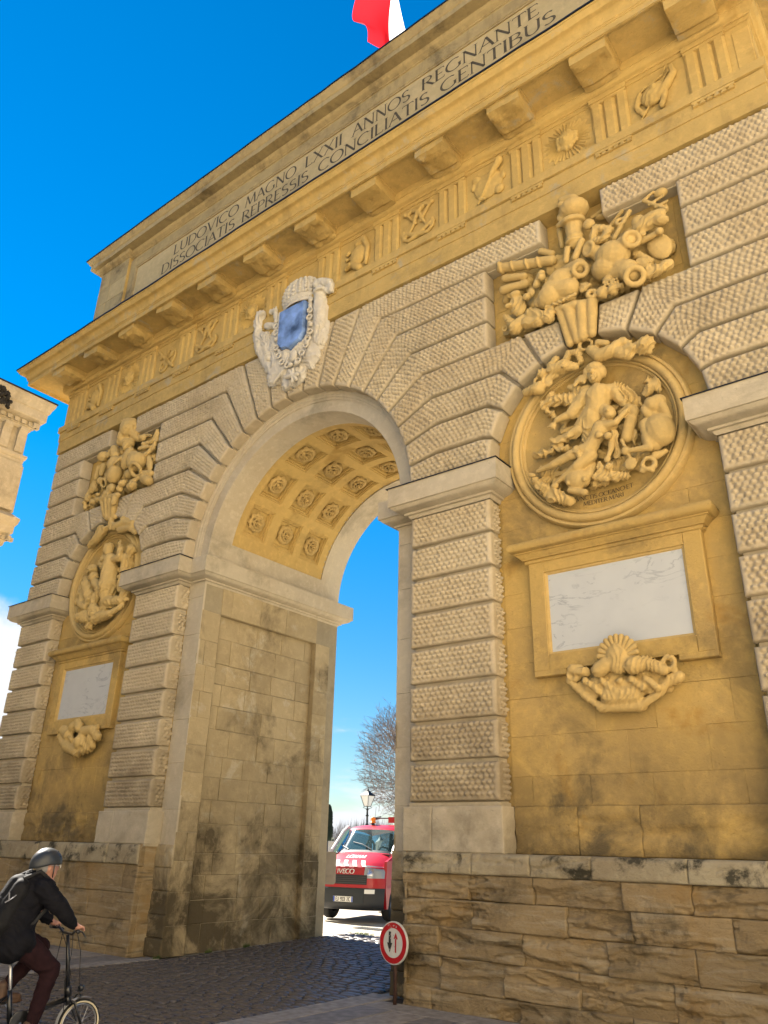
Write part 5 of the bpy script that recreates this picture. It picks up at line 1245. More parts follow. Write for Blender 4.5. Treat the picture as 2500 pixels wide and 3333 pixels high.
SHELL_R2=[('c',(5.309, 0.15, 3.79),0.05,(5.51, 0.15, 3.568),0.05),
 ('c',(5.51, 0.15, 3.568),0.05,(5.704, 0.16, 3.411),0.05),
 ('c',(5.696, 0.18, 3.415),0.07,(6.189, 0.18, 3.401),0.08),
 ('c',(6.196, 0.16, 3.397),0.05,(6.436, 0.15, 3.51),0.05),
 ('c',(6.436, 0.15, 3.51),0.05,(6.58, 0.15, 3.685),0.05),
 ('c',(5.832, 0.17, 3.541),0.13,(6.122, 0.17, 3.529),0.13),
 ('c',(5.591, 0.2, 3.683),0.12,(6.322, 0.2, 3.638),0.12),
 ('e',(5.557, 0.08, 3.738),(0.055,0.05,0.05),0),
 ('e',(5.617, 0.08, 3.692),(0.055,0.05,0.05),0),
 ('e',(5.677, 0.08, 3.646),(0.055,0.05,0.05),0),
 ('e',(5.709, 0.08, 3.603),(0.055,0.05,0.05),0),
 ('e',(5.783, 0.08, 3.715),(0.055,0.05,0.05),0),
 ('e',(5.841, 0.08, 3.669),(0.055,0.05,0.05),0),
 ('e',(5.872, 0.08, 3.627),(0.055,0.05,0.05),0),
 ('e',(5.93, 0.08, 3.582),(0.055,0.05,0.05),0),
 ('e',(6.002, 0.08, 3.692),(0.055,0.05,0.05),0),
 ('e',(6.147, 0.08, 3.697),(0.055,0.05,0.05),0),
 ('e',(6.189, 0.08, 3.659),(0.055,0.05,0.05),0),
 ('e',(6.23, 0.08, 3.622),(0.055,0.05,0.05),0),
 ('e',(6.271, 0.08, 3.585),(0.055,0.05,0.05),0),
 ('e',(6.326, 0.08, 3.678),(0.055,0.05,0.05),0),
 ('e',(6.366, 0.08, 3.641),(0.055,0.05,0.05),0),
 ('e',(6.406, 0.08, 3.604),(0.055,0.05,0.05),0),
 ('e',(6.446, 0.08, 3.568),(0.055,0.05,0.05),0)]
SHELL_L=[('c',(-6.335, 0.1, 3.932),0.1,(-6.075, 0.08, 3.812),0.12),
 ('c',(-6.414, 0.12, 3.787),0.09,(-6.024, 0.1, 3.563),0.13),
 ('c',(-6.024, 0.1, 3.563),0.12,(-5.622, 0.1, 3.444),0.12),
 ('c',(-5.622, 0.1, 3.444),0.11,(-5.274, 0.12, 3.501),0.1),
 ('c',(-5.732, 0.05, 4.035),0.09,(-5.645, 0.05, 3.905),0.1),
 ('e',(-5.936, 0.08, 3.953),(0.14,0.09,0.12),0),
 ('e',(-5.52, 0.0, 3.622),(0.13,0.1,0.14),10),
 ('c',(-5.446, 0.05, 3.842),0.1,(-5.156, 0.06, 3.849),0.1),
 ('c',(-5.156, 0.06, 3.849),0.09,(-4.968, 0.08, 3.695),0.09),
 ('c',(-5.225, 0.08, 3.686),0.09,(-5.156, 0.12, 3.542),0.08),
 ('c',(-5.497, 0.04, 3.771),0.08,(-5.361, 0.05, 3.57),0.08),
 ('c',(-5.065, 0.1, 3.921),0.05,(-5.124, 0.1, 3.828),0.06),
 ('c',(-6.222, 0.08, 3.972),0.05,(-5.849, 0.05, 3.695),0.06)]

def grp(name, loc=(0, 0, 0)):
    o = bpy.data.objects.new(name, None); COL.objects.link(o); o.parent = ARCH; o.empty_display_size = .1; return o
def filler(x0, x1, z0, z1, n_, y, sd_, inside=None, r=(.09, .17)):
    rs = np.random.RandomState(sd_); out = []
    while len(out) < n_:
        x, z = rs.uniform(x0, x1), rs.uniform(z0, z1)
        if inside and not inside(x, z): continue
        a = rs.uniform(0, PI); L = rs.uniform(.08, .26); q = (x+L*math.cos(a), z+L*math.sin(a)*.7)
        if inside and not inside(*q): continue
        out.append(('c', (x, y+rs.uniform(-.05, .06), z), rs.uniform(*r), (q[0], y+rs.uniform(-.05, .06), q[1]), rs.uniform(*r)))
    return out
def face(c, k=1, ang=0):
    """brows, nose, lips and chin for a carved head of radius about .11"""
    x, y, z = c; ca, sa = math.cos(R(ang)), math.sin(R(ang)); f = lambda dx, dz, dy: (x+(dx*ca+dz*sa)*k, y+dy*k, z+(dz*ca-dx*sa)*k)
    return [('c', f(0, .03, -.095), .016*k, f(0, -.02, -.125), .020*k), ('c', f(-.055, .04, -.085), .012*k, f(-.02, .045, -.10), .012*k), ('c', f(.055, .04, -.085), .012*k, f(.02, .045, -.10), .012*k), ('c', f(-.025, -.058, -.095), .011*k, f(.025, -.058, -.095), .011*k), ('e', f(0, -.10, -.075), (.03*k, .025*k, .022*k), 0)]
g = grp('medallion_relief')
def thin(P, k): return [('c', p[1], p[2]*k, p[3], p[4]*k) if p[0] == 'c' else p for p in P]
ROBE = [MED_R_FIGS[i] for i in (6, 7, 8, 9, 14, 15)]; BODY = [p for p in MED_R_FIGS if p not in ROBE]
carve('relief_robe', thin(ROBE, 1.08), S_SCULPT, g, .0115, 1, fold=.020, ffreq=9, seed=51)
h0 = MED_R_FIGS[0][1]; h1 = MED_R_FIGS[16][1]
carve('relief_figures', thin(BODY, .88)+face((h0[0], h0[1]-.01, h0[2]), 1.1)+face((h1[0], h1[1]+.01, h1[2]), .85, -20)+[('c', (5.83+.03*i, .02, 8.05-.02*abs(i-2)), .035, (5.80+.035*i, -.01, 7.99-.03*abs(i-2)), .03) for i in range(5)], S_SCULPT, g, .0115, 2, fine=.003, seed=3)
inm = lambda x, z: (x-5.94)**2+(z-7.17)**2 < .95**2 and not ((x-6.0)**2+(z-8.05)**2 < .35**2) and not ((x-6.5)**2+(z-8.0)**2 < .3**2) and not (x < 5.45 and z > 7.5)
carve('relief_drapery', MED_R_CLOTH+filler(5.2, 6.7, 6.7, 7.75, 30, .235, 61, inm, (.05, .09)), S_SCULPT, g, .0125, 1, fold=.024, ffreq=15, seed=4)
carve('relief_waves', [p for p in MED_R_STUFF if p[1][2] > 6.31]+filler(5.1, 6.8, 6.3, 6.95, 36, .18, 62, lambda x, z: (x-5.94)**2+(z-7.17)**2 < 1.0 and 6.36+.22*abs(x-5.9) < z < 6.66+.25*abs(x-5.9), (.04, .08)), S_SCULPT, g, .0125, 1, fold=.013, ffreq=22, seed=5)
carve('medallion_garland', MED_R_GARLAND, S_SCULPT, ARCH, .013, 1, fold=.009, ffreq=26, seed=6)
g = grp('medallion_relief')
inl = lambda x, z: (x+5.94)**2+(z-7.17)**2 < .95**2
carve('relief_figures', MED_L_FIGS+filler(-6.8, -5.1, 6.4, 7.5, 30, .16, 63, inl, (.05, .10)), S_SCULPT, g, .016, 1, fold=.017, ffreq=12, seed=7)
carve('medallion_garland', MED_L_GARLAND, S_SCULPT, ARCH, .018, 1, fold=.02, ffreq=16, seed=8)
g = grp('war_trophy')
carve('trophy_helmet_and_arms', TRO_R_A, S_SCULPT, g, .0125, 1, fine=.004, seed=9)
carve('trophy_cuirasses', TRO_R_B, S_SCULPT, g, .014, 2, fine=.004, seed=10)
carve('trophy_drapery_and_fruit', TRO_R_C, S_SCULPT, g, .0125, 1, fold=.013, ffreq=15, seed=11)
carve('trophy_greaves', TRO_R_LEGS, S_SCULPT, g, .013, 2, fine=.003, seed=12)
int_ = lambda x, z: 4.62 < x < 7.35 and 9.35 < z < (11.1 if 5.62 < x < 6.28 else 10.45) and not (x < 4.95 and 9.9 < z < 10.1)
carve('trophy_cloth', filler(4.6, 7.4, 9.3, 10.6, 62, .20, 64, int_, (.08, .15)), S_SCULPT, g, .015, 1, fold=.022, ffreq=9, seed=24)
g = grp('war_trophy')
carve('trophy_bust_and_banners', TRO_L_A, S_SCULPT, g, .016, 1, fold=.016, ffreq=13, seed=13)
carve('trophy_cuirasses', TRO_L_B, S_SCULPT, g, .016, 2, fine=.004, seed=14)
carve('trophy_drapery_and_masks', TRO_L_C, S_SCULPT, g, .016, 1, fold=.013, ffreq=14, seed=15)
carve('trophy_greaves', TRO_L_LEGS, S_SCULPT, g, .016, 2, fine=.003, seed=16)
carve('trophy_cloth', filler(-7.4, -4.5, 9.3, 10.6, 56, .20, 65, lambda x, z: -7.3 < x < -4.6 and 9.35 < z < (11.1 if -6.25 < x < -5.62 else 10.45), (.08, .15)), S_SCULPT, g, .02, 1, fold=.022, ffreq=9, seed=25)
g = grp('coat_of_arms')
carve('mantle', SHD_MANTLE, S_SHIELD, g, .016, 1, fold=.012, ffreq=14, seed=19, axis=(1, .2, .1))
for p in SHD_CHAIN: mb = MB(); prim(mb, p); mb.build('chain_link', S_SHIELD, g, smooth=True)
g = grp('shell_ornament')
carve('shell_scrolls', SHELL_R, S_SCULPT, g, .013, 1, fold=.011, ffreq=18, seed=21)
for a in np.linspace(.12, PI-.12, 11): mb = MB(); prim(mb, ('c', (6.02+.03*math.cos(a), .05, 3.98), .016, (6.02+.24*math.cos(a), .035, 3.98+.25*math.sin(a)), .036)); mb.build('shell_rib', S_SCULPT, g, smooth=True)
carve('shell_garland', SHELL_R2+filler(5.5, 6.5, 3.55, 3.85, 20, .20, 66, None, (.05, .08)), S_SCULPT, g, .013, 1, fold=.007, ffreq=22, seed=22)
carve('shell_ornament', SHELL_L, S_SCULPT, ARCH, .018, 1, fold=.015, ffreq=13, seed=23)
# shield panel and strap of the coat of arms, metope reliefs
S_BLUE = plain('blue_marble', (.20, .31, .58), .45, var=.75, bscale=3.4)
S_BLUE.node_tree.nodes['Noise Texture'].inputs['Detail'].default_value = 7
for o in list(ARCH.children):
    if o.name.startswith('coat_of_arms'): coat = o
pts = [(-.34, 11.90), (.33, 11.90), (.35, 11.14), (.26, 11.01), (.10, 10.95), (.0, 10.89), (-.10, 10.96), (-.24, 10.99), (-.33, 11.12)]
mb = MB(); n_ = len(pts)
c = (0, 11.4); V = [(x, -.25, z) for x, z in pts]+[(c[0]+(x-c[0])*1.05, -.19, c[1]+(z-c[1])*1.04) for x, z in pts]+[(c[0]+(x-c[0])*1.05, -.05, c[1]+(z-c[1])*1.04) for x, z in pts]
mb.add(V, [tuple(range(n_))[::-1]]+[(i, (i+1) % n_, n_+(i+1) % n_, n_+i) for i in range(n_)]+[(n_+i, n_+(i+1) % n_, 2*n_+(i+1) % n_, 2*n_+i) for i in range(n_)]); mb.build('shield_panel', S_BLUE, coat)
mb = MB(); V = []
ring = [(c[0]+(x-c[0])*1.28, -.13, c[1]+(z-c[1])*1.13) for x, z in pts[1:]+pts[:1]]; fine_ = []
for i in range(len(ring)):
    a, b = np.array(ring[i]), np.array(ring[(i+1) % len(ring)]); m = max(1, int(np.linalg.norm(b-a)/.08)); fine_ += [tuple(a+(b-a)*q/m) for q in range(m)]
for i, p in enumerate(fine_[:-8]): mb.ell(p, (.055, .06, .055), nu=7, nv=5)
mb.tube(fine_[:-8], .05, 8); mb.build('wreath', S_SHIELD, coat, smooth=True)
carve('mantle_lining', [('e', (-.42, -.0, 11.3), (.50, .13, .75), 8), ('e', (.42, -.0, 11.3), (.46, .13, .75), -6), ('e', (0, -.0, 10.8), (.55, .14, .6), 0), ('e', (-.45, -.02, 10.7), (.30, .13, .45), 25), ('e', (.42, -.02, 10.75), (.28, .13, .42), -20), ('e', (.0, -.0, 10.35), (.36, .13, .30), 0), ('e', (-.15, .0, 10.25), (.2, .12, .2), 0)], S_SHIELD, coat, .02, 2, fold=.016, ffreq=10, seed=45, axis=(1, .2, .35))
mb = MB(); mb.lathe([(.40, 12.0), (.43, 11.99), (.445, 12.03), (.43, 12.05), (.43, 12.13), (.45, 12.15), (.455, 12.19), (.43, 12.21), (.46, 12.34), (.44, 12.47), (.36, 12.58), (.22, 12.66), (.10, 12.69), (.10, 12.74), (.0, 12.78)], (0, 0, 0), 'z', 48)
V = mb.V[0]; V[:, 1] = V[:, 1]*.52+.0; mb.build('crown', S_SHIELD, coat, smooth=True)
for k in range(9):
    a = PI+PI*(k+.5)/9; mb = MB()
    for i_ in range(8):
        t = i_/7; r_ = .445+.035*math.sin(t*PI)-.36*t**2.2; z_ = 12.22+.44*math.sin(t*PI/2); mb.ell((r_*math.cos(a)*1.02, r_*math.sin(a)*.54, z_), (.050, .03, .045), nu=8, nv=6)
    mb.build('crown_band', S_SHIELD, coat, smooth=True)
for k in range(14):
    a = PI+PI*(k+.5)/14; mb = MB(); mb.ell((.455*math.cos(a), .455*.53*math.sin(a), 12.235), (.026, .022, .045), nu=8, nv=6); mb.ell((.44*math.cos(a), .44*.53*math.sin(a), 12.09), (.02, .014, .022), nu=8, nv=5); mb.build('crown_pearl', S_SHIELD, coat, smooth=True)

def rel(name, prims, **k): return carve(name, prims, S_OCHRE, ARCH, .015, 1, **k)
def sun_face(cx, cz=12.60):
    pr = [('e', (cx, -.03, cz), (.13, .10, .165), 0), ('e', (cx, -.12, cz-.02), (.022, .03, .04), 0), ('e', (cx-.05, -.115, cz+.03), (.028, .02, .014), 0), ('e', (cx+.05, -.115, cz+.03), (.028, .02, .014), 0), ('e', (cx, -.112, cz-.085), (.04, .02, .014), 0)]
    for i in range(15):
        a = 2*PI*i/15; rr = .16+.02*math.sin(i*2.3); pr.append(('e', (cx+rr*math.cos(a), -.02, cz+rr*1.1*math.sin(a)), (.05, .05, .045), -math.degrees(a)))
    o = rel('metope_sun_face', pr, fold=.006, ffreq=26, seed=31)
    mb = MB()
    for i in range(36):
        a = 2*PI*(i+.5)/36; r2 = min(.43/max(abs(math.cos(a)), .3), .42/max(abs(math.sin(a)), .3), .44)*(1 if i % 2 else .88); w_ = .022
        ca, sa = math.cos(a), math.sin(a); px, pz = -sa*w_, ca*w_; p1 = (cx+.2*ca, cz+.2*sa); p2 = (cx+r2*ca, cz+r2*sa)
        mb.add([(p1[0]+px*.6, .0, p1[1]+pz*.6), (p2[0]+px, .0, p2[1]+pz), (p2[0]-px, .0, p2[1]-pz), (p1[0]-px*.6, .0, p1[1]-pz*.6), (p1[0], -.035, p1[1]), (p2[0], -.022, p2[1])], [(0, 1, 5, 4), (1, 2, 5), (2, 3, 4, 5), (3, 0, 4)])
    mb.build('metope_rays', S_OCHRE, ARCH)
    return o
def monogram(cx, cz=12.58):
    def curve(m): 
        P = [(-.26, .30), (-.14, .37), (-.02, .26), (-.08, .05), (-.2, -.18), (-.33, -.26), (-.36, -.16), (-.24, -.18), (-.02, -.30), (.2, -.36), (.34, -.26), (.33, -.13)]
        return [('c', (cx+m*P[i][0], -.025, cz+P[i][1]), .036+.014*math.sin(i), (cx+m*P[i+1][0], -.035, cz+P[i+1][1]), .036+.014*math.sin(i+1)) for i in range(len(P)-1)]
    return rel('metope_monogram', curve(1)+curve(-1)+[('e', (cx+.3*s_, -.03, cz+.33), (.06, .05, .05), 0) for s_ in (-1, 1)]+[('e', (cx+.33*s_, -.03, cz-.12), (.05, .05, .05), 0) for s_ in (-1, 1)]+[('c', (cx+.28*s_, -.03, cz+.33), .035, (cx+.05*s_, -.03, cz+.0), .03) for s_ in (-1, 1)], seed=33)
def helmet(cx, cz=12.55):
    return rel('metope_helmet', [('e', (cx+.05, -.03, cz+.0), (.20, .10, .24), 10), ('c', (cx-.12, -.05, cz-.18), .08, (cx-.25, -.05, cz-.22), .05), ('c', (cx+.02, -.05, cz+.28), .06, (cx+.2, -.05, cz+.33), .08), ('c', (cx+.2, -.05, cz+.33), .08, (cx+.3, -.04, cz+.1), .06), ('c', (cx+.3, -.04, cz+.1), .06, (cx+.26, -.04, cz-.3), .04), ('c', (cx-.05, -.05, cz-.22), .07, (cx+.1, -.05, cz-.34), .09), ('e', (cx-.2, -.05, cz+.15), (.08, .05, .05), -30), ('e', (cx-.23, -.04, cz+.02), (.07, .04, .04), 0)], fold=.008, ffreq=22, seed=34)
def targe(cx, cz=12.57):
    return rel('metope_shield', [('e', (cx, -.01, cz), (.30, .06, .30), 10), ('e', (cx-.22, -.02, cz+.24), (.10, .05, .08), 30), ('e', (cx+.22, -.02, cz-.22), (.10, .05, .10), 30), ('c', (cx-.18, -.07, cz-.38), .02, (cx+.10, -.09, cz+.12), .03), ('c', (cx+.10, -.09, cz+.12), .045, (cx+.28, -.09, cz+.36), .07), ('c', (cx-.14, -.07, cz-.30), .04, (cx-.05, -.07, cz-.33), .03), ('e', (cx-.3, -.02, cz+.1), (.05, .04, .08), 0), ('e', (cx+.31, -.02, cz+.05), (.05, .04, .08), 0)], fold=.005, ffreq=30, seed=35)
def dolphin(cx, cz=12.58):
    return rel('metope_dolphin', [('e', (cx-.05, -.04, cz-.02), (.19, .10, .22), 30), ('e', (cx-.02, -.12, cz+.05), (.06, .05, .06), 0), ('c', (cx+.05, -.04, cz-.1), .09, (cx+.28, -.05, cz+.18), .06), ('c', (cx+.28, -.05, cz+.18), .06, (cx+.27, -.05, cz+.32), .05), ('c', (cx+.12, -.05, cz-.12), .05, (cx+.05, -.05, cz-.34), .05), ('c', (cx-.26, -.03, cz+.12), .05, (cx-.33, -.03, cz-.1), .05), ('c', (cx-.33, -.03, cz-.1), .05, (cx-.24, -.03, cz-.32), .04), ('c', (cx-.22, -.02, cz+.2), .03, (cx+.1, -.02, cz+.3), .03), ('c', (cx-.28, -.03, cz-.4), .02, (cx+.2, -.04, cz+.3), .02), ('c', (cx+.2, -.05, cz+.3), .025, (cx+.28, -.05, cz+.4), .02), ('c', (cx+.14, -.05, cz+.32), .02, (cx+.2, -.05, cz+.43), .02)], fold=.006, ffreq=24, seed=36)
def scrolls(cx, cz=12.57):
    return rel('metope_cartouche', [('t', (cx+.12, -.02, cz+.16), .14, .03, (0, -1, 0)), ('t', (cx+.12, -.02, cz+.16), .07, .025, (0, -1, 0)), ('t', (cx+.14, -.02, cz+.02), .22, .03, (0, -1, 0)), ('t', (cx-.08, -.02, cz-.18), .14, .03, (0, -1, 0)), ('t', (cx-.06, -.02, cz-.2), .07, .025, (0, -1, 0)), ('c', (cx-.28, -.02, cz+.3), .05, (cx+.3, -.02, cz-.3), .05), ('e', (cx-.2, -.03, cz+.15), (.08, .05, .1), 0)], fold=.005, ffreq=28, seed=37)
P_ = 1.511
helmet(P_); monogram(2*P_+.0); targe(3*P_); sun_face(4*P_); dolphin(5*P_)
sun_face(-P_); monogram(-2*P_); scrolls(-3*P_); sun_face(-4*P_); helmet(-5*P_)
for x0, x1 in ((8.70, 8.94), (-8.94, -8.70)): mb = MB(); mb.box(x0, x1, -.012, .01, 12.2, 12.95, .01); mb.build('corner_metope', S_OCHRE, ARCH)
# ------------------------------------------------------------------ the ground
def paving_mat(name, c1, c2, sx_, sy_, bump=.3, rough=.8, rot=0, dirt=.35):
    m, t, b = nodes(name); N = t.nodes.new; L = t.links.new; g = N('ShaderNodeNewGeometry')
    mp_ = N('ShaderNodeMapping'); mp_.inputs['Rotation'].default_value = (0, 0, rot); L(g.outputs['Position'], mp_.inputs[0])
    br = N('ShaderNodeTexBrick'); br.inputs['Scale'].default_value = 1; br.inputs['Brick Width'].default_value = sx_; br.inputs['Row Height'].default_value = sy_; br.inputs['Mortar Size'].default_value = .006
    br.inputs['Color1'].default_value = (*c1, 1); br.inputs['Color2'].default_value = (*c2, 1); br.inputs['Mortar'].default_value = (c1[0]*.4, c1[1]*.4, c1[2]*.4, 1); L(mp_.outputs[0], br.inputs[0])
    n_ = N('ShaderNodeTexNoise'); n_.inputs['Scale'].default_value = 1.2; n_.inputs['Detail'].default_value = 9; n_.inputs['Roughness'].default_value = .7; L(g.outputs['Position'], n_.inputs['Vector'])
    r = N('ShaderNodeMapRange'); r.inputs[1].default_value = .35; r.inputs[2].default_value = .7; r.inputs[3].default_value = 1+dirt*.3; r.inputs[4].default_value = 1-dirt; L(n_.outputs[0], r.inputs[0])
    vm = N('ShaderNodeVectorMath'); vm.operation = 'SCALE'; L(br.outputs[0], vm.inputs[0]); L(r.outputs[0], vm.inputs['Scale']); L(vm.outputs[0], b.inputs['Base Color'])
    n2 = N('ShaderNodeTexNoise'); n2.inputs['Scale'].default_value = 40; n2.inputs['Detail'].default_value = 6; L(g.outputs['Position'], n2.inputs['Vector'])
    bp = N('ShaderNodeBump'); bp.inputs['Strength'].default_value = bump; bp.inputs['Distance'].default_value = .01; L(n2.outputs[0], bp.inputs['Height']); L(bp.outputs[0], b.inputs['Normal']); b.inputs['Roughness'].default_value = rough
    return m
G_FAR = paving_mat('pale_paving', (.46, .41, .32), (.40, .36, .29), .9, .45, dirt=.3)
G_SLAB = plain('pavement_slab_stone', (.30, .26, .215), .75, var=.3, bump=.35, bscale=9)
G_SLAB2 = plain('grey_slab_stone', (.205, .185, .165), .7, var=.3, bump=.35, bscale=9)
G_COB = plain('cobble_stone', (.095, .080, .068), .38, var=.45, bump=.5, bscale=26)
G_JOINT = plain('joint_dirt', (.045, .036, .028), .95, var=.4, bump=.6, bscale=30)
def gz(y): return 0 if y < .5 else min(.10, (y-.5)*.028)
ys = [-2500, -60, -20, -6, 0, .5, 1.5, 2.5, 3.5, 4.2, 60, 300, 2500]; xs = [-2500, -60, -12, -2.42, 2.2, 12, 60, 2500]
V = [(x, y, gz(y)-.03) for y in ys for x in xs]; F = [(j*len(xs)+i, j*len(xs)+i+1, (j+1)*len(xs)+i+1, (j+1)*len(xs)+i) for j in range(len(ys)-1) for i in range(len(xs)-1)]
GR = struct(link('ground', np_mesh('ground', V, F, G_FAR)))
# lane bed and its cobbles
XL, XR = -2.36, 2.14
mb = MB(); yb = [-9, -6, -3, 0, .5, 2, 3.2, 4.07, 5.15]
V = [(x, y, gz(y)-.014) for y in yb for x in (XL, XR)]; mb.add(V, [(2*i, 2*i+1, 2*i+3, 2*i+2) for i in range(len(yb)-1)])
LANE = struct(mb.build('cobbled_lane', G_JOINT))
def cobble_mesh(i):
    rs = np.random.RandomState(300+i); hx, hy = .5, .5; V = []
    for (f, z) in ((.70, 0), (.90, -.10), (1.0, -.34), (.98, -1.1)):
        for cx, cy in ((-1, -.55), (-.6, -1), (.6, -1), (1, -.55), (1, .55), (.6, 1), (-.6, 1), (-1, .55)): V.append((cx*hx*f+rs.uniform(-.022, .022), cy*hy*f+rs.uniform(-.022, .022), z+rs.uniform(-.05, .05)))
    V.append((rs.uniform(-.1, .1), rs.uniform(-.1, .1), .10)); F = []
    for k in range(3):
        for q in range(8): F.append((k*8+(q+1) % 8, k*8+q, (k+1)*8+q, (k+1)*8+(q+1) % 8))
    F += [(32, q, (q+1) % 8) for q in range(8)]
    return V, F
CM = [cobble_mesh(i) for i in range(8)]; cobs = []
y = -4.9; rowi = 0
while y < 5.1:
    h = .150+RS.uniform(-.012, .014); x = XL+.02; rowi += 1
    while x < XR-.05:
        l = RS.uniform(.19, .31)
        if XR-x-l < .12: l = XR-x-.01
        cobs.append((x+l/2, y+h/2+.012*math.sin(x*2.2+rowi)+.05*math.sin(x*.9), l-.026, h-.024, RS.uniform(-.05, .05), RS.randint(8), RS.uniform(-.004, .005))); x += l
    y += h
MES = [np_mesh('cobblestone', v, f, G_COB, True) for v, f in CM]
camp = np.array((9.548, -9.073)); inview = []
for c in cobs:
    P = np.array((c[0], c[1], gz(c[1])))-np.array(cam.location); z_ = P@np.array(cf_); px = 1250+2512*(P@np.array(cr_))/z_; py = 1666.5-2512*(P@np.array(cu_))/z_
    inview.append((-40 < px < 2540 and py < 3380, -z_*1.0))
order = sorted(range(len(cobs)), key=lambda i: (not inview[i][0], -inview[i][1])); near = set(order[:300]); rest = MB()
for i, (x, y, l, h, a, k, dz) in enumerate(cobs):
    if i in near:
        o = link('cobblestone', MES[k], LANE); o.location = (x, y, gz(y)+.006+dz); o.scale = (l, h, .05); o.rotation_euler = (RS.uniform(-.03, .03), RS.uniform(-.03, .03), a)
    else:
        v = np.array(CM[k][0])*(l, h, .05); ca, sa = math.cos(a), math.sin(a); v = np.stack([v[:, 0]*ca-v[:, 1]*sa+x, v[:, 0]*sa+v[:, 1]*ca+y, v[:, 2]+gz(y)+.006+dz], 1); rest.add(v, CM[k][1])
o = rest.build('cobblestones', G_COB, LANE, smooth=True); o['kind'] = 'stuff'
# slab pavements on both sides
def pavement(name, strips, mat, base):
    mb = MB(); x0, x1, y0, y1 = base; mb.box(x0, x1, y0, y1, -.05, -.012); p = struct(mb.build(name, G_JOINT)); n_ = 0
    for (sx0, sx1, sy0, sy1, ln, along, m_, nm) in strips:
        u0, u1 = (sy0, sy1) if along == 'y' else (sx0, sx1); u = u0
        while u < u1-1e-6:
            l = ln*RS.uniform(.7, 1.3)
            if u1-u-l < ln*.4: l = u1-u
            a = (sx0, sx1, u, u+l) if along == 'y' else (u, u+l, sy0, sy1); c = ((a[0]+a[1])/2, (a[2]+a[3])/2); q = MB(); hx, hy = (a[1]-a[0])/2-.004, (a[3]-a[2])/2-.004; b = .006
            V = [(-hx+b, -hy+b, 0), (hx-b, -hy+b, 0), (hx-b, hy-b, 0), (-hx+b, hy-b, 0), (-hx, -hy, -.008), (hx, -hy, -.008), (hx, hy, -.008), (-hx, hy, -.008), (-hx, -hy, -.04), (hx, -hy, -.04), (hx, hy, -.04), (-hx, hy, -.04)]
            q.add(V, [(0, 1, 2, 3)]+[(4+k, 4+(k+1) % 4, (k+1) % 4, k) for k in range(4)]+[(8+k, 8+(k+1) % 4, 4+(k+1) % 4, 4+k) for k in range(4)])
            q.build('paving_slab', m_, p, loc=(c[0], c[1], .004+RS.uniform(-.003, .003))); u += l; n_ += 1
    return p
pavement('left_pavement', [(XL-.34, XL-.005, -7.5, .25, 1.0, 'y', G_SLAB, '')]+[(XL-.34-.62*(i+1), XL-.345-.62*i, -7.5, -.07, .9, 'y', G_SLAB if i % 3 else G_SLAB2, '') for i in range(7)], G_SLAB, (-7.2, XL, -7.6, .28))
pavement('right_pavement', [(XR+.005, XR+.42, -7.5, .27, 1.1, 'y', G_SLAB, '')]+[(XR+.425+.5*i, XR+.92+.5*i, -7.5, -.5, .8, 'y', G_SLAB2 if i % 2 == 0 else G_SLAB, '') for i in range(11)]+[(XR+.425, 9.2, -.495, -.07, 1.0, 'x', G_SLAB, '')], G_SLAB, (XR, 9.3, -7.6, .28))
# strip of drain and weeds beyond the passage
mb = MB(); mb.add([(-3.0, 6.2, .101), (-2.2, 6.2, .101), (-2.2, 6.62, .101), (-3.0, 6.62, .101)], [(0, 1, 2, 3)])
for i in range(11): mb.box(-2.97+.07*i, -2.935+.07*i, 6.24, 6.58, .095, .108)
tag(mb.build('drain_grate', plain('drain_iron', (.09, .085, .075), .7, .3), loc=(-.25, 0, -.022)), 'small flat grey drain grate in the pale paving in front of the red van', 'drain grate')
mb = MB()
for i in range(260):
    x, y_ = -2.1+RS.uniform(-.45, .45)*RS.uniform(.2, 1), 5.25+RS.uniform(-.12, .12); a = RS.uniform(0, 6.3); hh = RS.uniform(.02, .06); z_ = gz(y_)-.02
    mb.add([(x, y_, z_), (x+.01*math.cos(a), y_+.01*math.sin(a), z_), (x+.03*math.cos(a+1), y_+.03*math.sin(a+1), z_+hh)], [(0, 1, 2)])
tag(mb.build('weeds', plain('weed_green', (.09, .14, .03), .8)), kind='stuff')
# small weeds at the foot of the passage wall
mb = MB()
for i in range(160):
    k = RS.choice(3); x, y_ = (-2.40, (1.3, .2, 2.2)[k]+RS.uniform(-.08, .08)); a = RS.uniform(-1.2, 1.2); hh = RS.uniform(.03, .10); z_ = gz(y_)-.02
    mb.add([(x, y_, z_), (x, y_+.012, z_), (x+.05*math.cos(a), y_+.05*math.sin(a), z_+hh)], [(0, 1, 2)])
tag(mb.build('weeds', MATS['weed_green']), kind='stuff')

# ------------------------------------------------------------------ town houses around the square
def facade_windows(mb, fr, O, U, N, w_, h, nx, nz, z0, zstep, ww, wh):
    O, U, N = (np.array(v, float) for v in (O, U, N))
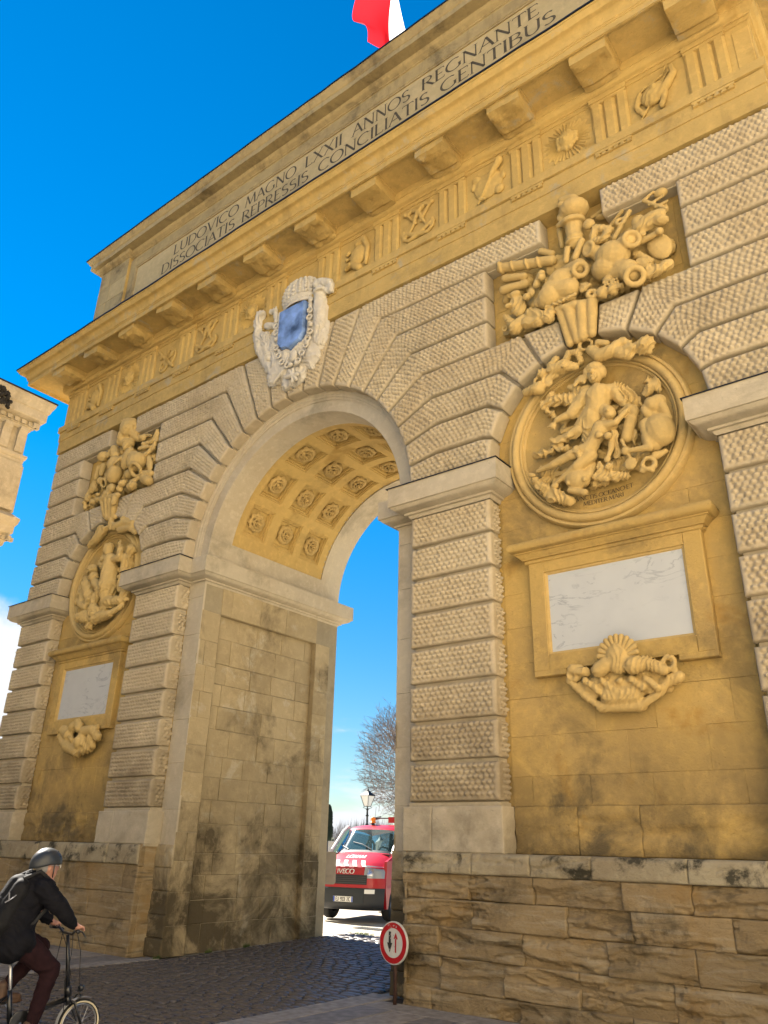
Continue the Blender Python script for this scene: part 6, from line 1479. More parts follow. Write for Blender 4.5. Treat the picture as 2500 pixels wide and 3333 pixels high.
# courthouse on the left of the arch (its corner shows beyond the cornice)
XH = -14.0; HB = tag(bpy.data.objects.new('corner_building', None), 'cream stone building with dentilled cornices and a drainpipe at the far left edge', 'building'); COL.objects.link(HB); HB.location = (XH, 1.3, 0)
def hb(mb, name, mat, sm=False): 
    o = mb.build(name, mat, HB, smooth=False); o.location = (-XH, -1.3, 0); return o
YC = 1.3
TZ = lambda z: 13.0+(z-12.55)*.86
HP = [(XH-22, YC), (XH, YC), (XH, -46)]      # outward is to the right of travel: reversed below
def hsweep(mb, prof, d=0): sweep(mb, [(XH+d, -46), (XH+d, YC+d), (XH-22, YC+d)], prof)
mb = MB(); mb.vprism([(XH-22, YC-.02), (XH-22, -46), (XH-.02, -46), (XH-.02, YC-.02)], 0, 15.3); hb(mb, 'wall', S_TOWN)
UPC = [(-.02, 12.55), (.06, 12.58), (.10, 12.66), (.10, 12.74), (.16, 12.78), (.22, 12.86), (.22, 12.95), (.02, 12.98), (.02, 14.0), (.10, 14.03), (.14, 14.15), (.20, 14.18), (.20, 14.38), (.24, 14.40), (.62, 14.46), (.66, 14.50), (.66, 14.82), (.74, 14.86), (.80, 15.0), (.92, 15.16), (.94, 15.24), (.94, 15.30), (-.02, 15.45)]
mb = MB(); hsweep(mb, [(o_*.56 if o_ > 0 else o_, TZ(z)) for o_, z in UPC]); hb(mb, 'cornice', S_TOWN)
mb = MB(); hsweep(mb, [(-.02, 15.50), (.54, 15.40), (.55, 15.37), (.56, 15.37), (.56, 15.41), (-.02, 15.52)]); hb(mb, 'lead_flashing', M_LEAD)
mb = MB(); hsweep(mb, [(o_*.5 if o_ > 0 else o_, z+.42) for o_, z in [(-.02, 9.75), (.06, 9.78), (.10, 9.9), (.16, 9.93), (.16, 10.12), (.34, 10.18), (.38, 10.22), (.38, 10.42), (.50, 10.52), (.56, 10.66), (.56, 10.70), (-.02, 10.95)]]); hb(mb, 'string_course', S_TOWN)
for zz, dd, hh in ((TZ(14.20), .19, .14), (10.38, .13, .12)):
    mb = MB()
    for i in range(46):
        y_ = YC+.20-.24*i; mb.box(XH+.02, XH+dd, y_-.075, y_+.075, zz, zz+hh)
    for i in range(8): x_ = XH+.2-.24*i; mb.box(x_-.075, x_+.075, YC+.02, YC+dd, zz, zz+hh)
    hb(mb, 'dentils', S_TOWN)['kind'] = 'stuff'
mb = MB()
mb.box(XH, XH+.14, YC-1.35, YC+.03, 11.37, 13.0); mb.box(XH-1.4, XH+.002, YC, YC+.13, 11.37, 13.0); hb(mb, 'corner_pilaster', S_TOWN)
for (y0, y1) in ((-4.6, -3.2), (-9.2, -7.8)): mb = MB(); mb.box(XH, XH+.14, y0, y1, 11.37, 13.0); hb(mb, 'pilaster', S_TOWN)
for k, y_ in enumerate((YC-.2, YC-.72, YC-1.35)):
    mb = MB(); V = []; F = []; pf = [(o_*.5, TZ(z)) for o_, z in [(0, 12.99), (.14, 13.05), (.19, 13.3), (.20, 13.6), (.26, 13.8), (.40, 13.92), (.42, 14.02), (0, 14.02)]]
    for yy in (y_-.14, y_+.14): V += [(XH+.02+o_, yy, z) for o_, z in pf]
    m = len(pf); F = [tuple(range(m)), tuple(range(2*m-1, m-1, -1))]+[((i+1) % m, i, i+m, (i+1) % m+m) for i in range(m)]; mb.add(V, F); hb(mb, 'console', S_TOWN)
mb = MB()
for (z0, z1, k) in ((11.38, 11.77, 0), (11.78, 12.17, 1), (12.18, 12.58, 2), (12.59, 12.98, 3)):
    for q in range(14):
        y1 = YC-.03-(.55 if k % 2 else .95)-(q-1)*1.0-.5; mb.box(XH, XH+.012, y1, min(y1+.985, YC-.03), z0, z1-.012)
o = hb(mb, 'wall_stones', S_TOWN); o['kind'] = 'stuff'
mb = MB(); mb.tube([(XH+.36, -.5, 14.6), (XH+.30, -.5, 14.2), (XH+.2, -.5, 13.6), (XH+.2, -.5, 12.6), (XH+.22, -.5, 11.2), (XH+.22, -.5, 10.9), (XH+.42, -.5, 10.9), (XH+.2, -.5, 9.6), (XH+.16, -.5, 0)], .075, 10); mb.tube([(XH+.2, -.5, 12.98), (XH+.2, -.5, 12.9)], .10, 10); hb(mb, 'drainpipe', plain('zinc', (.22, .23, .24), .5, .6))
mb = MB(); 
for i in range(60): mb.ell((XH+.42+RS.uniform(-.06, .12), .05+RS.uniform(-.3, .3), 14.95+RS.uniform(-.38, .22)), (.05, .07, .07), nu=6, nv=4)
o = hb(mb, 'moss', plain('dark_moss', (.025, .022, .018), .95, var=.5)); o['kind'] = 'stuff'
W_GLASS = plain('window_glass', (.05, .07, .09), .08, spec=.8); W_FRAME = plain('window_paint', (.55, .53, .48), .5)
def house(name, label, x0, x1, y0, y1, h, mat, faces):
    t = thing(name, label, 'building', ((x0+x1)/2, (y0+y1)/2, 0)); cx, cy = (x0+x1)/2, (y0+y1)/2
    mb = MB(); mb.box(x0-cx, x1-cx, y0-cy, y1-cy, 0, h); mb.build('wall', mat, t)
    mb = MB(); mb.box(x0-cx-.5, x1-cx+.5, y0-cy-.5, y1-cy+.5, h, h+.5); mb.box(x0-cx-.3, x1-cx+.3, y0-cy-.3, y1-cy+.3, h-.5, h-.001); mb.build('cornice', mat, t)
    rf = MB(); rf.add([(x0-cx-.4, y0-cy-.4, h+.5), (x1-cx+.4, y0-cy-.4, h+.5), (x1-cx+.4, y1-cy+.4, h+.5), (x0-cx-.4, y1-cy+.4, h+.5), ((x0-cx)*.3, (y0-cy)*.8, h+3), ((x1-cx)*.3, (y0-cy)*.8, h+3), ((x1-cx)*.3, (y1-cy)*.8, h+3), ((x0-cx)*.3, (y1-cy)*.8, h+3)], [(0, 1, 5, 4), (1, 2, 6, 5), (2, 3, 7, 6), (3, 0, 4, 7), (4, 5, 6, 7)]); rf.build('roof', plain('roof_tile', (.30, .16, .09), .8, var=.3) if 'roof_tile' not in MATS else MATS['roof_tile'], t)
    first = None
    for fx in faces:
        a0, a1 = (y0, y1) if fx in 'WE' else (x0, x1); n_ = int((a1-a0)/3.2); nz_ = int(h/4)
        for i in range(n_):
            for k in range(nz_):
                c_ = a0+(a1-a0)*(i+.5)/n_; z = 1.2+k*4
                if first is None:
                    mb = MB(); mb.box(-.65, .65, -.06, .04, 0, 2.4); first = mb.build('window', W_FRAME, t); q = MB(); [q.box(-.58+.6*j, -.04+.6*j, -.075, -.062, .08, 2.3) for j in (0, 1)]; p_ = q.build('pane', W_GLASS, first); p0 = p_; o = first
                else:
                    o = first.copy(); COL.objects.link(o); o.parent = t; p_ = p0.copy(); COL.objects.link(p_); p_.parent = o
                if fx == 'W': o.location = (x0-cx-.02, c_-cy, z); o.rotation_euler = (0, 0, -PI/2)
                elif fx == 'E': o.location = (x1-cx+.02, c_-cy, z); o.rotation_euler = (0, 0, PI/2)
                elif fx == 'N': o.location = (c_-cx, y1-cy+.02, z); o.rotation_euler = (0, 0, PI)
                else: o.location = (c_-cx, y0-cy-.02, z)
    return t
S_TOWN2 = stone('pale_bounce_limestone', (.78, .66, .46), (.72, .60, .42), dirt=(.3, .24, .16), dirt_amt=.2, bump=.2, pit=.1, objvar=0)  # stone of the unseen houses, made paler to bounce more sunlight
house('town_house', 'tall cream stone house at the right side of the square, outside the picture', 17.5, 30, -44, -4, 20, S_TOWN2, 'WN')  # unseen; set close and tall so its sunlit front bounces light onto the arch
house('town_house', 'cream stone house closing the street far behind the viewer', -30, 30, -78, -64, 18, S_TOWN2, 'N')

# ------------------------------------------------------------------ park beyond the arch
S_WALL = stone('parapet_limestone', (.50, .47, .43), (.45, .43, .40), dirt=(.3, .28, .25), dirt_amt=.2, bump=.2, pit=.1, objvar=0)
def pxm(x, z, y):  # helper for readability only
    return (x, y, z)
mb = MB(); mb.box(-75, 20, 36.0, 36.5, 0, 2.0); mb.box(-75, 20, 35.9, 36.6, 2.0, 2.10); mb.box(-75, 20, 35.85, 36.0, 0, 1.15)
tag(mb.build('parapet_wall', S_WALL), 'low pale stone parapet wall at the far side of the square behind the van', 'wall')
T_BARK = plain('bare_twig_bark', (.22, .18, .155), .9, var=.3, bscale=20)
def bare_tree(name, label, base, H, crown, nlev, sd_, r0=.2, spread=.55, group=None):
    rs = random.Random(sd_); t = thing(name, label, 'tree', base, 0, group); tm = MB(); cm_ = MB()
    def grow(p, d, L, r, lev):
        q = p+d*L*.5+Vector((rs.uniform(-1, 1), rs.uniform(-1, 1), rs.uniform(-.5, .5)))*L*.06; e = p+d*L
        if ((e.x/crown[0])**2+(e.y/crown[0])**2+((e.z-crown[1])/crown[2])**2) > 1 and lev < nlev-1:
            return
        (tm if lev == nlev else cm_).tube([p, q, e], [r, r*.8, r*.62], 6 if lev > nlev-2 else 3, False)
        if lev == 0: return
        k = rs.choice((3, 4)) if lev > 2 else rs.choice((3, 4))
        for i in range(k):
            v = Vector((rs.uniform(-1, 1), rs.uniform(-1, 1), rs.uniform(-.35, 1))).normalized(); nd = (d*(1-spread)+v*spread*1.35).normalized()
            st = p+(e-p)*rs.uniform(.45, 1) if lev < nlev else e
            grow(st, nd, L*rs.uniform(.62, .86), max(r*.56, .006), lev-1)
    grow(Vector((0, 0, 0)), Vector((0, 0, 1)), H*.36, r0, nlev)
    tm.build('trunk', T_BARK, t); cm_.build('crown', T_BARK, t); return t
def clipped_tree(label, base, H, rx, zc, rz, sd_, n_):
    """trunk, knuckled limbs and a dense haze of fine upright shoots clipped to a rounded wall"""
    rs = random.Random(sd_); t = thing('plane_tree', label, 'tree', base); tm = MB(); cm_ = MB(); knots = []
    tm.tube([(0, 0, 0), (.05, .03, H*.2), (0, 0, H*.36)], [.27, .21, .19], 9)
    for i in range(9):
        a = 2*PI*i/9+rs.uniform(-.3, .3); r = rx*rs.uniform(.35, .62); e = Vector((r*math.cos(a), r*math.sin(a), zc+rs.uniform(-.45, .55)*rz)); m = Vector((e.x*.45, e.y*.45, H*.36+(e.z-H*.36)*.35)); cm_.tube([(0, 0, H*.35), m, e], [.13, .09, .06], 6, False)
        for k in range(7):
            q = e+Vector((rs.uniform(-1, 1), rs.uniform(-1, 1), rs.uniform(-.8, 1)))*rx*.33; cm_.tube([m.lerp(e, rs.uniform(.3, 1)), (e+q)/2+Vector((0, 0, .15)), q], [.05, .035, .024], 4, False); knots.append(q)
    for i in range(n_):
        while True:
            v = Vector((rs.uniform(-1, 1), rs.uniform(-1, 1), rs.uniform(-1, 1)))
            if .12 < v.length < 1: break
        s_ = (.55+.45*rs.random()**.5)/v.length*min(1, v.length+.35); p = Vector((v.x*s_*rx, v.y*s_*rx, zc+v.z*s_*rz)); d = (Vector((v.x, v.y, v.z*.6+.35))+Vector((rs.uniform(-1, 1), rs.uniform(-1, 1), rs.uniform(-.7, .9)))*.75).normalized(); L = rs.uniform(.35, .9)
        q = p+d*L*.5+Vector((rs.uniform(-.1, .1), rs.uniform(-.1, .1), rs.uniform(0, .12))); e = p+d*L
        cm_.tube([p-d*L*.6, p, q, e], [.013, .011, .009, .006], 3, False)
        for k in range(2):
            a = p.lerp(e, rs.uniform(.1, .8)); f = (d+Vector((rs.uniform(-1, 1), rs.uniform(-1, 1), rs.uniform(-.3, 1)))*.8).normalized(); cm_.tube([a, a+f*L*rs.uniform(.3, .6)], [.008, .005], 3, False)
    tm.build('trunk', T_BARK, t); cm_.build('crown', T_BARK, t); return t
clipped_tree('bare clipped plane tree with dense upright twigs behind the lamp post', (-18.4, 29.8, .1), 9.6, 3.3, 6.4, 3.4, 5, 2300)
clipped_tree('second bare plane tree standing behind the right-hand pier, mostly hidden', (-11.5, 33.0, .1), 9.8, 3.4, 6.5, 3.5, 8, 1500)
# cypress
t = thing('cypress_tree', 'tall narrow dark cypress tree rising above the far parapet wall', 'tree', (-63.6, 73.0, 0)); rs = np.random.RandomState(3); mb = MB()
V = []; F = []
for i in range(5200):
    h = rs.uniform(0, 1)**.8; z = 2.2+h*4.5; rr = .55*math.sin(PI*min(1, (h*.86+.14)))**.7*rs.uniform(.75, 1.08)*(1+.15*math.sin(9*h)); a = rs.uniform(0, 2*PI); x, y = rr*math.cos(a), rr*math.sin(a); s_ = rs.uniform(.05, .12); b = len(V)
    V += [(x, y, z), (x+s_*rs.uniform(-.6, .6), y+s_*rs.uniform(-.6, .6), z+s_*1.8), (x+s_*rs.uniform(-1, 1), y+s_*rs.uniform(-1, 1), z+s_)]; F.append((b, b+1, b+2))
mb.add(V, F); mb.lathe([(.0, 2.0), (.42, 2.4), (.46, 3.6), (.36, 5.2), (.12, 6.4), (0, 6.7)], n=10); mb.build('crown', plain('cypress_green', (.022, .035, .018), .9, var=.4), t); mb = MB(); mb.tube([(0, 0, 0), (0, 0, 2.4)], .16, 8); mb.build('trunk', T_BARK, t)
# far bare trees and dark hedge as one mass
mb = MB(); rs = np.random.RandomState(9); V = []; F = []
for i in range(5200):
    x = rs.uniform(-150, -70); y = 125+rs.uniform(0, 12); H_ = 4.2+2.0*vnoise(x*.13, 0, 0, 4)+1.3*vnoise(x*.7, 3, 0, 4); b = len(V); lean = rs.normal()*.5; w_ = .05
    z0 = rs.uniform(.2, .75)*H_+1.5; V += [(x-w_, y, z0), (x+w_, y, z0), (x+lean, y+rs.normal()*.3, z0+rs.uniform(.4, 1)*(H_+2.2-z0+.4))]; F.append((b, b+1, b+2))
mb.add(V, F); tag(mb.build('distant_bare_trees', plain('distant_twigs', (.22, .19, .17), .95)), kind='stuff')
mb = MB(); V = []; F = []
for i in range(1500):
    x = rs.uniform(-150, -60); y = 110+rs.uniform(0, 6); z = rs.uniform(0, 3.3+.35*vnoise(x*.3, 0, 0, 1)); b = len(V); V += [(x, y, z), (x+rs.uniform(.5, 1.3), y, z+rs.uniform(-.4, .4)), (x+rs.uniform(-.3, .6), y+.3, z+rs.uniform(.2, .7))]; F.append((b, b+1, b+2))
mb.add(V, F); tag(mb.build('distant_hedge', plain('distant_green', (.07, .075, .04), .95, var=.4, bscale=1)), kind='stuff')
# lamp post
t = thing('street_lamp', 'black lamp post with white glass lantern beside the bare plane tree', 'street lamp', (-15.67, 21.97, .1))
mb = MB(); mb.lathe([(.16, 0), (.16, .12), (.10, .2), (.085, .6), (.10, .65), (.06, .72), (.05, 2.6), (.075, 2.63), (.075, 2.68), (.045, 2.72), (.045, 3.02), (.09, 3.05), (.05, 3.1), (.04, 3.3), (.09, 3.33), (.03, 3.36), (.03, 3.44)], n=12); mb.build('pole', M_IRON, t, smooth=True)
mb = MB()
def sq(r, z): return [(-r, -r, z), (r, -r, z), (r, r, z), (-r, r, z)]
mb.add(sq(.11, 3.48)+sq(.24, 3.95), [(0, 1, 5, 4), (1, 2, 6, 5), (2, 3, 7, 6), (3, 0, 4, 7), (3, 2, 1, 0)]); mb.build('lantern_glass', plain('lantern_glass', (.75, .76, .74), .3, var=.05), t)
mb = MB()
for sx_, sy_ in ((-1, -1), (1, -1), (1, 1), (-1, 1)):
    mb.tube([(sx_*.11, sy_*.11, 3.46), (sx_*.245, sy_*.245, 3.96)], .014, 5); mb.tube([(0, 0, 3.36), (sx_*.15, sy_*.15, 3.42), (sx_*.11, sy_*.11, 3.5)], .014, 5)
mb.tube([(-.11, -.11, 3.48), (.11, -.11, 3.48), (.11, .11, 3.48), (-.11, .11, 3.48), (-.11, -.11, 3.48)], .014, 5); mb.build('lantern_frame', M_IRON, t)
mb = MB(); mb.add(sq(.28, 3.95)+sq(.25, 4.0)+sq(.13, 4.10)+sq(.08, 4.18), [(4*k+i, 4*k+(i+1) % 4, 4*k+4+(i+1) % 4, 4*k+4+i) for k in range(3) for i in range(4)]+[(3, 2, 1, 0), (12, 13, 14, 15)]); mb.lathe([(.07, 4.18), (.05, 4.22), (.06, 4.25), (.02, 4.28), (.02, 4.36), (0, 4.38)], n=8); mb.build('lantern_roof', M_IRON, t)

# grey backs of road signs just beyond the passage
M_SIGNBACK = plain('sign_back_grey', (.30, .27, .24), .5, .3, var=.1, bscale=4)
def signback(loc, w_, h_, z0, label, rz, mat):
    t = thing('road_sign', label, 'road sign', loc, rz); mb = MB(); r = .06; pl = []
    for (cx, cz, a0) in ((w_/2-r, z0+h_-r, 0), (-w_/2+r, z0+h_-r, 90), (-w_/2+r, z0+r, 180), (w_/2-r, z0+r, 270)): pl += arc_(cx, cz, r, r, a0, a0+90, 5)
    mb.prism(pl, -.012, .012); mb.build('panel', mat, t); mb = MB(); mb.box(-w_/2+.03, w_/2-.03, -.035, -.013, z0+.12, z0+.15); mb.box(-w_/2+.03, w_/2-.03, -.035, -.013, z0+h_-.15, z0+h_-.12); mb.build('bracket', mat, t)
    mb = MB(); mb.tube([(0, .04, 0), (0, .04, z0+h_-.05)], .03, 10); mb.build('pole', mat, t); return t
# ------------------------------------------------------------------ give-way sign by the pier
SG = thing('priority_sign', 'round red and white road sign with black and red arrows on a short brown pole', 'road sign', (2.84, -.17, 0), R(-6))
P_RED = plain('sign_red', (.48, .010, .015), .35, var=.12, bscale=7); P_WHITE = plain('sign_white', (.62, .60, .53), .4, var=.12, bscale=6); P_BLACK = plain('sign_black', (.02, .02, .02), .4); P_RUST = plain('rusty_pole', (.07, .035, .025), .7, .2, var=.4, bscale=12)
SR, SZ = .237, .672; SX = .235
mb = MB(); mb.lathe([(0, .0), (SR, .0), (SR+.006, .006), (SR+.006, .028), (SR-.01, .03), (0, .03)], (SX-.235, -.05, SZ), 'y', 40); mb.build('disc', P_WHITE, SG)
mb = MB(); mb.lathe([(SR*.70, -.0012), (SR*.965, -.0012)], (SX-.235, -.05, SZ), 'y', 40); mb.build('red_ring', P_RED, SG)
def sgp(pts): return [(x, -.0515, SZ+z) for x, z in pts]
mb = MB(); mb.add(sgp([(-.075, .125), (-.035, .125), (-.035, .0), (-.01, .0), (-.055, -.11), (-.10, .0), (-.075, .0)][::-1]), [tuple(range(7))]); mb.build('black_arrow', P_BLACK, SG)
mb = MB(); mb.add(sgp([(.035, -.105), (.058, -.105), (.058, .045), (.083, .045), (.047, .12), (.011, .045), (.035, .045)]), [tuple(range(7))]); mb.build('red_arrow', P_RED, SG)
mb = MB(); rs = np.random.RandomState(5)
for i in range(26):
    a, x, z = rs.uniform(0, 6.3), rs.choice([rs.uniform(-.09, -.03), rs.uniform(-.06, .06)]), rs.choice([rs.uniform(-.11, .1), rs.uniform(.165, .2)]); s_ = rs.uniform(.003, .010)
    mb.add([(x+s_*math.cos(a+q)*rs.uniform(.5, 1.6), -.0528, SZ+z+s_*math.sin(a+q)) for q in (0, 1.6, 3.1, 4.7)], [(0, 1, 2, 3)])
mb.build('scuffs', plain('sticker_residue', (.45, .42, .38), .6), SG)['kind'] = 'stuff'
mb = MB(); mb.tube([(0, .0, 0), (0, .0, SZ+.1)], .024, 12); mb.build('pole', P_RUST, SG, smooth=True)
mb = MB(); mb.box(-.06, .06, -.03, -.02, SZ-.1, SZ-.07); mb.box(-.06, .06, -.03, -.02, SZ+.05, SZ+.08); mb.build('bracket', P_RUST, SG)

# ------------------------------------------------------------------ flag over the attic
FL = thing('flag', 'red, white and blue flag flying above the top of the arch against the sky', 'flag', (1.5, 3.7, 17.96))
mb = MB(); mb.tube([(0, 0, 0), (0, 0, 5.7)], .045, 10); mb.ell((0, 0, 5.74), (.08, .08, .08)); mb.build('flagpole', plain('flagpole_white', (.7, .7, .7), .4), FL)
F_R = plain('flag_red', (.62, .012, .018), .7); F_W = plain('flag_white', (.8, .8, .8), .7); F_B = plain('flag_blue', (.02, .04, .25), .7)
for nm in ('flag_red', 'flag_white', 'flag_blue'):
    b_ = MATS[nm].node_tree.nodes['Principled BSDF']; tr = MATS[nm].node_tree.nodes.new('ShaderNodeBsdfTranslucent'); tr.inputs[0].default_value = b_.inputs['Base Color'].default_value; ms = MATS[nm].node_tree.nodes.new('ShaderNodeMixShader'); ms.inputs[0].default_value = .6
    nt_ = MATS[nm].node_tree; out = [x for x in nt_.nodes if x.type == 'OUTPUT_MATERIAL'][0]; nt_.links.new(b_.outputs[0], ms.inputs[1]); nt_.links.new(tr.outputs[0], ms.inputs[2]); nt_.links.new(ms.outputs[0], out.inputs[0])
def flagpt(u, v):
    x = -(1.15*u/.35 if u < .35 else (1.15+.45*(u-.35)/.32 if u < .67 else 1.6+.85*(u-.67)/.33))+.10*math.sin(6*u+3*v); y = -1.75*u+.22*math.sin(9*u+2.2*v)*u+.05*math.sin(17*u-4*v); top = (5.6+.5*u if u < .33 else 5.77+2.6*min(1, (u-.33)/.25)); z = top-(1-v)*(3.2+.6*u)-.18*math.sin(5*u+v*2)
    if u > .66: q = (u-.66)/.34; x += .22*math.sin(v*9+1)*q; z += .16*math.sin(v*11)*q
    x += .55*(1-v)*u
    return (x, y, z)
for nm, m_, u0, u1 in (('blue_stripe', F_B, 0, .335), ('white_stripe', F_W, .335, .67), ('red_stripe', F_R, .67, 1)):
    us = np.linspace(u0, u1, 16); vs_ = np.linspace(0, 1, 30); V = [flagpt(u, v) for u in us for v in vs_]; link(nm, np_mesh(nm, V, grid_faces(16, 30), m_, True), FL)

# ------------------------------------------------------------------ the red van
VAN = thing('van', 'red light truck cab with orange beacon on the sunlit paving beyond the passage', 'van', (-4.43, 7.95, .085), R(-167))
V_RED = plain('van_red', (.40, .007, .016), .35, coat=.25); V_BLK = plain('van_black_plastic', (.018, .02, .025), .55); V_GLS = plain('van_glass', (.10, .17, .18), .05, spec=.9, trans=.75); V_CHR = plain('van_chrome', (.75, .76, .78), .2, .9); V_WHT = plain('van_white', (.80, .79, .76), .4); V_TYR = plain('tyre_rubber', (.02, .02, .02), .85); V_INT = plain('van_interior', (.03, .035, .04), .8); V_RIM = plain('van_rim', (.35, .36, .38), .4, .7)
PR = [(.70, .27), (.84, .30), (.92, .40), (.935, .55), (.92, .70), (.90, .76), (.895, .80), (.885, .92), (.87, 1.02), (.85, 1.12), (.80, 1.22), (.70, 1.30), (.48, 1.40), (.25, 1.49), (.06, 1.55), (-.06, 1.62), (-.28, 1.84), (-.50, 2.06), (-.58, 2.13), (-.72, 2.20), (-1.0, 2.25), (-1.5, 2.27), (-1.95, 2.25)]
HWD = [.90, .94, .97, .98, .985, .985, .98, .975, .97, .965, .955, .945, .93, .915, .90, .885, .84, .79, .77, .75, .74, .74, .74]
RC_ = [.30, .32, .34, .36, .36, .35, .35, .36, .38, .40, .42, .42, .40, .34, .30, .26, .24, .20, .16, .12, .05, .0, 0]
def vsurf(x, t, off=0):
    i = min(int(t), len(PR)-2); f = t-i; y = PR[i][0]*(1-f)+PR[i+1][0]*f; z = PR[i][1]*(1-f)+PR[i+1][1]*f; w_ = HWD[i]*(1-f)+HWD[i+1]*f; k = RC_[i]*(1-f)+RC_[i+1]*f
    u = min(1, abs(x)/w_); dy, dz = PR[i+1][0]-PR[i][0], PR[i+1][1]-PR[i][1]; l = math.hypot(dy, dz)
    return (x, y-.8*k*u**3.6+off*dz/l, z-.05*u**3*(1 if t > 10 else 0)-off*dy/l)
def vpatch(name, t0, t1, mat, u0=-1, u1=1, off=0, nu=21, nt_=None, parent=VAN):
    nt_ = nt_ or int(max(3, (t1-t0)*2+1)); V = []
    for t in np.linspace(t0, t1, nt_):
        i = min(int(t), len(PR)-2); f = t-i; w_ = HWD[i]*(1-f)+HWD[i+1]*f
        for u in np.linspace(u0, u1, nu): V.append(vsurf(u*w_, t, off))
    return link(name, np_mesh(name, V, grid_faces(nt_, nu, True), mat, True), parent)
vpatch('bumper', 0, 5, V_BLK, off=.01); vpatch('front_panel', 5, 10, V_RED); bon = vpatch('bonnet', 10, 14.2, V_RED, off=.004); vpatch('cowl', 14.2, 15, V_BLK); ws = vpatch('windscreen', 15, 18, V_GLS, -.97, .97); vpatch('roof', 18, 22, V_RED)
vpatch('grille', 6.3, 8.3, V_BLK, -.60, .60, .012, 15); vpatch('bumper_mouth', 2.2, 4.4, V_INT, -.55, .55, .02, 15)
for k in range(4): vpatch('grille_slat', 6.5+.42*k, 6.6+.42*k, plain('grille_grey', (.06, .06, .065), .4) if k == 0 else MATS['grille_grey'], -.58, .58, .02, 15)
for s in (-1, 1):
    a, b = sorted((s*.52, s*.98)); vpatch('headlamp', 7.6, 10.6, plain('headlamp_glass', (.30, .32, .34), .1, spec=.9) if s < 0 else MATS['headlamp_glass'], a, b, .010, 9); a, b = sorted((s*.60, s*.74)); vpatch('headlamp_reflector', 8.2, 9.6, V_CHR, a, b, .018, 5)
    a, b = sorted((s*.56, s*.80)); vpatch('fog_lamp', 3.6, 4.5, V_WHT, a, b, .02, 5)
    # side: door, arch, pillar
    x = s*.985; mb = MB(); pl = [(.52, .30), (.60, .76), (.55, 1.20), (.50, 1.36), (.0, 1.50), (-1.95, 1.56), (-1.95, .40), (-.42, .40)]+[(.40*math.cos(a_), .37+.42*math.sin(a_)) for a_ in np.linspace(PI*.97, PI*.03, 12)]+[(.44, .30)]
    V = [(s*(.985 if z < 1.3 else .985-.10*(z-1.3)/.3), y, z) for y, z in pl]+[(s*.90, y, z) for y, z in pl]; n_ = len(pl); F = [tuple(range(n_)) if s < 0 else tuple(range(n_-1, -1, -1)), tuple(range(2*n_-1, n_-1, -1)) if s < 0 else tuple(range(n_, 2*n_))]+[(i, (i+1) % n_, n_+(i+1) % n_, n_+i) for i in range(n_)]; mb.add(V, F); mb.build('side_panel', V_RED, VAN)
    mb = MB(); mb.add([(s*.90, .0, 1.52), (s*.885, -1.9, 1.57), (s*.80, -1.85, 2.2), (s*.805, -.72, 2.14)], [(0, 1, 2, 3)]); mb.build('side_window', V_GLS, VAN)
    mb = MB(); mb.tube([(s*.90, .04, 1.53), (s*.83, -.56, 2.08), (s*.80, -.75, 2.19)], .045, 8); mb.build('windscreen_pillar', V_WHT, VAN)
    mb = MB(); mb.tube([(s*.92, -.10, 1.48), (s*1.08, -.02, 1.55)], .02, 6); mb.box(min(s*1.04, s*1.20), max(s*1.04, s*1.20), -.08, .04, 1.45, 1.82, .02); mb.build('wing_mirror', V_BLK, VAN)
    w_ = bpy.data.objects.new('wheel', None); COL.objects.link(w_); w_.parent = VAN; w_.location = (s*.84, 0, .36)
    mb = MB(); mb.lathe([(.20, -.10), (.30, -.115), (.345, -.10), (.36, -.07), (.36, .07), (.345, .10), (.30, .115), (.20, .10)], axis='x', n=28); mb.build('tyre', V_TYR, w_, smooth=True)
    mb = MB(); mb.lathe([(.0, .06*s), (.09, .07*s), (.10, .04*s), (.17, .05*s), (.20, .10*s), (.215, .10*s)], axis='x', n=28); mb.build('rim', V_RIM, w_, smooth=True)
    mb = MB()
    for q in range(8): a = 2*PI*q/8; mb.ell((.055*s, .135*math.cos(a), .135*math.sin(a)), (.012, .02, .02), nu=6, nv=4)
    mb.build('wheel_holes', V_BLK, w_)['kind'] = 'stuff'
mb = MB(); mb.box(-.86, .86, -1.9, .0, .42, 1.40); mb.box(-.80, .80, -1.9, -1.82, 1.4, 1.62); mb.box(-.80, -.72, -1.9, -1.82, 1.6, 2.2); mb.box(.72, .80, -1.9, -1.82, 1.6, 2.2); mb.box(-.05, .05, -1.9, -1.82, 1.6, 2.2); mb.box(-.8, .8, -.1, .05, 1.38, 1.53); mb.build('cab_interior', V_INT, VAN)
for x_ in (-.45, .42):
    mb = MB(); mb.box(x_-.24, x_+.24, -1.35, -1.2, 1.3, 1.72, .03); mb.build('seat_back', V_INT, VAN)
    mb = MB(); mb.tube([(x_-.11, -1.25, 1.72), (x_-.12, -1.25, 1.90), (x_-.07, -1.25, 1.97), (x_+.07, -1.25, 1.97), (x_+.12, -1.25, 1.90), (x_+.11, -1.25, 1.72)], .035, 8); mb.build('headrest', V_INT, VAN)
mb = MB(); a = np.array; mb.tube([(-.45+.19*math.cos(q), -.42+.06*math.sin(q), 1.55+.17*math.sin(q)) for q in np.linspace(0, 2*PI, 18)], .018, 6); mb.build('steering_wheel', V_BLK, VAN)
for x_, l in ((.42, 1), (-.25, 1)): mb = MB(); mb.tube([vsurf(x_, 15, .02), vsurf(x_+.30*l, 15.5, .03), vsurf(x_+.62*l if x_ < 0 else x_+.38, 15.8, .02)], .012, 5); mb.build('wiper', V_BLK, VAN)
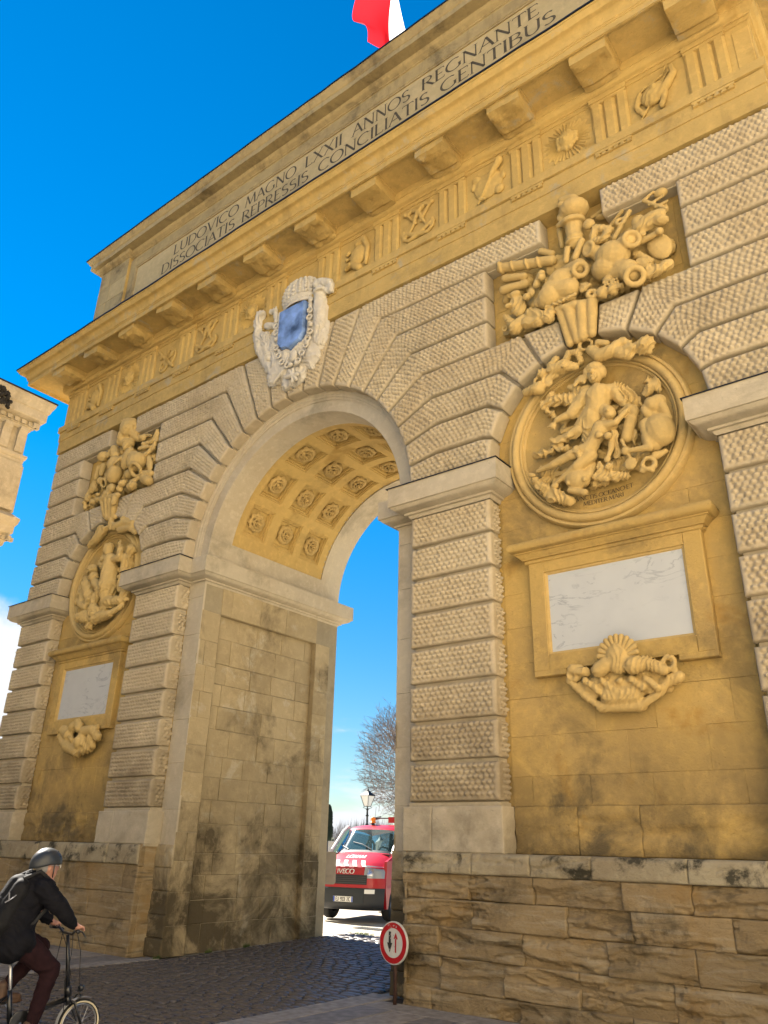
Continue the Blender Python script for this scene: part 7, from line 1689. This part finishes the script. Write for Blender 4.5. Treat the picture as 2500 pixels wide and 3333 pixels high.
# reflective chevrons and names
V_CHV = plain('reflective_white', (.82, .80, .70), .4)
for i, u in enumerate((-.52, -.28, -.04, .20, .44)):
    mb = MB(); pts = []; 
    for q in range(5): f = q/4; pts.append((vsurf(u+.13*f, 10.15+f*1.5, .014), vsurf(u+.11+.13*f, 10.15+f*1.5, .014)))
    V = [p for pr in pts for p in pr]; mb.add(V, [(2*q, 2*q+1, 2*q+3, 2*q+2) for q in range(4)]); mb.build('reflective_stripe', V_CHV, VAN)
GL.update({'J': (.55, [([(.42, 1), (.42, .25)]+arc_(.26, .22, .16, .2, 0, -170, 8), TK)], []), 'Z': (.64, [([(.06, .96), (.56, .96), (.08, .04), (.58, .04)], TK)], []), '9': (.6, [(arc_(.3, .7, .2, .26, -20, 340, 16), TK), ([(.5, .7), (.48, .3), (.36, .04), (.16, .04)], TK)], []), '3': (.6, [(arc_(.28, .74, .22, .22, 150, -80, 10)+arc_(.28, .26, .24, .25, 80, -150, 10), TK)], []), '-': (.4, [([(.08, .5), (.3, .5)], TK)], [])})
def plainword(mb, text, x0, x1, h, to3, bold=1.6):
    adv = sum(GL[c][0] for c in text); k = (x1-x0)/(adv*h); x = x0
    for c in text:
        a_, st, sf = GL[c]
        for pts, wd in st:
            V, F = stroke_quads(pts, TK*bold*(1.25 if len(pts) > 8 else 1)); mb.add([to3(x+px*h*k, pz*h) for px, pz in V], F)
        x += a_*h*k
# x runs to the reader's right, which is the van's left (-x)
mb = MB(); plainword(mb, 'LOXAM', -.26, .28, 1.0, lambda X, Z: vsurf(-X-.02, 12.2+.75*Z, .012), 1.3); mb.build('bonnet_lettering', V_WHT, VAN)
mb = MB(); plainword(mb, 'IVECO', -.24, .24, 1.0, lambda X, Z: vsurf(-X, 8.55+.95*Z, .022), 1.3); mb.build('badge_lettering', V_CHR, VAN)
pl = bpy.data.objects.new('number_plate', None); COL.objects.link(pl); pl.parent = VAN
mb = MB(); mb.box(-.27, .27, .955, .965, .45, .57); o = mb.build('plate', plain('plate_white', (.75, .75, .72), .4), pl)
mb = MB(); mb.box(.225, .268, .9655, .9675, .452, .568); mb.box(-.268, -.235, .9655, .9675, .452, .568); mb.build('plate_band', plain('plate_blue', (.02, .08, .45), .4), pl)
mb = MB(); plainword(mb, 'EJ 933 ZC', -.20, .21, .085, lambda X, Z: (-X, .9685, .467+Z), 1.3); mb.build('plate_characters', P_BLACK, pl)
mb = MB(); mb.lathe([(.0, 0), (.075, 0), (.075, .03), (.065, .04), (.065, .13), (.05, .15), (0, .155)], (.16, -.98, 2.30), n=14); mb.build('beacon', plain('orange_lens', (.85, .28, .01), .3), VAN); mb = MB(); mb.lathe([(0, 0), (.05, 0), (.04, .06), (0, .06)], (.16, -.98, 2.24), n=12); mb.tube([(.35, -1.3, 2.27), (.30, -1.35, 2.42), (.12, -1.4, 2.46)], .04, 6); mb.tube([(.3, -1.35, 2.44), (-.9, -1.35, 2.44)], .018, 6); mb.tube([(.12, -.98, 2.27), (.08, -.98, 2.72)], .005, 4); mb.build('roof_bar', V_BLK, VAN)
mb = MB(); mb.box(-.85, -.15, -1.45, -1.3, 2.32, 2.47, .01); mb.build('roof_board', V_RED, VAN)
mb = MB(); mb.box(-1.0, 1.0, -3.9, -2.1, .75, 1.1); mb.box(-1.02, 1.02, -2.14, -2.05, 1.1, 1.5); mb.build('truck_bed', V_RED, VAN)
for s in (-1, 1): mb = MB(); mb.lathe([(0, -.1), (.30, -.11), (.35, -.08), (.35, .08), (.30, .11), (0, .1)], (s*.8, -3.0, .35), axis='x', n=20); mb.build('rear_wheel', V_TYR, VAN, smooth=True)
signback((-3.15, 5.02, .08), .62, .66, .92, 'grey back of a rounded rectangular road sign beside the left jamb of the passage', R(35), M_SIGNBACK)
signback((-1.05, 7.6, .08), .52, .70, 1.0, 'pale grey back of a road sign beside the right jamb of the passage', R(35), plain('sign_back_pale', (.42, .40, .38), .5, .2, var=.1, bscale=4))
# ------------------------------------------------------------------ cyclist on a folding bicycle
BL, BR = (2.12, -4.10, 0), R(-7.1)
BK = thing('folding_bicycle', 'black folding bicycle with small pale-rimmed wheels ridden by the person in the black jacket', 'bicycle', BL, BR)
B_BLK = plain('bike_black_paint', (.008, .009, .011), .3, coat=.4); B_STL = plain('bike_steel', (.45, .45, .46), .3, .9); B_TYR = plain('bike_tyre', (.012, .012, .012), .8); B_WALL = plain('tyre_side_tan', (.62, .55, .38), .7); B_CAB = plain('bike_cable', (.01, .01, .01), .5); B_MUD = plain('mudguard_pale', (.45, .46, .47), .35)
def wheel_(name, y, z, r):
    w_ = bpy.data.objects.new(name, None); COL.objects.link(w_); w_.parent = BK; w_.location = (0, y, z)
    def ring(nm, R_, r_, m_, n2=10): V = [((r_*math.sin(2*PI*j/n2)), (R_+r_*math.cos(2*PI*j/n2))*math.cos(2*PI*i/48), (R_+r_*math.cos(2*PI*j/n2))*math.sin(2*PI*i/48)) for i in range(48) for j in range(n2)]; F = [(i*n2+j, ((i+1) % 48)*n2+j, ((i+1) % 48)*n2+(j+1) % n2, i*n2+(j+1) % n2) for i in range(48) for j in range(n2)]; link(nm, np_mesh(nm, V, F, m_, True), w_)
    ring('tyre', r-.018, .018, B_TYR)
    mb = MB()
    for s in (-1, 1): mb.lathe([(r-.030, s*.0135), (r-.022, s*.0185), (r-.013, s*.0165)], axis='x', n=48)
    mb.build('reflective_sidewall', B_WALL, w_); ring('rim', r-.042, .009, B_STL, 6)
    mb = MB()
    for q in range(28): a = 2*PI*q/28; s = 1 if q % 2 else -1; b = a+.35*(1 if (q//2) % 2 else -1); mb.tube([(s*.03, .016*math.cos(b), .016*math.sin(b)), (0, (r-.045)*math.cos(a), (r-.045)*math.sin(a))], .0014, 4, False)
    mb.build('spokes', B_STL, w_)['kind'] = 'stuff'
    mb = MB(); mb.tube([(-.04, 0, 0), (.04, 0, 0)], .016, 10); mb.tube([(-.055, 0, 0), (.055, 0, 0)], .006, 6); mb.build('hub', B_STL, w_)
wheel_('front_wheel', 0, .205, .205); wheel_('rear_wheel', -1.0, .205, .205)
def tb(name, pts, r, m_=B_BLK, n_=10): mb = MB(); mb.tube(pts, r, n_); return mb.build(name, m_, BK, smooth=True)
tb('main_tube', [(0, -.16, .42), (0, -.40, .36), (0, -.62, .33)], .024); tb('head_tube', [(0, -.125, .36), (0, -.155, .46)], .026); tb('stem', [(0, -.155, .46), (0, -.20, .72), (0, -.245, .95)], [.022, .019, .015])
tb('stem_hinge', [(0, -.145, .44), (0, -.165, .53)], .033)
for s in (-1, 1): tb('fork_blade', [(s*.022, -.12, .37), (s*.05, -.10, .40), (s*.056, -.04, .28), (s*.052, 0, .205)], .0115); tb('grip', [(s*.20, -.27, 1.005), (s*.30, -.29, 1.0)], .017); tb('brake_lever', [(s*.17, -.245, 1.0), (s*.20, -.20, .985), (s*.28, -.20, .95)], .007)
tb('fork_crown', [(-.052, -.105, .395), (.052, -.105, .395)], .014)
tb('handlebar', [(-.28, -.285, 1.0), (-.17, -.255, 1.0), (-.10, -.245, .965), (.10, -.245, .965), (.17, -.255, 1.0), (.28, -.285, 1.0)], .0125)
tb('seat_post', [(0, -.655, .30), (0, -.76, .90)], .0165, B_STL); tb('seat_tube', [(0, -.64, .24), (0, -.70, .54)], .022)
mb = MB()
for i, (yy, w_, zz) in enumerate(((-.62, .02, .925), (-.70, .035, .935), (-.80, .06, .935), (-.88, .075, .945), (-.92, .05, .94))): pass
mb.add([(x*w_, yy, zz-(0 if j % 2 == 0 else .05)) for yy, w_, zz in ((-.60, .018, .925), (-.72, .035, .935), (-.82, .065, .938), (-.89, .075, .945), (-.93, .04, .94)) for j, x in enumerate((-1, -1, 1, 1))], [(4*i+a, 4*i+b, 4*i+4+b, 4*i+4+a) for i in range(4) for a, b in ((0, 1), (1, 3), (3, 2), (2, 0))]+[(0, 2, 3, 1), (16, 17, 19, 18)]); mb.build('saddle', B_BLK, BK)
for s in (-1, 1): tb('rear_stay', [(s*.02, -.64, .27), (s*.05, -.80, .24), (s*.055, -1.0, .205)], .009); tb('upper_stay', [(0, -.70, .50), (s*.05, -.86, .40), (s*.055, -1.0, .21)], .008)
def mudguard(y, a0, a1):
    V = []; 
    for a in np.linspace(R(a0), R(a1), 22):
        for x_ in (-.026, -.014, 0, .014, .026): rr = .222-.5*abs(x_)**1.3*6*.1; V.append((x_, y+rr*math.cos(a), .205+rr*math.sin(a)))
    link('mudguard', np_mesh('mudguard', V, grid_faces(22, 5), B_MUD if y == 0 else B_BLK, True), BK)
mudguard(0, 65, 200); mudguard(-1.0, 20, 160)
tb('crank', [(.06, -.58, .29), (.075, -.52, .135)], .010, B_STL); tb('crank', [(-.06, -.58, .29), (-.075, -.68, .42)], .010, B_STL)
for s, y_, z_ in ((1, -.52, .13), (-1, -.68, .43)): mb = MB(); mb.box(min(s*.08, s*.17), max(s*.08, s*.17), y_-.035, y_+.035, z_-.012, z_+.012); mb.build('pedal', B_BLK, BK)
mb = MB(); mb.lathe([(.0, -.003), (.085, -.003), (.09, 0), (.085, .003), (0, .003)], (.05, -.58, .29), axis='x', n=32); mb.build('chainring', B_BLK, BK)
for k, (x_, pts) in enumerate(((.04, [(.12, -.25, .96), (.09, -.22, .80), (.08, -.24, .58), (.05, -.20, .40), (.03, -.18, .33)]), (.05, [(-.10, -.25, .96), (.02, -.33, .70), (.06, -.38, .45), (.05, -.45, .25), (.03, -.58, .22)]), (.0, [(.16, -.23, .98), (.14, -.16, .82), (.07, -.10, .62), (.05, -.06, .48)]), (0, [(-.14, -.24, .97), (-.10, -.17, .8), (-.05, -.12, .58)]))): tb('brake_cable', pts, .0035, B_CAB, 5)
tb('brake_caliper', [(.035, -.07, .40), (.045, -.04, .44), (0, -.04, .455), (-.045, -.04, .44), (-.035, -.07, .40)], .009)
mb = MB(); mb.ell((.0, -.03, .50), (.032, .03, .032)); mb.tube([(0, -.06, .47), (0, -.03, .50)], .01, 6); mb.build('front_light', B_BLK, BK)

# the person
SKIN = plain('skin', (.46, .23, .16), .55, var=.08, bscale=30); JK = plain('black_quilted_fabric', (.0065, .0065, .009), .8, spec=.15, var=.3, bump=.3, bscale=18); TRS = plain('dark_maroon_trousers', (.020, .008, .010), .9, spec=.15, var=.2, bump=.2, bscale=20); HEL = plain('dark_grey_helmet', (.025, .03, .036), .4); SHO = plain('brown_leather_boot', (.09, .05, .03), .6, var=.3, bscale=30); HAIR = plain('grey_hair', (.25, .24, .23), .8)
HC = (.03, -.57, 1.545)
def C_(a, ra, b, rb): return ('c', a, ra, b, rb)
def hand(s, cx, cy, cz):
    pr = [('e', (cx, cy-.01, cz+.005), (.042, .045, .024), 0)]
    for k in range(4):
        o_ = .033-.022*k; L1 = (.032, .036, .034, .027)[k]
        pr += [C_((cx+s*o_, cy+.015, cz+.012), .0095, (cx+s*o_, cy+.015+L1, cz+.002), .009), C_((cx+s*o_, cy+.015+L1, cz+.002), .009, (cx+s*o_, cy+.02+L1*.9, cz-.026), .008)]
    pr += [C_((cx-s*.035, cy-.015, cz-.002), .012, (cx-s*.045, cy+.012, cz-.022), .0095)]
    return pr
body = [('e', HC, (.076, .092, .115), 0), ('e', (HC[0], HC[1]+.055, HC[2]-.065), (.045, .04, .05), 0), ('e', (HC[0]+.002, HC[1]+.098, HC[2]-.02), (.014, .022, .022), 0), C_((HC[0], HC[1]+.088, HC[2]+.01), .010, (HC[0], HC[1]+.10, HC[2]-.022), .012), ('e', (HC[0]+.078, HC[1]-.005, HC[2]-.015), (.010, .018, .03), 0), ('e', (HC[0]-.078, HC[1]-.005, HC[2]-.015), (.010, .018, .03), 0), C_((HC[0], HC[1]-.01, HC[2]-.06), .055, (.015, -.62, 1.41), .06),
 C_((.01, -.58, 1.36), .12, (0, -.72, 1.10), .13), C_((0, -.72, 1.10), .13, (0, -.78, .98), .14),
 C_((.17, -.61, 1.37), .055, (.305, -.43, 1.14), .042), C_((.305, -.43, 1.14), .04, (.262, -.30, 1.045), .028), C_((-.17, -.575, 1.37), .055, (-.305, -.43, 1.14), .042), C_((-.305, -.43, 1.14), .04, (-.262, -.30, 1.045), .028),
 C_((.09, -.77, .95), .085, (.125, -.40, .68), .06), C_((.125, -.40, .68), .055, (.115, -.50, .24), .036), C_((-.09, -.77, .95), .085, (-.125, -.42, .84), .06), C_((-.125, -.42, .84), .055, (-.12, -.70, .52), .036), C_((.115, -.52, .19), .035, (.118, -.42, .17), .03), C_((-.12, -.72, .48), .035, (-.12, -.62, .46), .03)]
body += hand(1, .25, -.275, 1.03)+hand(-1, -.25, -.275, 1.03)
def rider(name, prims, mat, par, vox, **k): o = carve(name, prims, mat, None, vox, 2, **k); o.parent = par; return o
PER = carve('person', body, SKIN, None, .011, 2, fine=.0005); PER.location = BL; PER.rotation_euler = (0, 0, BR)
tag(PER, 'cyclist in black jacket, dark trousers and grey helmet leaning over a folding bicycle', 'person')
jac = [C_((.0, -.66, 1.35), .165, (0, -.76, 1.13), .195), C_((0, -.76, 1.13), .20, (0, -.79, .96), .205), C_((.13, -.60, 1.36), .09, (-.13, -.60, 1.36), .09), C_((.02, -.61, 1.43), .085, (.0, -.64, 1.36), .14), C_((.10, -.80, .90), .15, (-.10, -.80, .90), .15), C_((.06, -.56, 1.28), .10, (-.06, -.56, 1.28), .10),
 C_((.165, -.625, 1.365), .095, (.25, -.52, 1.23), .085), C_((.25, -.50, 1.23), .080, (.305, -.43, 1.135), .070), C_((.305, -.43, 1.135), .068, (.262, -.335, 1.06), .048), C_((-.165, -.585, 1.365), .088, (-.305, -.43, 1.135), .070), C_((-.305, -.43, 1.135), .068, (-.262, -.335, 1.06), .048), C_((.19, -.72, .95), .085, (.15, -.66, .88), .07)]
rider('jacket', jac, JK, PER, .014, fold=.007, ffreq=26, axis=(.15, .35, 1), seed=41)
leg = [C_((.09, -.76, .95), .125, (.125, -.42, .70), .088), C_((.125, -.41, .69), .086, (.12, -.47, .42), .070), C_((.12, -.47, .42), .068, (.115, -.50, .27), .056), C_((-.09, -.76, .95), .125, (-.125, -.44, .85), .086), C_((-.125, -.43, .84), .084, (-.12, -.62, .63), .066), C_((-.12, -.62, .63), .066, (-.12, -.69, .55), .058), C_((.10, -.80, .93), .12, (-.10, -.80, .93), .12)]
rider('trousers', leg, TRS, PER, .014, fold=.006, ffreq=12, axis=(.3, .6, 1), seed=42)
for s, y_, z_ in ((1, -.50, .17), (-1, -.68, .47)): rider('boot', [C_((s*.117, y_-.03, z_+.09), .052, (s*.117, y_-.03, z_), .050), C_((s*.117, y_-.03, z_), .046, (s*.122, y_+.11, z_-.015), .040), ('e', (s*.12, y_+.04, z_-.04), (.045, .13, .018), 0)], SHO, PER, .010, fine=.001)
hl = [('e', (HC[0], HC[1]-.015, HC[2]+.055), (.112, .135, .10), 0)]
mb = MB(); V = []; nu_, nv_ = 28, 12
for j in range(nv_+1):
    th = PI*.56*j/nv_
    for i in range(nu_):
        a = 2*PI*i/nu_; back = .04*max(0, -math.sin(a))*(j/nv_)**2; V.append((HC[0]+.108*math.sin(th)*math.cos(a), HC[1]-.02+.137*math.sin(th)*math.sin(a), HC[2]+.035+.112*math.cos(th)-back))
F = [(j*nu_+i, j*nu_+(i+1) % nu_, (j+1)*nu_+(i+1) % nu_, (j+1)*nu_+i) for j in range(nv_) for i in range(nu_)]; mb.add(V, F); HLM = mb.build('helmet', HEL, PER, smooth=True)
sol = HLM.modifiers.new('t', 'SOLIDIFY'); sol.thickness = .012; sol.offset = -1
mb = MB()
for (a, th) in ((20, 38), (50, 40), (-8, 40), (80, 36), (110, 40), (150, 40), (5, 62), (40, 66)):
    aa, tt = R(a), R(th); c_ = (HC[0]+.110*math.sin(tt)*math.cos(aa), HC[1]-.02+.139*math.sin(tt)*math.sin(aa), HC[2]+.035+.114*math.cos(tt)); mb.ell(c_, (.010, .026, .009), nu=8, nv=5)
mb.build('helmet_vents', P_BLACK, HLM)['kind'] = 'stuff'
mb = MB(); mb.tube([(HC[0]+.088, HC[1]+.03, HC[2]+.03), (HC[0]+.075, HC[1]+.035, HC[2]-.05), (HC[0]+.02, HC[1]+.055, HC[2]-.125), (HC[0]-.07, HC[1]+.03, HC[2]-.05), (HC[0]-.088, HC[1]+.03, HC[2]+.03)], .006, 5); mb.build('chin_strap', B_BLK, PER)
mb = MB(); mb.tube([(HC[0]+.08, HC[1]-.01, HC[2]+.005), (HC[0]+.075, HC[1]+.085, HC[2]+.005)], .0025, 5); mb.tube([(HC[0]+.07, HC[1]+.098, HC[2]-.012), (HC[0]+.035, HC[1]+.112, HC[2]-.018), (HC[0]+.03, HC[1]+.112, HC[2]+.01), (HC[0]+.07, HC[1]+.098, HC[2]+.01), (HC[0]+.07, HC[1]+.098, HC[2]-.012)], .0025, 5); mb.build('glasses', B_STL, PER)
mb = MB(); 
for s in (-1, 1): mb.ell((HC[0]+s*.030, HC[1]+.086, HC[2]+.005), (.012, .008, .007), nu=8, nv=6)
mb.build('eyes', P_BLACK, PER)
mb = MB(); mb.ell((HC[0], HC[1]+.094, HC[2]-.062), (.022, .010, .006), nu=8, nv=6); mb.build('mouth', plain('lips', (.30, .11, .09), .5), PER)
mb = MB(); mb.ell((HC[0], HC[1]-.035, HC[2]-.01), (.079, .072, .075), nu=16, nv=10); mb.build('hair', HAIR, PER, smooth=True)
mb = MB(); mb.lathe([(.078, 0), (.088, .02), (.09, .06), (.084, .08), (.078, .075)], (.02, -.635, 1.40), n=20); o = mb.build('collar', JK, PER, smooth=True)
# backpack
BP = thing('backpack', 'black rucksack with small pale emblem worn on the back of the cyclist', 'backpack', BL, BR)
o = carve('bag', [C_((.08, -.80, 1.36), .085, (.09, -.93, 1.08), .10), C_((-.08, -.80, 1.36), .085, (-.09, -.93, 1.08), .10), C_((0, -.80, 1.38), .10, (0, -.95, 1.06), .12), C_((.07, -.95, 1.02), .08, (-.07, -.95, 1.02), .08), C_((0, -.97, 1.22), .07, (0, -1.02, 1.10), .08)], plain('backpack_nylon', (.009, .009, .010), .75, spec=.2, var=.3, bump=.3, bscale=25), None, .014, 2, fold=.002, ffreq=9, seed=44); o.parent = BP
for s in (-1, 1): mb = MB(); mb.tube([(s*.10, -.80, 1.44), (s*.11, -.66, 1.50), (s*.12, -.52, 1.40), (s*.14, -.53, 1.22), (s*.16, -.66, 1.08), (s*.14, -.85, 1.02)], .018, 8); mb.build('shoulder_strap', plain('strap_nylon', (.012, .012, .013), .8) if s < 0 else MATS['strap_nylon'], BP)
em = MB(); EMB = [(.105, -.985, 1.24), (.13, -.965, 1.20), (.15, -.94, 1.25)]
em.tube([(.150, -.925, 1.33), (.160, -.92, 1.27), (.150, -.95, 1.25)], .006, 5); em.tube([(.158, -.93, 1.26), (.175, -.90, 1.285), (.176, -.87, 1.31)], .005, 5); em.build('emblem', plain('pale_print', (.22, .22, .24), .6), BP)
